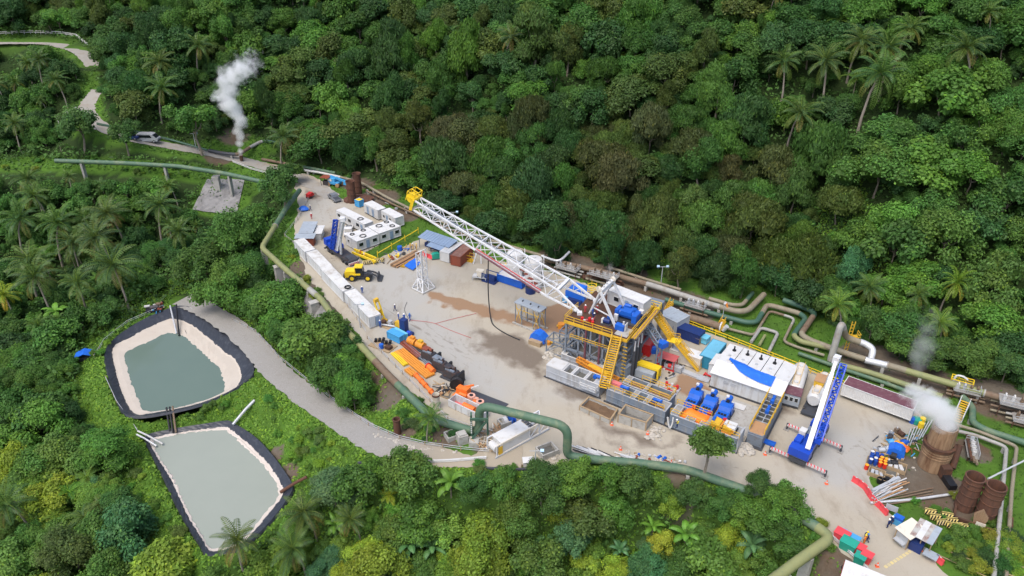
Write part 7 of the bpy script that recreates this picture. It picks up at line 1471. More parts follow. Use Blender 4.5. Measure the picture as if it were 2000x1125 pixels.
pipe('steam_pipe','thin tan pipe looping inside the green one on the lawn',PP((1414,640,.6),(1473,655,.6),(1503,607,.7),(1552,622,.7),(1530,667,.6),(1560,679,.6),(1610,694,.6)),.38,'pipe_tan',segs=((0,.3,'pipe_tan'),(.3,.5,'rust_pipe'),(.5,.62,'pipe_grey'),(.62,1,'pipe_tan')),bend=1.2)
pipe('steam_pipe','rear green pipe with a brown bend beside the trees',PP((1530,586,1.4),(1578,603,1.4),(1592,612,1.4),(1564,653,1.4),(1580,664,1.4),(1640,686,1.4),(1690,702,1.4)),.8,'pipe_grey',segs=((0,.3,'pipe_deep'),(.3,.55,'rust_pipe'),(.55,1,'pipe_tan')),supports=(.7,),bend=2)
pipe('steam_pipe','small grey pipe loop in front of the lawn, left side',PP((1467,668,.5),(1486,640,.6),(1520,650,.6),(1500,690,.5)),.33,'pipe_grey',bend=1)
pipe('steam_pipe','small yellowish pipe stub inside the grey pipe loop',PP((1483,674,.5),(1494,655,.5)),.4,'pipe_olive')
pipe('steam_pipe','small green pipe stub inside the grey pipe loop',PP((1503,682,.5),(1516,656,.5)),.4,'pipe_green')
A1=P(1622,704,.8); A2=A1+Vector((.5,.5,8.2)); A3=P(1655,655,3.2)
pipe('steam_pipe','tall tan pipe arch standing behind the crane boom',[A1,A2,P(1652,660,4.0)]+PP((1690,671,3.4),(1706,682,3.0),(1699,708,1.0)),.85,'pipe_tan',segs=((0,.45,'pipe_grey'),(.45,.75,'pipe_tan'),(.75,1,'pipe_silver')),bend=1.8)
t=T('access_ladder','yellow access ladder and platform on the tall pipe arch','ladder',P(1650,690,0)); a,b=P(1650,690,.2),P(1652,690,.2)+Vector((.1,.2,7))
for dx in (-.3,.3):t.w('stile',MB().bar(a+Vector((dx,0,0)),b+Vector((dx,0,0)),.12),'yellow')
for k in range(9):t.w('rung',MB().bar(a.lerp(b,(k+1)/10)-Vector((.3,0,0)),a.lerp(b,(k+1)/10)+Vector((.3,0,0)),.1),'yellow')
q=a.lerp(b,.5); t.w('platform',MB().box(q+Vector((.6,0,0)),(2.2,1.6,.12)),'yellow'); t.w('handrail',rails([q+Vector((-.4,-.8,0)),q+Vector((1.7,-.8,0)),q+Vector((1.7,.8,0))],MB()),'yellow')
pipe('steam_pipe','olive green pipe running behind the maroon roofed trailer',PP((1640,712,1.2),(1700,728,1.2),(1765,750,1.2),(1840,775,1.2)),.72,'pipe_olive',supports=(.2,.5,.8))
pipe('steam_pipe','second green pipe between the olive one and the trailer',PP((1560,690,.7),(1650,722,.7),(1740,752,.7),(1800,776,.7)),.5,'pipe_green',supports=(.3,.7))
pipe('steam_pipe','long pipe at the foot of the slope ending rusty at the right edge',PP((1690,703,2.0),(1740,715,2.0),(1800,733,2.0),(1936,772,2.0),(1980,785,2.0),(2080,815,2.0)),.85,'pipe_olive',segs=((0,.12,'pipe_silver'),(.12,.22,'pipe_tan'),(.22,.62,'pipe_olive'),(.62,1,'rust_pipe')),supports=(.1,.3,.5,.6),flanges=(.12,.62))
pipe('steam_pipe','bent green pipe at the right edge behind the silencer',PP((1880,775,1.0),(1900,795,1.0),(1899,825,1.0),(1925,840,1.0),(2000,864,1.0),(2090,892,1.0)),.75,'pipe_green',supports=(.3,.6,.8),bend=2.2)
pipe('steam_pipe','left one of the two grey pipes running down the right edge',PP((1862,840,1.0),(1905,850,1.0),(1966,873,1.0),(1958,960,1.0),(1940,1140,1.0)),.42,'pipe_grey',supports=(.2,.4,.6,.8),bend=1.0)
pipe('steam_pipe','right one of the two grey pipes running down the right edge',PP((1868,830,.9),(1910,842,.9),(1986,872,.9),(1976,960,.9),(1964,1140,.9)),.28,'pipe_tan',supports=(.3,.6),bend=.8)

def station(label,px,py,rz,L_,W_,h,seed,m='rust_pipe'):
    R=random.Random(seed); t=T('valve_station',label,'valve station',P(px,py,0),rz)
    for x in (0,L_):
        for y in (0,W_):t.part('post',MB().box((x,y,h/2),(.14,.14,h)),'rust_dark')
    t.part('deck',MB().bb(-.1,L_+.1,-.1,W_+.1,h-.1,h),'grating')
    for k in range(4):x=L_*(k+.5)/4; t.part('valve',MB().cyl((x,W_*.5,h),(x,W_*.5,h+.9),.28,n=10).cyl((x-.1,W_*.5,h+1.0),(x+.1,W_*.5,h+1.0),.35,n=10),R.choice(['rust_pipe','galv','white',m]))
    for k in range(3):y=W_*(k+.5)/3; t.part('pipe_run',MB().cyl((-1,y,.6+.3*k),(L_+1,y,.6+.3*k),.22,n=8),R.choice(['rust_pipe','pipe_tan','rust_dark','pipe_grey']),smooth=50)
    t.part('handrail',rails([(0,0,h),(L_,0,h),(L_,W_,h)],MB(),1.0,1.5,.035),'galv'); return t
station('rusty valve station behind the right silo',1085,535,RRZ,5,2.4,1.8,1); station('rusty valve station right behind the A-frame',1150,552,RRZ,6,2.6,2.2,2); station('rusty valve platform in front of the wind sock',1335,610,RRZ,4,2.0,1.8,3)
station('grey valve station between the thick pipes at the right edge',1945,812,RRZ+.1,5.0,3.2,2.6,5,'galv'); station('low valve skid beside the right edge of the picture',1975,835,RRZ+.1,4.5,2.6,1.4,6,'white'); station('small valve platform over the pipes behind the steam cloud',1858,778,RRZ+.1,4.0,1.8,1.8,7)
t=T('heat_exchanger','horizontal rusty vessel with white flanged ends behind the yellow railing','vessel',P(1322,622,0),RRZ); t.part('shell',MB().cyl((0,0,1.1),(9.0,0,1.1),.75,n=16),'rust_pipe',smooth=40)
for x in (-.2,9.0):t.part('flange',MB().cyl((x,0,1.1),(x+.25,0,1.1),1.0,n=16),'white')
for x in (-1.2,9.6):t.part('valve',MB().cyl((x,0,.4),(x+.7,0,1.6),.45,n=10),'pipe_silver')
for x in (1.5,7.5):t.part('saddle',MB().box((x,0,.3),(.5,1.3,.6)),'concrete')
for k,(px,py,lab) in enumerate(((1300,612,'left yellow step frame at the rusty vessel'),(1401,648,'right yellow step frame at the rusty vessel'))):stairs(lab,P(px,py,.1),P(px,py,.1)+Vector((1.2,.8,2.2)),.9,7,'step_frame','yellow',rail=True)
t=T('service_platform','yellow railed platform with white pipe beside the steam cloud','platform',P(1850,765,0),RRZ); t.part('deck',MB().bb(0,3.4,0,1.6,1.7,1.85),'grating'); t.part('handrail',rails([(0,0,1.85),(3.4,0,1.85),(3.4,1.6,1.85),(0,1.6,1.85),(0,0,1.85)],MB(),1.0,1.1,.06),'yellow_bright')
for x in (.1,3.3):
    for y in (.1,1.5):t.part('post',MB().box((x,y,.85),(.16,.16,1.7)),'yellow_bright')
t.part('white_line',MB().tube(smooth([Vector(v) for v in ((.4,.8,1.9),(.6,.8,3.2),(1.6,.8,3.4),(2.4,.8,3.0))],5),.18,8),'white')
stairs('grey metal stair down to the pipes behind the silencer',P(1868,822,.1),P(1885,785,2.4),1.4,9,'metal_stairs','galv')

mb=MB(); R=random.Random(12); n_=12; q4=[(376,412),(462,422),(478,352),(405,352)]; zz=[(-4.6),(-5.2),.9,1.2]
for j in range(n_+1):
    for i in range(n_+1):
        u,v=i/n_,j/n_; x=(q4[0][0]*(1-u)+q4[1][0]*u)*(1-v)+(q4[3][0]*(1-u)+q4[2][0]*u)*v; y=(q4[0][1]*(1-u)+q4[1][1]*u)*(1-v)+(q4[3][1]*(1-u)+q4[2][1]*u)*v
        g=ground_at(x,y,0)[0]; mb.v.append((g.x,g.y,g.z+.35+R.uniform(-.12,.15)))
for j in range(n_):
    for i in range(n_):k=j*(n_+1)+i; mb.f.append((k,k+1,k+n_+2,k+n_+1)); mb.m.append(0)
mat('shotcrete',(.24,.235,.23),.85,dirt=(.12,.115,.11),amt=.6,scale=.35,bump=.4); single('concrete_apron',mb,'shotcrete','grey sprayed concrete apron on the bank below the road','apron')
def slab_px(label,q4,off=.25,m='shotcrete',n_=8):
    mb=MB(); R=random.Random(int(q4[0][0]))
    for j in range(n_+1):
        for i in range(n_+1):u,v=i/n_,j/n_; x=(q4[0][0]*(1-u)+q4[1][0]*u)*(1-v)+(q4[3][0]*(1-u)+q4[2][0]*u)*v; y=(q4[0][1]*(1-u)+q4[1][1]*u)*(1-v)+(q4[3][1]*(1-u)+q4[2][1]*u)*v; g=ground_at(x,y,0)[0]; mb.v.append((g.x,g.y,g.z+off+R.uniform(-.1,.12)))
    for j in range(n_):
        for i in range(n_):k=j*(n_+1)+i; mb.f.append((k,k+1,k+n_+2,k+n_+1)); mb.m.append(0)
    return single('concrete_apron',mb,m,label,'apron')
slab_px('grey concrete bank under the olive pipe beside the containers',[(585,600),(625,640),(640,610),(575,545)])
for k,(px,py,lab) in enumerate(((543,520,'concrete pier nearest the elbow of the olive pipe'),(582,548,'second concrete pier under the olive pipe'),(613,590,'third concrete pier under the olive pipe'))):
    q=P(px,py,.6); gz=float(hgt(np.array([q.x]),np.array([q.y]))[0]); t=T('pipe_pier',lab,'pier',(q.x,q.y,gz-.3)); h=max(1.5,.8-gz); t.part('column',MB().box((0,0,h/2),(1.3,1.8,h),rowrz),'concrete'); t.part('cap',MB().box((0,0,h+.12),(1.5,2.0,.24),rowrz),'concrete')
# ================================================================== silencer, drums and the road out
q=P(1820,908,0); t=T('steam_silencer','big rust-streaked steam silencer drum with a cloud rising from it','silencer',q)
t.o.scale=(.88,.88,1)
t.part('lower_shell',MB().lathe([(2.45,0),(2.4,2.2),(2.3,4.0)],32),'rust_pale',smooth=40); t.part('upper_shell',MB().lathe([(2.1,3.9),(1.95,7.9),(1.92,8.0),(1.78,8.0),(1.75,5.0),(.01,5.0)],32),'rust_pale',smooth=40)
t.part('ring_duct',MB().lathe([(2.25,4.0),(2.6,4.05),(2.62,4.55),(2.2,4.65)],32),'rust_dark',smooth=40)
for k in range(10):a=k*math.pi/5; t.part('stave_rib',MB().bar((2.09*math.cos(a),2.09*math.sin(a),4.7),(1.96*math.cos(a),1.96*math.sin(a),7.9),.10),'rust_pale')
for z in (2.6,3.1,3.6):t.part('coil_band',MB().lathe([(2.36,z-.12),(2.5,z-.1),(2.5,z+.1),(2.36,z+.12)],32),'rust_pale',smooth=40)
t.part('outlet',MB().bb(-.2,1.4,-3.6,-2.0,0,2.0),'rust_dark'); t.part('outlet_channel',MB().bb(-.1,1.2,-6.2,-3.6,0,.9),'black'); t.part('side_duct',MB().cyl((2.4,.4,.6),(2.4,.4,4.2),.55,n=12),'rust_dark',smooth=40)
q2=P(1863,905,0); t2=T('side_pipe','dark leaning stub pipe right of the silencer','pipe',q2); t2.part('barrel',MB().cyl((-1.2,-1.6,.5),(.4,.8,3.0),.5,n=14),'rust_dark',smooth=40); t2.part('strut',MB().cyl((-1.2,-1.6,.3),(-3.2,-5.0,.1),.15,n=8),'rust_pipe')
def drum(label,px,py,r,h):
    t=T('rusty_drum',label,'drum',P(px,py,0),0,'twin rusty drums'); t.part('shell',MB().lathe([(r*1.02,0),(r,h*.25),(r,h),(r*.9,h),(r*.88,.5),(.01,.5)],28),'rust',smooth=40)
    for f in (.22,.5,.72,.86,.98):t.part('band',MB().lathe([(r,h*f-.1),(r*1.06,h*f-.08),(r*1.06,h*f+.08),(r,h*f+.1)],28),'rust_dark',smooth=40)
    return t
drum('left one of the twin open rusty drums at the right edge',1882,990,1.3,6.0); drum('right one of the twin open rusty drums at the right edge',1922,1008,1.3,6.0)
a=P(1868,998,0); t=T('drum_base','rusty steel frame under the twin drums with a pale hopper between them','frame',a,RRZ); t.part('frame',MB().bb(-.4,7.0,-2.2,-1.9,0,.7).bb(-.4,-.1,-1.9,2.0,0,.7).bb(6.7,7.0,-1.9,2.0,0,.7),'rust_dark'); t.part('hopper',MB().xprism([(2.2,.2),(1.9,1.8),(2.8,3.0),(3.7,1.8),(3.4,.2)],-1.8,-1.2),'rust_pale'); t.part('plate',MB().box((3.0,-2.3,.9),(1.2,.1,.8)),'sheet_cream')
pipe('water_line','silver pipe laid from the pipe pile to the twin drums',PP((1700,982,.25),(1790,975,.35),(1872,963,.4)),.2,'pipe_silver'); pipe('water_line','thin pale pipe crossing the grass right of the twin drums',PP((1930,935,2.4),(2030,885,2.0)),.14,'pipe_silver')
for k in range(4):pipe('loose_pipe',('first','second','third','fourth')[k]+' brown pipe from the top, lying between the silencer outlet and the pipe pile',PP((1705+6*k,978+3*k,.12+.05*k),(1822,953+6*k,.2)),.11,'rust_pipe',group='brown pipes lying in the grass')
station('small white valve skid between the silencer and the twin drums',1908,905,1.2,4.2,1.4,.9,9,'white')

kk=0
for i in range(4):
    for j in range(4):
        if (i,j) in ((3,0),):continue
        p=P(1698,905,0)+rx_*(i*.68+.1*(j%2))+ry_*(-j*.0)+Vector((.62*j,.2*j,0))*0+ry_*(1.9-.66*j); col='drum_blue' if i<2 or (i == 2 and j == 0) else 'drum_red'; kk += 1
        t=T('oil_drum',f"{'blue' if col == 'drum_blue' else 'red'} drum in the {('first', 'second', 'third', 'fourth')[i]} column from the road, {('back', 'second', 'third', 'front')[j]} place",'drum',p,0,'oil drums standing on the pallet')
        t.part('shell',MB().lathe([(.01,.15),(.29,.15),(.3,.45),(.29,.75),(.3,1.0),(.29,1.04)],14),col,smooth=40); t.part('lid',MB().cyl((0,0,1.0),(0,0,1.045),.285,n=14),'drum_orange' if col == 'drum_red' else ('white_clean' if (i+j)%3 == 0 else 'drum_blue'))
p=P(1691,916,0); t=T('oil_drum','single red drum with orange lid standing apart at the road side','drum',p,0,'oil drums standing on the pallet'); t.part('shell',MB().lathe([(.01,.0),(.29,.0),(.3,.4),(.29,.9)],14),'drum_red',smooth=40); t.part('lid',MB().cyl((0,0,.88),(0,0,.92),.285,n=14),'drum_orange')
def tray(label,px,py,L_,W_,h,fill,grp=None,wall='wood'):
    t=T('open_crate',label,'crate',P(px,py,0),RRZ,grp); t.part('wall',MB().bb(0,L_,0,.1,0,h).bb(0,L_,W_-.1,W_,0,h).bb(0,.1,.1,W_-.1,0,h).bb(L_-.1,L_,.1,W_-.1,0,h),wall); t.part('floor',MB().bb(.1,L_-.1,.1,W_-.1,.02,.12),'tank_inside')
    for k in range(3):t.part('contents',MB().box((L_*(.25+.25*k),W_*.5,h*.5),(L_*.18,W_*.6,h*.6),.2*k),fill)
    return t
tray('wooden tray under the oil drums',1688,912,4.6,2.9,.14,'wood'); tray('open crate of grey parts in front of the drums',1693,928,2.4,1.6,.7,'galv','open crates by the drums'); tray('open crate with a white box right of the drums',1726,915,3.0,2.0,.7,'white','open crates by the drums'); tray('open crate holding black buckets',1712,940,2.8,1.8,.6,'black','open crates by the drums')
for k in range(3):single('black_bucket',MB().lathe([(.01,.1),(.4,.1),(.45,.9),(.38,.9),(.34,.2)],14),'black',('left','middle','right')[k]+' black bucket beside the open crate','bucket',P(1717+9*k,943+2*k,0),group='black buckets',smooth=40)
machine('blue_cover','blue sheet covering a machine beside the orange heap',P(1749,887,0),RRZ,[('p','sheet',[(-1.3,0),(-1.2,1.2),(-.4,1.7),(.6,1.6),(1.2,1.0),(1.3,0)],-.9,.9,'tarp_blue'),('c','wheel',(-.6,-1.2,.5),(.2,-1.2,.5),.5,'rubber')],'tarp_blue','covered machine')
for k,(px,py,r,m_,lab) in enumerate(((1752,872,1.1,'drum_orange','heap of orange netting beside the blue sheet'),(1766,878,.9,'orange_bright','red-orange heap of hose right of the netting'),(1742,866,.9,'blue_sky','crumpled pale blue sheet behind the netting'),(1766,866,.7,'blue','blue bag behind the netting'))):single('material_heap',MB().blob((0,0,.3),(r,r*.8,r*.5),k+3,10,6,.3),m_,lab,'heap',P(px,py,0),k,smooth=30)
for k,(px,py,lab) in enumerate(((1722,884,'pump on a pallet left of the blue sheet'),(1737,858,'small engine at the back of the store area'),(1757,851,'rusty machine part near the trailer end'),(1742,909,'black wheeled hand cart in front of the drums'))):machine('pump_unit',lab,P(px,py,0),k,[('b','pallet',(0,0,.1),(2.0,1.4,.2),'wood'),('c','motor',(-.7,0,.6),(.3,0,.6),.4,('galv','engine','rust_dark','black')[k]),('b','pump_body',(.7,0,.6),(.6,.8,.8),('galv','steel_grey','rust_pipe','steel_dark')[k]),('c','pipe',(.7,0,.9),(.7,.1,1.3),.12,'white')],'galv','pump')
for k in range(7):a,b=P(1765+6*k,878-4*k,.12),P(1779+7*k,838-3*k,.15); pipe('scaffold_tube',('first','second','third','fourth','fifth','sixth','seventh')[k]+' pale tube from the left in the row beside the silencer',[a,b],.10,'pipe_silver',group='pale tubes laid out beside the silencer')
for k,(px,py,lab) in enumerate(((1797,836,'yellow drum in front of the silencer top, front one'),(1800,826,'yellow drum behind the front yellow drum'))):single('yellow_drum',MB().lathe([(.01,0),(.45,0),(.48,.5),(.45,1.1),(.01,1.12)],16),'yellow_bright',lab,'drum',P(px,py,0),smooth=40)
single('green_tub',MB().lathe([(.01,0),(.7,0),(.75,.9),(.01,.95)],14),'box_green','green tub between the trailer end and the yellow drums','tub',P(1789,826,0),smooth=40); single('blue_tub',MB().lathe([(.01,0),(.5,0),(.55,.9),(.01,.95)],14),'blue','blue tub between the trailer end and the green tub','tub',P(1781,825,0),smooth=40)
junk(40,[(1700,860),(1740,845),(1790,850),(1800,880),(1770,905),(1740,900),(1700,890)],0,'small loose part in the open store beside the silencer','loose parts in the open store',['galv','white','wood','brown_box','steel_dark','blue_sky','plank_tan','pipe_silver'],.2,.7)
for k in range(26):a=P(1706+R.uniform(-4,8),975+R.uniform(-22,6),.1+.03*k); b=a+Vector((R.uniform(3,6),R.uniform(1.2,3.6),R.uniform(-.1,.3))); single('pipe_offcut',MB().tube([a,b],.10,6),R.choice(['pipe_silver','white','galv','plank_tan']),'pale tube in the pile behind the red barriers','pipe',group='pale tubes piled behind the red barriers')
for k in range(3):a=P(1704,966-4*k,.3+.25*k); b=P(1756,938-3*k,.35+.25*k); single('steel_girder',MB().bar(a,b,.4,.3),'galv',('lowest','middle','topmost')[k]+' of the long grey beams beside the pipe pile','beam',group='long grey beams beside the pipe pile')

def barrier(a,b,label,grp):
    t=T('water_barrier',label,'barrier',(a.x,a.y,0),math.atan2((b-a).y,(b-a).x),grp); L_=(b-a).length-.06
    t.part('body',MB().add([(0,-.28,0),(L_,-.28,0),(L_,.28,0),(0,.28,0),(0,-.10,.55),(L_,-.10,.55),(L_,.10,.55),(0,.10,.55),(0,-.09,.95),(L_,-.09,.95),(L_,.09,.95),(0,.09,.95)],[(3,2,1,0),(0,1,5,4),(1,2,6,5),(2,3,7,6),(3,0,4,7),(4,5,9,8),(5,6,10,9),(6,7,11,10),(7,4,8,11),(8,9,10,11)]),'barrier_red')
    t.part('cap',MB().box((L_*.5,0,.97),(.25,.12,.06)),'white'); return t
bp=[(1664,938),(1677,946),(1689,955),(1697,968),(1706,981),(1719,993),(1733,1008)]
for k in range(6):barrier(P(*bp[k]),P(*bp[k+1]),('first','second','third','fourth','fifth','last')[k]+' red plastic barrier in the chain along the road, counted from the drums','red plastic barriers along the road')
barrier(P(1826,1092),P(1842,1105),'single red plastic barrier in the grass at the lower right',None); barrier(P(826,498),P(836,503),'red plastic barrier before the open shed, left one','red barriers before the open shed'); barrier(P(837,503),P(848,507),'red plastic barrier before the open shed, right one','red barriers before the open shed')

a,rz,L_=fr((1752,1030),(1778,1051),2.4); t=T('guard_shack','roadside shack with a cream sheet roof','shack',a,rz,'roadside shacks'); t.part('roof',MB().box((L_/2,1.5,2.4),(L_+.4,3.4,.08),0,.08),'sheet_cream'); t.part('wall',MB().bb(.1,L_-.1,.1,.2,0,2.2).bb(.1,L_-.1,2.9,3.0,0,2.4),'galv'); t.part('counter',MB().bb(.3,L_-.3,-.6,.1,.8,.95),'galv')
for x in (.1,L_-.1):t.part('post',MB().box((x,0,1.15),(.12,.12,2.3)),'wood')
a,rz,L_=fr((1780,1040),(1822,1062),2.5); t=T('guard_shack','roadside shack with a mottled rusty and white roof','shack',a,rz,'roadside shacks')
for k in range(4):t.part('roof_sheet',MB().box((L_*(k+.5)/4,1.6,2.5+.03*(k%2)),(L_/4+.1,3.8,.06),0,.06),('sheet_mottled','white','sheet_mottled','sheet_grey')[k])
for x in (.1,L_*.5,L_-.1):
    for y in (.1,3.0):t.part('post',MB().box((x,y,1.2),(.12,.12,2.4)),'wood')
t.part('wall',MB().bb(.2,L_-.2,3.0,3.1,0,2.4),'brown_box'); t.part('blue_locker',MB().bb(.3,1.9,-.5,.8,0,1.4),'navy'); t.part('table',MB().bb(2.2,4.0,-1.0,.4,.8,.95),'sheet_grey')
machine('blue_box_stack','pale blue boxes at the left end of the roadside shacks',P(1751,1022,0),rz,[('b','lower_box',(0,0,.5),(1.4,1.0,1.0),'blue_sky'),('b','upper_box',(.1,0,1.2),(1.2,.9,.4),'blue')],'blue_sky','boxes')
single('notice_board',MB().box((0,0,1.2),(1.6,.08,1.0)).box((-.6,.06,.6),(.08,.08,1.2)).box((.6,.06,.6),(.08,.08,1.2)),'galv','grey notice board beside the end of the red barriers','sign',P(1738,1004,0),-.6)
for k,(px,py) in enumerate(((1815,1004),(1824,1014),(1836,1024),(1848,1011),(1857,1021),(1867,1031),(1858,1031),(1877,1033))):barricade(px,py,-.3+.15*(k%3),('first','second','third','fourth','fifth','sixth','seventh','last')[k]+' yellow and black barricade from the left, dumped in the grass','striped barricades dumped in the grass',1.5)
def bin_(label,px,py,L_,W_,h,m_,grp='coloured bins along the road'):
    t=T('waste_bin',label,'bin',P(px,py,0),-.75,grp); t.part('body',MB().add([(.1,.1,0),(L_-.1,.1,0),(L_-.1,W_-.1,0),(.1,W_-.1,0),(0,0,h),(L_,0,h),(L_,W_,h),(0,W_,h)],[(3,2,1,0),(0,1,5,4),(1,2,6,5),(2,3,7,6),(3,0,4,7),(4,5,6,7)]),m_); t.part('lid',MB().bb(-.05,L_+.05,-.05,W_+.05,h,h+.12),m_)
bin_('large red bin next to the bent pipe',1625,1052,1.9,1.4,1.3,'barrier_red'); bin_('large green bin, the biggest in the row',1636,1070,2.1,1.5,1.4,'box_green'); bin_('red bin in the middle of the row',1662,1078,1.5,1.2,1.2,'barrier_red'); bin_('green bin at the lower end of the row',1664,1098,1.4,1.2,1.2,'box_green'); bin_('red bin at the lower end of the row',1677,1095,1.4,1.2,1.3,'barrier_red'); bin_('long blue bin behind the large red one',1638,1049,2.6,.9,1.0,'blue_sky'); bin_('dark bin between the two red ones',1670,1085,1.3,.9,.9,'steel_grey')
a,rz,L_=fr((1650,1140),(1690,1118),2.6); t=T('roadside_hut','white roofed hut cut by the bottom edge','hut',P(1676,1172,0),-.55); t.part('roof',MB().box((0,1.0,2.6),(5.4,4.2,.1),0,.08),'white_clean'); t.part('wall',MB().bb(-2.8,2.8,-1,-.9,0,2.4).bb(-2.8,-2.7,-.9,2.9,0,2.5).bb(2.7,2.8,-.9,2.9,0,2.5).bb(-2.8,2.8,2.9,3.0,0,2.6),'brown_box')
tyre_ring(P(1652,1112,0),'single tyre lying beside the white roofed hut',.5,.16,None)

ra,rb=P(1509,870,.9),P(1617,917,.9); ax_=(rb-ra).normalized(); mid=(ra+rb)/2; fw=Vector((-ax_.y,ax_.x,0)); rz=math.atan2(fw.y,fw.x)
t=T('mobile_crane','blue mobile crane on striped outriggers, white boom raised','crane',(mid.x,mid.y,0),rz)
t.part('chassis',MB().bb(-1.4,9.4,-1.35,1.35,.7,1.5),'steel_dark'); t.part('deck',MB().bb(-1.2,7.4,-1.3,1.3,1.5,1.7),'steel_grey'); fc=t.part('front_cab',MB().xprism([(7.6,.8),(7.6,2.3),(8.9,2.3),(9.5,1.5),(9.5,.8)],-1.3,1.3),'blue_crane'); t.part('windscreen',MB().xprism([(8.92,2.2),(9.0,2.2),(9.5,1.58),(9.42,1.55)],-1.1,1.1),'glass_pale',fc)
for x in (.3,1.7,5.6,7.0):
    for y in (-1.15,1.15):wheel(t,x,y,.65,.65,.45,hub='steel_dark')
def beam_(x,y0,y1,nm):
    b_=t.part('outrigger',MB().bb(x-.2,x+.2,min(y0,y1),max(y0,y1),.85,1.2),'white')
    n_=int(abs(y1-y0)/.45)
    for k in range(n_):t.part('stripe',MB().box((x,y0+(y1-y0)*(k+.5)/n_,1.03),(.44,.2,.39),.5),'barrier_red',b_)
    t.part('jack',MB().cyl((x,y1,.1),(x,y1,1.3),.16,n=10),'steel_dark',b_); t.part('float_pad',MB().box((x,y1,.06),(.9,.9,.12)),'grating',b_)
hw=(rb-ra).length/2
for x in (-.9,6.3):
    for s_ in (-1,1):beam_(x,s_*1.3,s_*hw,'')
t.part('turntable',MB().cyl((2.4,0,1.7),(2.4,0,2.1),1.2,n=20),'steel_dark',smooth=40); t.part('superstructure',MB().bb(-.6,4.0,-1.3,1.3,2.1,2.7),'blue_crane'); t.part('counterweight',MB().bb(-1.5,.1,-1.6,1.6,1.9,3.3),'blue_crane'); t.part('engine_cover',MB().bb(.2,2.0,.5,1.5,2.7,3.6),'blue_crane'); t.part('winch_cover',MB().bb(.2,2.6,-1.5,-.6,2.7,3.4),'blue_crane')
cc=t.part('crane_cab',MB().xprism([(2.6,2.2),(2.6,3.8),(3.8,3.8),(4.4,3.0),(4.4,2.2)],.6,1.6),'white_clean'); t.part('cab_window',MB().xprism([(2.9,3.0),(2.9,3.7),(3.82,3.72),(4.42,3.02)],.56,1.64),'glass_pale',cc); t.part('ladder',MB().bb(4.6,7.2,-1.5,-1.35,1.5,1.7),'galv')
b0=P(1577,878,3.4); b1=P(1634,702,12.5); v_=b1-b0; n_=v_.normalized(); sdv=n_.cross(Vector((0,0,1))).normalized()
for f0,f1,w_ in ((0,.62,.74),(.60,.84,.62),(.82,1.0,.52)):t.w('boom_section',MB().bar(b0+v_*f0,b0+v_*f1,w_,w_*1.1),'steel_white')
t.w('boom_head',MB().box(b1,(1.2,1.0,1.2),rz),'steel_white').location; t.w('hook_block',MB().box(b1+Vector((.2,.2,-1.6)),(.4,.4,.8)),'steel_white')
j0,j1=b0+v_*.12+sdv*1.1,b0+v_*.97+sdv*1.2+Vector((0,0,-.2)); up_=sdv.cross(n_)
lo=[j0+sdv*x*.48+up_*y*.45 for x,y in ((-1,-1),(1,-1),(1,1),(-1,1))]; hi=[j1+sdv*x*.48+up_*y*.45 for x,y in ((-1,-1),(1,-1),(1,1),(-1,1))]; mb=MB()
for a_,b_ in zip(lo,hi):mb.bar(a_,b_,.19)
lattice(lo,hi,14,4,mb,.13,.13); t.w('lattice_jib',mb,'blue_crane'); t.w('jib_foot',MB().box(j0,(.9,.9,.7),rz),'blue_crane'); t.w('lift_cylinder',MB().cyl(b0+v_*.08+Vector((.6,.9,-1.6)),b0+v_*.42+Vector((0,0,-.5)),.28,n=12),'pipe_silver',smooth=40)
single('blue_mat',MB().box((0,0,.12),(1.8,1.2,.2)).box((0,-.4,.26),(1.8,.2,.1)).box((0,.4,.26),(1.8,.2,.1)),'blue','blue steel mat at the left rear outrigger of the mobile crane','mat',P(1503,866,.01),RRZ)

for k,(px,py,lab) in enumerate(((1195,830,'between the two concrete pits'),(1265,848,'at the corner of the open concrete pit'),(1494,888,'left of the mobile crane outrigger'),(1614,945,'alone on the road below the mobile crane'),(1311,905,'on the road edge by the big pipe'),(1212,878,'near the dirt patch on the road'),(1798,1075,'at the end of the yellow road line'),(1713,1106,'near the bins at the road edge'))):
    t=T('traffic_cone',f'orange traffic cone {lab}','cone',P(px,py,.02),0,None); t.part('cone',MB().lathe([(.22,.05),(.05,.75),(.001,.76)],12),'cone',smooth=40); t.part('base',MB().box((0,0,.03),(.5,.5,.06)),'cone'); t.part('band',MB().lathe([(.16,.32),(.12,.48)],12),'white_clean',smooth=40)
mat('line_paint',(.55,.45,.20),.8,dirt=(.4,.36,.29),amt=.7,scale=2)
a,b=P(1728,1108,.035),P(1792,1068,.035); mb=MB()
for k in range(11):q=a.lerp(b,k/11); r_=a.lerp(b,(k+.75)/11); mb.bar(q,r_,.45,.006)
o=struct('road_marking',mb,'line_paint','worn yellow line painted across the road out')
# ================================================================== storage strip along the left yard edge
def beamset(label,a,b,n_,sp,w_,h_,m,name='steel_girder',z=.3,grp=None,cat='beam'):
    a,b=P(*a,z),P(*b,z); d=(b-a).normalized(); s_=Vector((-d.y,d.x,0)); od=('nearest','second','third','fourth','fifth','sixth','seventh','eighth')
    for k in range(n_):single(name,MB().bar(a-s_*sp*k*-1,b-s_*sp*k*-1,w_,h_),m,f'{od[k]} {label}',cat,group=grp or label)
beamset('long orange-yellow beam from the pipe in the storage strip',(772,687),(833,738),5,.42,.34,.34,'orange_paint'); beamset('short yellow bar in the stack beside the long beams',(764,690),(789,714),4,.36,.26,.3,'yellow_bright')
beamset('red-brown beam above the long yellow beams',(780,668),(816,699),3,.45,.3,.3,'brown_box'); beamset('long dark pipe lying towards the black engines',(786,668),(846,722),3,.34,.2,.2,'steel_grey','drill_pipe',cat='pipe')
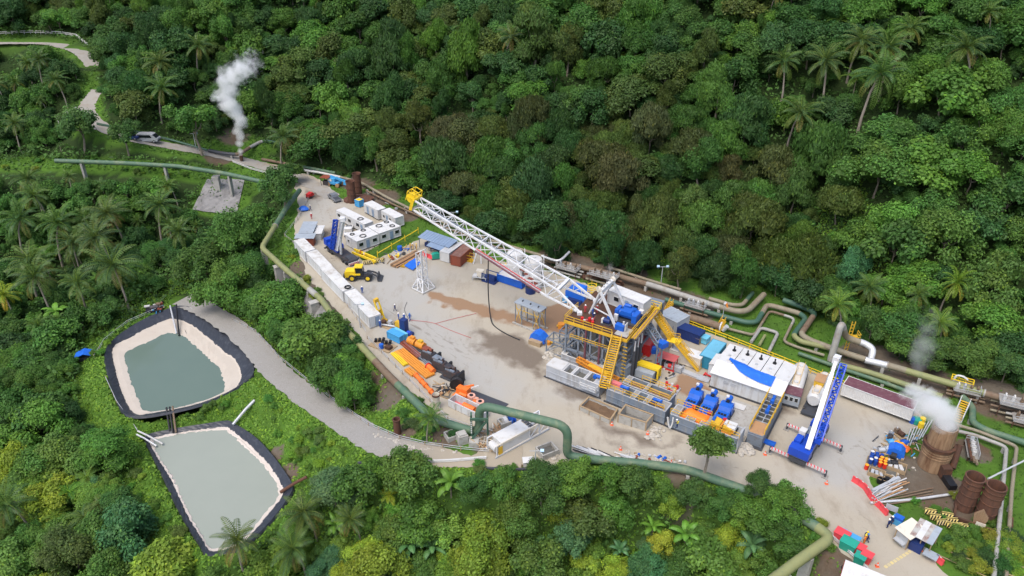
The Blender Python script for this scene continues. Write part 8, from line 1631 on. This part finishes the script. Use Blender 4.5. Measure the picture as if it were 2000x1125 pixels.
beamset('short orange beam beside the green pipe',(791,722),(806,734),3,.45,.35,.4,'orange_paint')
a,b=P(813,733,.5),P(850,773,.5); t=T('orange_tool','bright orange jointed tool lying along the lower strip edge','tool',a); t.w('barrel',MB().tube([a,a.lerp(b,.5)],.42,10),'orange_bright',smooth=40); t.w('barrel',MB().tube([a.lerp(b,.5),b],.34,10),'orange_bright',smooth=40)
for f in (.0,.28,.5,.78,.98):q=a.lerp(b,f); d=(b-a).normalized(); t.w('collar',MB().cyl(q-d*.2,q+d*.2,.52,n=12),'orange_bright',smooth=40)

boxat('bright blue steel box, the larger of the pair at the strip end',(757,661),(773,669),0,1.5,1.7,'blue_sky','blue_sky','steel_box','box',L=3.4,door=None); boxat('pale blue steel box beside the larger blue box',(767,655),(783,664),0,1.0,1.5,'blue_pale','blue_pale','steel_box','box',L=3.4,door=None)
machine('blue_hoist','upright blue machine with yellow top at the strip end',P(788,652,0),RRZ,[('b','base',(0,0,.3),(4.0,1.8,.6),'navy'),('b','column',(.3,0,2.0),(1.3,1.2,3.0),'navy'),('b','head',(-1.2,.2,1.8),(1.2,.9,1.2),'yellow'),('c','drum',(1.4,-.4,1.0),(2.2,-.4,1.0),.5,'blue_crane')],'navy','hoist')
machine('valve_heap','group of grey and brown valves behind the blue boxes',P(762,640,0),RRZ,[('c','valve',(-1.5,0,.1),(-1.5,0,1.2),.5,'rust_dark'),('c','valve',(-.2,.4,.1),(-.2,.4,1.4),.45,'galv'),('c','valve',(1.0,.6,.1),(1.0,.6,1.3),.4,'rust_pipe'),('c','line',(-1.8,-.5,.5),(2.0,.5,.5),.2,'galv'),('b','skid',(0,0,.08),(4.2,1.6,.16),'wood')],'galv','valves')
machine('yellow_kelly','tall yellow ladder-like frame at the end of the nearest container',P(748,628,0),.9,[('b','base',(0,0,.2),(1.6,1.2,.4),'yellow'),('r','post',(-.5,0,.4),(-.5,1.4,4.2),.25,'yellow_bright'),('r','post',(.5,0,.4),(.5,1.4,4.2),.25,'yellow_bright'),('b','plate',(0,.7,1.8),(1.0,.2,1.6),'yellow'),('b','head',(0,1.5,4.5),(1.0,.6,.7),'yellow')],'yellow','frame')

machine('fittings_skid','skid of black fittings with a blue drum at the strip end',P(748,676,0),RRZ,[('b','skid',(0,0,.1),(5.0,2.8,.2),'wood')]+[('c','fitting',(-2.0+.55*i,.2+.5*(i%3),.2),(-1.8+.55*i,.2+.5*(i%3),.9),.3,'black') for i in range(7)]+[('c','blue_drum',(.4,-.9,.2),(.4,-.9,1.1),.45,'blue'),('b','brown_part',(1.7,-.3,.5),(1.2,1.0,.7),'rust_dark')],'black','fittings')

machine('traction_motor','orange double motor at the head of the engine row',P(814,678,0),RRZ-.1,[('b','skid',(0,0,.15),(5.2,1.8,.3),'steel_dark'),('c','motor',(-2.0,0,.95),(-.2,0,.95),.75,'orange_paint'),('c','motor',(.2,0,.95),(2.0,0,.95),.75,'orange_paint'),('b','terminal_box',(-1.0,0,1.8),(1.0,.7,.5),'orange_paint'),('b','terminal_box',(1.1,0,1.8),(1.0,.7,.5),'yellow'),('c','coupling',(2.0,0,.95),(2.6,0,.95),.3,'black')],'orange_paint','motor')
for k,(px,py,mm) in enumerate(((840,704,'brown_box'),(861,722,'steel_grey'),(884,740,'engine'))):
    machine('diesel_engine',('first','second','third')[k]+' black diesel engine in the row, counted from the orange motor',P(px,py,0),RRZ-.05,[('b','skid',(0,0,.15),(4.4,2.0,.3),'steel_dark'),('p','block',[(-1.6,.3),(-1.6,1.4),(-1.2,1.9),(1.0,1.9),(1.4,1.4),(1.4,.3)],-.7,.7,'engine'),('b','radiator',(1.9,0,1.2),(.4,1.9,1.9),'black'),('b','head_cover',(-.3,-.3,2.0),(2.0,.4,.3),'steel_grey'),('c','air_filter',(-.9,.5,2.1),(.3,.5,2.1),.32,mm),('c','exhaust',(.6,0,1.9),(.6,0,2.7),.13,'rust_dark'),('b','hood',(-1.0,.2,2.3),(1.3,1.2,.2),mm)],'engine','engine','black diesel engines in a row')
machine('red_cylinder','short red-orange cylinder beside the middle engine',P(842,725,0),RRZ-.4,[('c','barrel',(-.9,0,.6),(1.0,0,.6),.5,'orange_bright'),('c','rim',(-1.1,0,.6),(-.9,0,.6),.62,'red'),('b','cradle',(0,0,.15),(1.6,.9,.3),'steel_dark')],'orange_bright','cylinder')
t=T('hose_reel','big black hose reel between the engines and the orange machine','reel',P(893,760,0),RRZ+.5)
for y in (-.5,.5):t.part('side_ring',MB().cyl((0,y-.06,1.3),(0,y+.06,1.3),1.25,n=24),'black',smooth=30)
for k in range(5):mb=MB(); mb.tube([(1.05*math.cos(x),-.38+.19*k,1.3+1.05*math.sin(x)) for x in [i*math.pi/10 for i in range(21)]],.11,6,False); t.part('hose_turn',mb,'rubber')
t.part('stand',MB().bb(-.9,.9,-.7,.7,0,.25),'steel_dark')
machine('orange_stack','bright orange machine blocks next to the black hose reel',P(905,775,0),RRZ,[('b','base',(0,0,.3),(3.0,2.2,.6),'orange_bright'),('b','block',(-.8,.4,1.1),(1.2,1.2,1.0),'orange_bright'),('b','block',(.5,.2,1.3),(1.1,1.3,1.4),'orange_bright'),('c','cylinder',(-.2,-.8,1.2),(1.3,-.8,1.2),.35,'orange_bright'),('r','arm',(.2,.6,1.9),(1.5,1.2,2.4),.25,'orange_bright'),('r','white_rod',(1.2,.8,1.8),(2.3,1.5,2.4),.2,'white_clean')],'orange_bright','machine')
for k,(px,py) in enumerate(((921,786),(938,798))):machine('blowout_preventer',('left','right')[k]+' of the two faded pink-orange valve blocks beside the pipe arch',P(px,py,0),RRZ,[('b','base',(0,0,.3),(2.4,1.8,.6),'pink_steel'),('c','body',(0,0,.5),(0,0,1.6),.7,'pink_steel'),('b','ram',(-.9,0,1.0),(.9,.7,.7),'orange_bright'),('b','ram',(.9,0,1.0),(.9,.7,.7),'pink_steel'),('c','bore',(0,0,1.6),(0,0,1.66),.35,'black')],'pink_steel','valve block','pink-orange valve blocks')
single('steel_sheet',MB().bb(-4,4,-.9,.9,0,.08),'steel_dark','dark steel plate on the ground behind the orange machines','plate',P(950,780,.03),RRZ)

a,rz,L_=fr((875,781),(940,812),1.5); t=T('open_skip','pale grey open skip holding an orange tank','skip',a,rz); W_=2.0
t.part('wall',MB().bb(0,L_,0,.1,.1,1.5).bb(0,L_,W_-.1,W_,.1,1.5).bb(0,.1,.1,W_-.1,.1,1.5).bb(L_-.1,L_,.1,W_-.1,.1,1.5),'white_box'); t.part('floor',MB().bb(.1,L_-.1,.1,W_-.1,.05,.15),'pink_box')
for k in range(1,5):t.part('side_rib',MB().bb(L_*k/5-.08,L_*k/5+.08,-.1,0,.1,1.5),'white')
t.part('top_rail',MB().bb(0,L_,-.08,.12,1.5,1.6).bb(0,L_,W_-.12,W_+.08,1.5,1.6),'white')
machine('orange_tank','orange tank and yellow arm lying in the grey skip',(t.inv.inverted()@ Vector((L_*.55,1.0,0))),rz,[('c','tank',(-1.4,0,.8),(1.0,0,.8),.55,'orange_bright'),('r','arm',(1.1,.3,.7),(2.4,-.3,1.1),.35,'orange_paint'),('r','arm',(1.1,-.4,.7),(2.2,.3,.8),.3,'orange_paint')],'orange_bright','tank',z=.15)
t=T('pipe_stub','upright white pipe stub with a rusty open top beside the strip','pipe',P(853,797,0)); t.part('shell',MB().lathe([(.62,-1),(.62,2.9),(.66,3.0),(.55,3.0),(.5,1.5),(.01,1.5)],18),'sheet_cream',smooth=40); t.part('rim',MB().lathe([(.64,2.7),(.7,2.72),(.7,3.02),(.6,3.04)],18),'rust',smooth=40)
t=T('pipe_stub','rusty upright pipe stub on the bank below the strip','pipe',P(777,850,-2.0)); t.part('shell',MB().lathe([(.6,-1),(.6,3.4),(.64,3.5),(.5,3.5),(.48,2.0),(.01,2.0)],18),'rust',smooth=40); t.part('rim',MB().lathe([(.62,3.2),(.68,3.25),(.68,3.5),(.6,3.52)],18),'rust_dark',smooth=40)
tray('wooden pallet of timber scraps at the strip end',846,769,4.5,2.6,.25,'wood'); junk(18,[(848,752),(870,748),(882,760),(860,772)],.25,'short wooden offcut on the pallet','wooden offcuts on the pallet',['wood','sheet_cream','plank_tan','rubber'],.5,.9,('timber_offcut',),'timber',.8)

a,rz,L_=fr((971,893.7),(1071.8,838.5),0); t=T('rack_unit','long white steel unit, half box half open frame, parked on the track','rack',a,rz); W_,h=2.6,2.3
t.part('box',MB().bb(1.0,L_*.62,.1,W_-.1,.3,h),'white'); t.part('box_roof',MB().bb(.9,L_*.62,0,W_,h,h+.08),'white_clean')
for k in range(4):t.part('roof_panel',MB().bb(L_*.64,L_*.64+.7,.2+.6*k,.7+.6*k,h,h+.06),'steel_dark')
for y in (.06,W_-.06):t.part('long_rail',MB().bar((0,y,h),(L_,y,h),.2).bar((0,y,.2),(L_,y,.2),.24),'steel_white' if y>1 else 'sheet_cream')
for x in (0,L_*.62,L_*.81,L_):
    for y in (.06,W_-.06):t.part('post',MB().box((x,y,(h+.2)/2),(.16,.16,h-.2)),'steel_white')
mb=MB()
for y in (.06,W_-.06):mb.bar((L_*.62,y,.3),(L_*.81,y,h-.1),.12).bar((L_*.81,y,.3),(L_,y,h-.1),.12)
mb.bar((L_*.62,.1,h),(L_*.81,W_-.1,h),.12).bar((L_*.81,.1,h),(L_,W_-.1,h),.12); t.part('bracing',mb,'steel_white'); t.part('side_stripe',MB().bb(1.0,L_*.62,-.02,.08,h-.35,h-.05),'sheet_cream'); t.part('end_drum',MB().cyl((.5,.5,1.2),(.5,2.1,1.2),.7,n=14),'white'); t.part('end_door',MB().box((.7,-.02,1.1),(.8,.08,1.5)),'yellow')
t.part('skid',MB().bb(-.4,L_,-.2,.0,0,.3).bb(-.4,L_,W_,W_+.2,0,.3),'galv')
machine('cable_reel','blue cable reel beside a white drum under the pipe arch',P(1000,826,0),.5,[('c','flange',(-.35,0,.9),(-.25,0,.9),.9,'blue'),('c','flange',(.25,0,.9),(.35,0,.9),.9,'blue'),('c','core',(-.25,0,.9),(.25,0,.9),.55,'blue_crane'),('c','white_drum',(-1.5,.3,.7),(-.9,.3,.7),.7,'white')],'blue','reel')
def conbox(label,px,py,s_,h,fill,z=0):
    t=T('concrete_sump',label,'sump',P(px,py,z),.5); t.part('wall',MB().bb(0,s_,0,.2,-.5,h).bb(0,s_,s_*.8-.2,s_*.8,-.5,h).bb(0,.2,.2,s_*.8-.2,-.5,h).bb(s_-.2,s_,.2,s_*.8-.2,-.5,h),'concrete'); t.part('fill',MB().bb(.2,s_-.2,.2,s_*.8-.2,-.4,h*.35),fill)
conbox('square concrete sump with a blue sheet inside, right of the white rack unit',1060,900,3.0,1.0,'tank_inside'); conbox('concrete sump with brown scrap under the pipe arch foot',876,868,2.4,1.2,'rust_dark',-.6); conbox('small empty concrete sump under the pipe arch',980,838,2.2,.9,'concrete')
single('concrete_block',MB().box((0,0,1.0),(1.6,1.6,2.0)).box((0,0,2.1),(1.2,1.2,.3)),'concrete','upright concrete block beside the brown sump','block',P(903,866,-.4),.4); single('white_crate',MB().box((0,0,.6),(1.5,1.2,1.0)).box((0,0,1.13),(1.7,1.4,.1)),'white_clean','small white box on a stand beside the track','box',P(1031,909,-.3),.1)

for k in range(60):a=P(R.uniform(935,985),R.uniform(835,882),.1+.01*k); th=R.uniform(0,3.1); L_=R.uniform(.8,2.4); single('timber_offcut',MB().bar(a,a+Vector((math.cos(th)*L_,math.sin(th)*L_,R.uniform(0,.3))),.16,.12),R.choice(['wood','sheet_cream','stone','plank_tan']),'pale timber in the scrap heap below the pipe arch','timber',group='timber heap below the pipe arch')
for k in range(26):x=R.uniform(1112,1240); a=P(x,872+(x-1112)*.17+R.uniform(-5,5),.1+.015*k); single('pipe_offcut',MB().tube([a,a+rx_*R.uniform(3,6)+Vector((0,R.uniform(-.6,.6),R.uniform(0,.2)))],.11,6),R.choice(['pipe_silver','white','galv','black']),'pale pipe in the pile along the green pipe','pipe',group='pale pipes piled along the green pipe')
def stones(n_,poly,label,grp,s0=.2,s1=.6,z=0):
    bx=[q[0] for q in poly]; by=[q[1] for q in poly]; k=0
    while k<n_:
        x,y=R.uniform(min(bx),max(bx)),R.uniform(min(by),max(by))
        if not inpoly(x,y,poly):continue
        k += 1; s_=R.uniform(s0,s1); g=ground_at(x,y,0)[0]; single('stone',STONES[k%5],None,label,'stone',(g.x,g.y,max(g.z,g.z)+s_*.2),R.uniform(0,3),grp).scale=(s_,s_*R.uniform(.6,1),s_*.7)
STONES=[MB().blob((0,0,0),1.0,s_,7,5,.25).mesh('stone','stone') for s_ in range(5)]
stones(34,[(1270,830),(1300,838),(1290,862),(1262,858)],'pale stone in the rubble right of the open pit','rubble right of the open pit'); stones(34,[(1075,680),(1095,690),(1075,712),(1060,700)],'pale stone in the rubble left of the pale mud tank','rubble left of the pale mud tank',.2,.55)
stones(26,[(1440,872),(1460,868),(1480,884),(1450,892)],'broken concrete lump in front of the yellow railed tank','broken concrete before the railed tank',.3,.9); stones(40,[(1215,880),(1330,898),(1325,906),(1215,890)],'small stone in the litter along the big pipe','stones along the big pipe',.15,.4)
stones(40,[(730,845),(800,868),(860,880),(900,882),(900,886),(800,876),(730,852)],'stone along the edge of the gravel track','stones along the gravel track',.15,.4); stones(16,[(1055,868),(1090,872),(1100,895),(1070,900)],'stone around the concrete sump','stones around the sump',.2,.45); stones(22,[(1670,890),(1800,840),(1810,880),(1790,930),(1750,935)],'small stone on the ground by the silencer','stones by the silencer',.12,.3)
junk(16,[(1230,884),(1340,902),(1335,908),(1230,895)],0,'piece of litter along the big pipe','litter along the big pipe',['blue','white','brown_box','wood','galv'],.3,.8); junk(20,[(1400,700),(1290,720),(1230,745),(1300,745)],0,'small fitting on the ground between the tanks','fittings between the tanks',['galv','steel_dark','white','rust_dark'],.25,.7)
junk(36,[(1060,510),(1250,560),(1240,585),(1060,530)],0,'rusty fitting among the pipes behind the rig','rusty fittings behind the rig',['rust_dark','rust_pipe','galv','rust'],.4,1.2); junk(18,[(710,360),(790,405),(780,425),(720,385)],0,'rusty part lying behind the cabins','rusty parts behind the cabins',['rust_dark','rust_pipe','galv','stone'],.4,1.1); junk(22,[(290,596),(318,590),(330,600),(300,612)],-7.9,'piece of junk at the head of the green pond','junk at the head of the green pond',['black','white','brown_box','blue_sky','wood'],.4,1.0)
junk(30,[(1260,700),(1240,715),(1225,725),(1245,700)],0,'thin pipe leaning at the right foot of the rig','pipes at the right foot of the rig',['galv','rust_pipe','plank_tan'],.8,1.6,('pipe_offcut',),'pipe',1.0)

def pipe_fence(label,px,m='galv',h=.8,r=.045,z=None,rails_=(1.0,.5),post='wood',step=2.5,name='pipe_fence'):
    pts=[G(x,y,.02) if z is None else P(x,y,z) for x,y in px]; t=T(name,label,'fence',pts[0])
    for f in rails_:t.w('rail',MB().tube([p+Vector((0,0,h*f)) for p in pts],r,6),m,smooth=50)
    for a,b in zip(pts[:-1],pts[1:]):
        n_=max(1,int((b-a).length/step))
        for i in range(n_):q=a.lerp(b,i/n_); t.w('post',MB().bar(q-Vector((0,0,.2)),q+Vector((0,0,h*1.05)),.12),post)
    return t
pipe_fence('white pipe fence along the storage strip above the green pipe',[(718,662),(760,705),(800,745),(840,785),(875,822),(920,838)]); pipe_fence('pipe fence beside the row of white containers',[(598,470),(640,545),(680,600),(715,650)]); pipe_fence('pale pipe fence from the yard entrance to the container row',[(605,385),(582,430),(556,462),(600,500),(640,545)])
pipe_fence('pipe fence along the inner edge of the gravel track',[(455,628),(500,650),(545,700),(600,745),(660,790),(720,832),(780,858),(830,870),(900,880),(955,885)]); pipe_fence('white pipe rail along the left side of the green pond',[(185,700),(205,668),(250,632),(320,602)]); pipe_fence('white pipe rail down the slope between the ponds',[(208,742),(230,790),(270,845)])
pipe_fence('pipe rail along the inner rim of the green pond',[(372,606),(420,636),(450,660),(478,690)],r=.05); pipe_fence('white guard rail at the road bend',[(150,215),(112,235),(118,248),(150,258)],'white',.9,.1,post='white'); pipe_fence('white guard rail along the far hill road',[(0,68),(60,66),(120,68),(150,73),(172,90)],'white',1.0,.12,post='white',step=2.0)
pipe_fence('green rail on the bank above the parked van',[(190,245),(215,250),(300,268),(340,278)],'pipe_deep',.7,.2); pipe_fence('low white kerb rail on the lower side of the track',[(830,905),(880,903),(950,897)],'white',.5,.16); pipe_fence('metal rail at the road edge above the bent pipe',[(1550,985),(1580,1008),(1620,1048),(1680,1102),(1705,1128)],'pipe_silver',.6,.1); pipe_fence('pale rail on the road side near the stone slab',[(455,318),(490,332),(520,340)],'white',.7,.1)
for k,(px,lab) in enumerate((([(700,905),(760,912),(830,918)],'black drain liner strip below the track, left length'),([(930,915),(1000,918),(1062,918)],'black drain liner strip below the track, right length'))):
    pts=[G(x,y,.15) for x,y in px]; mb=MB(); mb.tube(pts,.26,8); single('drain_liner',mb,'liner',lab,'liner')

for k,(a_,b_,z0,z1,m_,lab) in enumerate((((333,600),(345,652),-7.6,-9.0,'pipe_silver','pipe running down the head bank of the green pond, left one'),((345,598),(350,656),-7.6,-9.0,'black','black hose running down the head bank of the green pond'),((332,798),(338,845),-8.2,-10.2,'black','black overflow pipe between the two ponds, left one'),((338,797),(344,846),-8.2,-10.2,'rust_pipe','brown overflow pipe between the two ponds'),((326,799),(332,843),-8.2,-10.2,'black','black overflow pipe between the two ponds, leftmost'),((600,935),(548,962),-8.6,-10.3,'rust','rusty trough draining into the milky pond'),((498,785),(455,830),-7.6,-9.8,'galv','grey chute at the top of the milky pond'),((270,845),(318,868),-9.6,-10.3,'white','white inlet pipe at the corner of the milky pond, upper one'),((268,852),(306,872),-9.6,-10.3,'pipe_silver','inlet pipe at the corner of the milky pond, lower one'))):
    a,b=P(*a_,z0),P(*b_,z1); single('drain_pipe',MB().tube([a+Vector((0,0,.4)),a.lerp(b,.4)+Vector((0,0,.45)),b+Vector((0,0,.1))],.28 if 'trough' in lab or 'chute' in lab else .18,8),m_,lab,'pipe',smooth=40)
q=P(168,700,-9.5); machine('blue_shelter','small blue tarpaulin shelter left of the green pond',q,.3,[('p','sheet',[(-1.9,1.2),(0,2.0),(1.9,1.2),(1.9,1.1),(0,1.9),(-1.9,1.1)],-1.2,1.2,'tarp_blue'),('b','post',(-1.7,-1,.5),(.12,.12,1.2),'wood'),('b','post',(1.7,-1,.5),(.12,.12,1.2),'wood'),('b','post',(-1.7,1,.5),(.12,.12,1.2),'wood'),('b','post',(1.7,1,.5),(.12,.12,1.2),'wood'),('b','store',(0,0,.4),(2.4,1.4,.9),'engine')],'tarp_blue','shelter',z=float(hgt(np.array([q.x]),np.array([q.y]))[0]))
machine('pond_pump','black pump raft with white float at the head of the green pond',P(302,606,-8.0),.3,[('b','raft',(0,0,.2),(3.6,2.4,.4),'black'),('c','pump',(-.8,0,.7),(.9,0,.7),.5,'engine'),('b','white_box',(-1.5,.8,.8),(1.2,.5,.3),'white_clean'),('b','hood',(.9,.6,.9),(.9,.8,.7),'rust_pipe')],'black','pump',z=-7.9)

def lamp(label,px,py,h,heads=2,z=0):
    g=P(px,py,z) if z == 0 else G(px,py); t=T('lamp_post',label,'lamp post',g); t.part('pole',MB().cyl((0,0,0),(0,0,h),.12,.08,8),'galv',smooth=40); t.part('arm',MB().bar((-.9,0,h),(.9,0,h),.09),'galv')
    for s_ in ((-1,1) if heads == 2 else (1,)):t.part('lamp_head',MB().box((s_*1.0,-.1,h+.15),(.55,.45,.35),0,.5),'lamp')
lamp('tall lamp post with two pale blue heads in front of the dark trees',1290,562,5.2); lamp('white lamp post beside the road under the bright tree',384,293,5.0,1,1); lamp('thin lamp post at the end of the nearest white container',704,640,5.5,1); lamp('white lamp post behind the mast',886,440,3.6,1); lamp('grey pole beside the white box on the track edge',1045,925,4.6,1)
t=T('wind_sock','orange and white wind sock behind the rusty vessel','wind sock',P(1408,640,0)); t.part('pole',MB().cyl((0,0,0),(0,0,5.8),.07,n=8),'galv'); t.part('sock',MB().tube([(0,0,5.8),(.35,-.1,5.5),(.6,-.2,4.9)],[.32,.26,.16],10),'cloth_orange',smooth=50); t.part('sock_band',MB().tube([(-.06,.02,5.82),(.16,-.05,5.68)],[.35,.33],10),'white_clean')
for k in range(3):a=P(1835+14*k,1085-10*k,.3); single('bamboo_pole',MB().tube([a,a+Vector((7,-6.5+k,.8))],.07,6),'wood',('lowest','middle','upper')[k]+' pale pole lying in the shrubs at the lower right','pole',group='pale poles in the shrubs')

for k,(pts,m_,lab) in enumerate((([(798,625),(830,628),(850,632),(880,645),(920,660)],'red_faded','thin red hose lying across the pale concrete'),([(795,590),(790,605),(798,622)],'steel_dark','thin dark cable on the concrete by the crew'),([(850,632),(880,624),(930,612)],'red_faded','faded hose curving towards the mud'))):single('ground_hose',MB().tube(smooth([P(x,y,.1) for x,y in pts],6),.045,5),m_,lab,'hose')

for px,py,rz,pose,cl,he,lab in ((708,573,.4,'stand','cloth_blue','helmet_white','worker in blue alone on the open concrete near the loader'),(772,608,1.2,'walk','cloth_navy','helmet_white','worker walking on the concrete between loader and storage strip'),(779,625,2.0,'stand','cloth_blue','helmet_white','left of the three workers behind the blue hoist'),(790,627,.4,'work','cloth_blue','helmet_white','middle of the three workers behind the blue hoist'),(801,626,2.6,'walk','cloth_blue','helmet_blue','right of the three workers behind the blue hoist'),
(743,640,.2,'work','cloth_blue','helmet_white','worker in blue bending at the door end of the nearest container'),(705,500,.8,'stand','cloth_orange','helmet_yellow','worker in orange at the yellow barrier'),(712,507,2.4,'stand','cloth_tan','helmet_white','worker in tan between the loader and the barrier'),(802,488,.2,'stand','cloth_tan','helmet_yellow','left of the three men in tan beside the open shed'),(807,488,1.0,'work','cloth_tan','helmet_white','middle of the three men in tan beside the open shed'),(814,488,2.2,'stand','cloth_tan','helmet_yellow','right of the three men in tan beside the open shed'),
(607,412,1.5,'walk','cloth_navy','helmet_white','person in dark clothes walking by the blue tarpaulin heap'),(609,428,.6,'stand','cloth_red','helmet_white','person in red standing by the grey shacks'),(1733,1031,.7,'stand','cloth_navy','helmet_white','front one of the two guards in navy by the shacks'),(1739,1025,2.0,'stand','cloth_navy','helmet_white','rear one of the two guards in navy by the shacks'),(1687,1062,.5,'stand','cloth_orange','helmet_yellow','worker in orange on the road near the bins'),(1692,1060,1.2,'walk','cloth_navy','helmet_blue','worker in dark blue beside the one in orange'),(1787,1062,2.2,'stand','cloth_navy','helmet_blue','guard in dark blue with blue helmet at the mottled shack')):
    person(px,py,rz,pose,cl,he,lab)
person(842,491,.3,'stand','cloth_navy','helmet_white','worker in a yellow vest at the open shed',vest='cloth_yellow'); person(1690,1055,2.8,'stand','cloth_navy','helmet_yellow','worker in a yellow vest on the road',vest='cloth_yellow'); person(1322,836,1.0,'work','cloth_navy','helmet_white','worker in a yellow vest on the end mud tank',z=2.93,vest='cloth_yellow')
# ================================================================== steam
def plume(name,label,pts,rs,dens,seed=0,nscale=.5):
    """puffs along a rising path: density falls off from the path and is broken up by noise"""
    pts=[Vector(p) for p in pts]; c=smooth(pts,4); rr=[float(np.interp(i/(len(c)-1),np.linspace(0,1,len(rs)),rs)) for i in range(len(c))]
    mb=MB(); mb.tube([c[0]-(c[1]-c[0]).normalized()*.4]+c+[c[-1]+(c[-1]-c[-2]).normalized()*rr[-1]],[.05]+[r*1.5 for r in rr]+[rr[-1]],14); m,N,L,B=nmat(name+str(seed)); N.remove(B)
    v=N.new('ShaderNodeVolumePrincipled'); v.inputs['Color'].default_value=(.995,.995,.995,1); v.inputs['Anisotropy'].default_value=.1
    geo=N.new('ShaderNodeNewGeometry').outputs['Position']; cur=None; Lm=len(c)-1
    def math_(op,a,b):
        k=N.new('ShaderNodeMath'); k.operation=op
        for i,x in enumerate((a,b)):
            if isinstance(x,(int,float)):k.inputs[i].default_value=x
            else:L.new(x,k.inputs[i])
        return k.outputs[0]
    R=random.Random(seed)
    for i in range(0,len(c),2):
        d=N.new('ShaderNodeVectorMath'); d.operation='DISTANCE'; L.new(geo,d.inputs[0]); d.inputs[1].default_value=tuple(c[i]+Vector((R.uniform(-.3,.3),R.uniform(-.3,.3),0))*rr[i])
        r=N.new('ShaderNodeMapRange'); r.inputs[1].default_value=0; r.inputs[2].default_value=rr[i]*1.4; r.inputs[3].default_value=1-.62*(i/Lm)**1.2; r.inputs[4].default_value=0; L.new(d.outputs['Value'],r.inputs[0]); cur=r.outputs[0] if cur is None else math_('MAXIMUM',cur,r.outputs[0])
    n1=noise(N,L,geo,nscale,5,.62); n2=noise(N,L,geo,nscale*.35,2)
    f=math_('ADD',math_('MULTIPLY',cur,1.5),math_('MULTIPLY',math_('ADD',math_('MULTIPLY',n1,.75),math_('MULTIPLY',n2,.35)),1.9)); f=ramp(N,L,f,1.35,3.1)
    L.new(math_('MULTIPLY',f,dens),v.inputs['Density']); L.new(v.outputs[0],N['Material Output'].inputs['Volume'])
    o=single(name,mb,m,label,'steam'); o['kind']='stuff'; return o
q=P(471,306,4.2); up=lambda dx,dz,dy=0:q+Vector((dx,dy,dz))
plume('steam_cloud','tall white steam plume rising from the vent beside the road',[up(0,.2),up(.3,4),up(.8,8),up(1.2,12),up(-.4,15),up(-1.6,18),up(.8,22),up(4.5,25),up(8.0,27)],[.7,1.1,1.6,2.3,2.6,2.9,3.6,4.2,4.0],2.8,seed=1)
t=T('steam_vent','short dark steam vent pipe at the foot of the tall plume','vent',q-Vector((0,0,.6))); t.part('pipe',MB().cyl((0,0,-.5),(0,0,.9),.5,n=12),'rust_dark'); t.part('rim',MB().lathe([(.5,.8),(.6,.82),(.6,1.0),(.45,1.0)],14),'rust')
q=P(1820,908,0)+Vector((0,0,7.6))
plume('steam_cloud','white steam cloud drifting left from the big silencer',[q,q+Vector((-.4,.2,1.5)),q+Vector((-1.8,.8,2.8)),q+Vector((-3.6,1.8,3.6)),q+Vector((-5.4,3.0,4.2))],[1.5,2.0,2.4,2.4,2.2],3.6,seed=2,nscale=.55)
q=P(1185,565,1.5); plume('steam_cloud','faint wisp of steam behind the A-frame',[q,q+Vector((.2,0,2)),q+Vector((.0,0,4)),q+Vector((.5,0,6))],[.5,.8,.9,.9],.7,seed=3)
q=P(1790,725,2); plume('steam_cloud','thin steam drifting up the slope behind the long trailer',[q,q+Vector((.3,.5,3)),q+Vector((-.2,1,6)),q+Vector((.5,2,10))],[1.0,2.0,2.6,2.4],.35,seed=4)
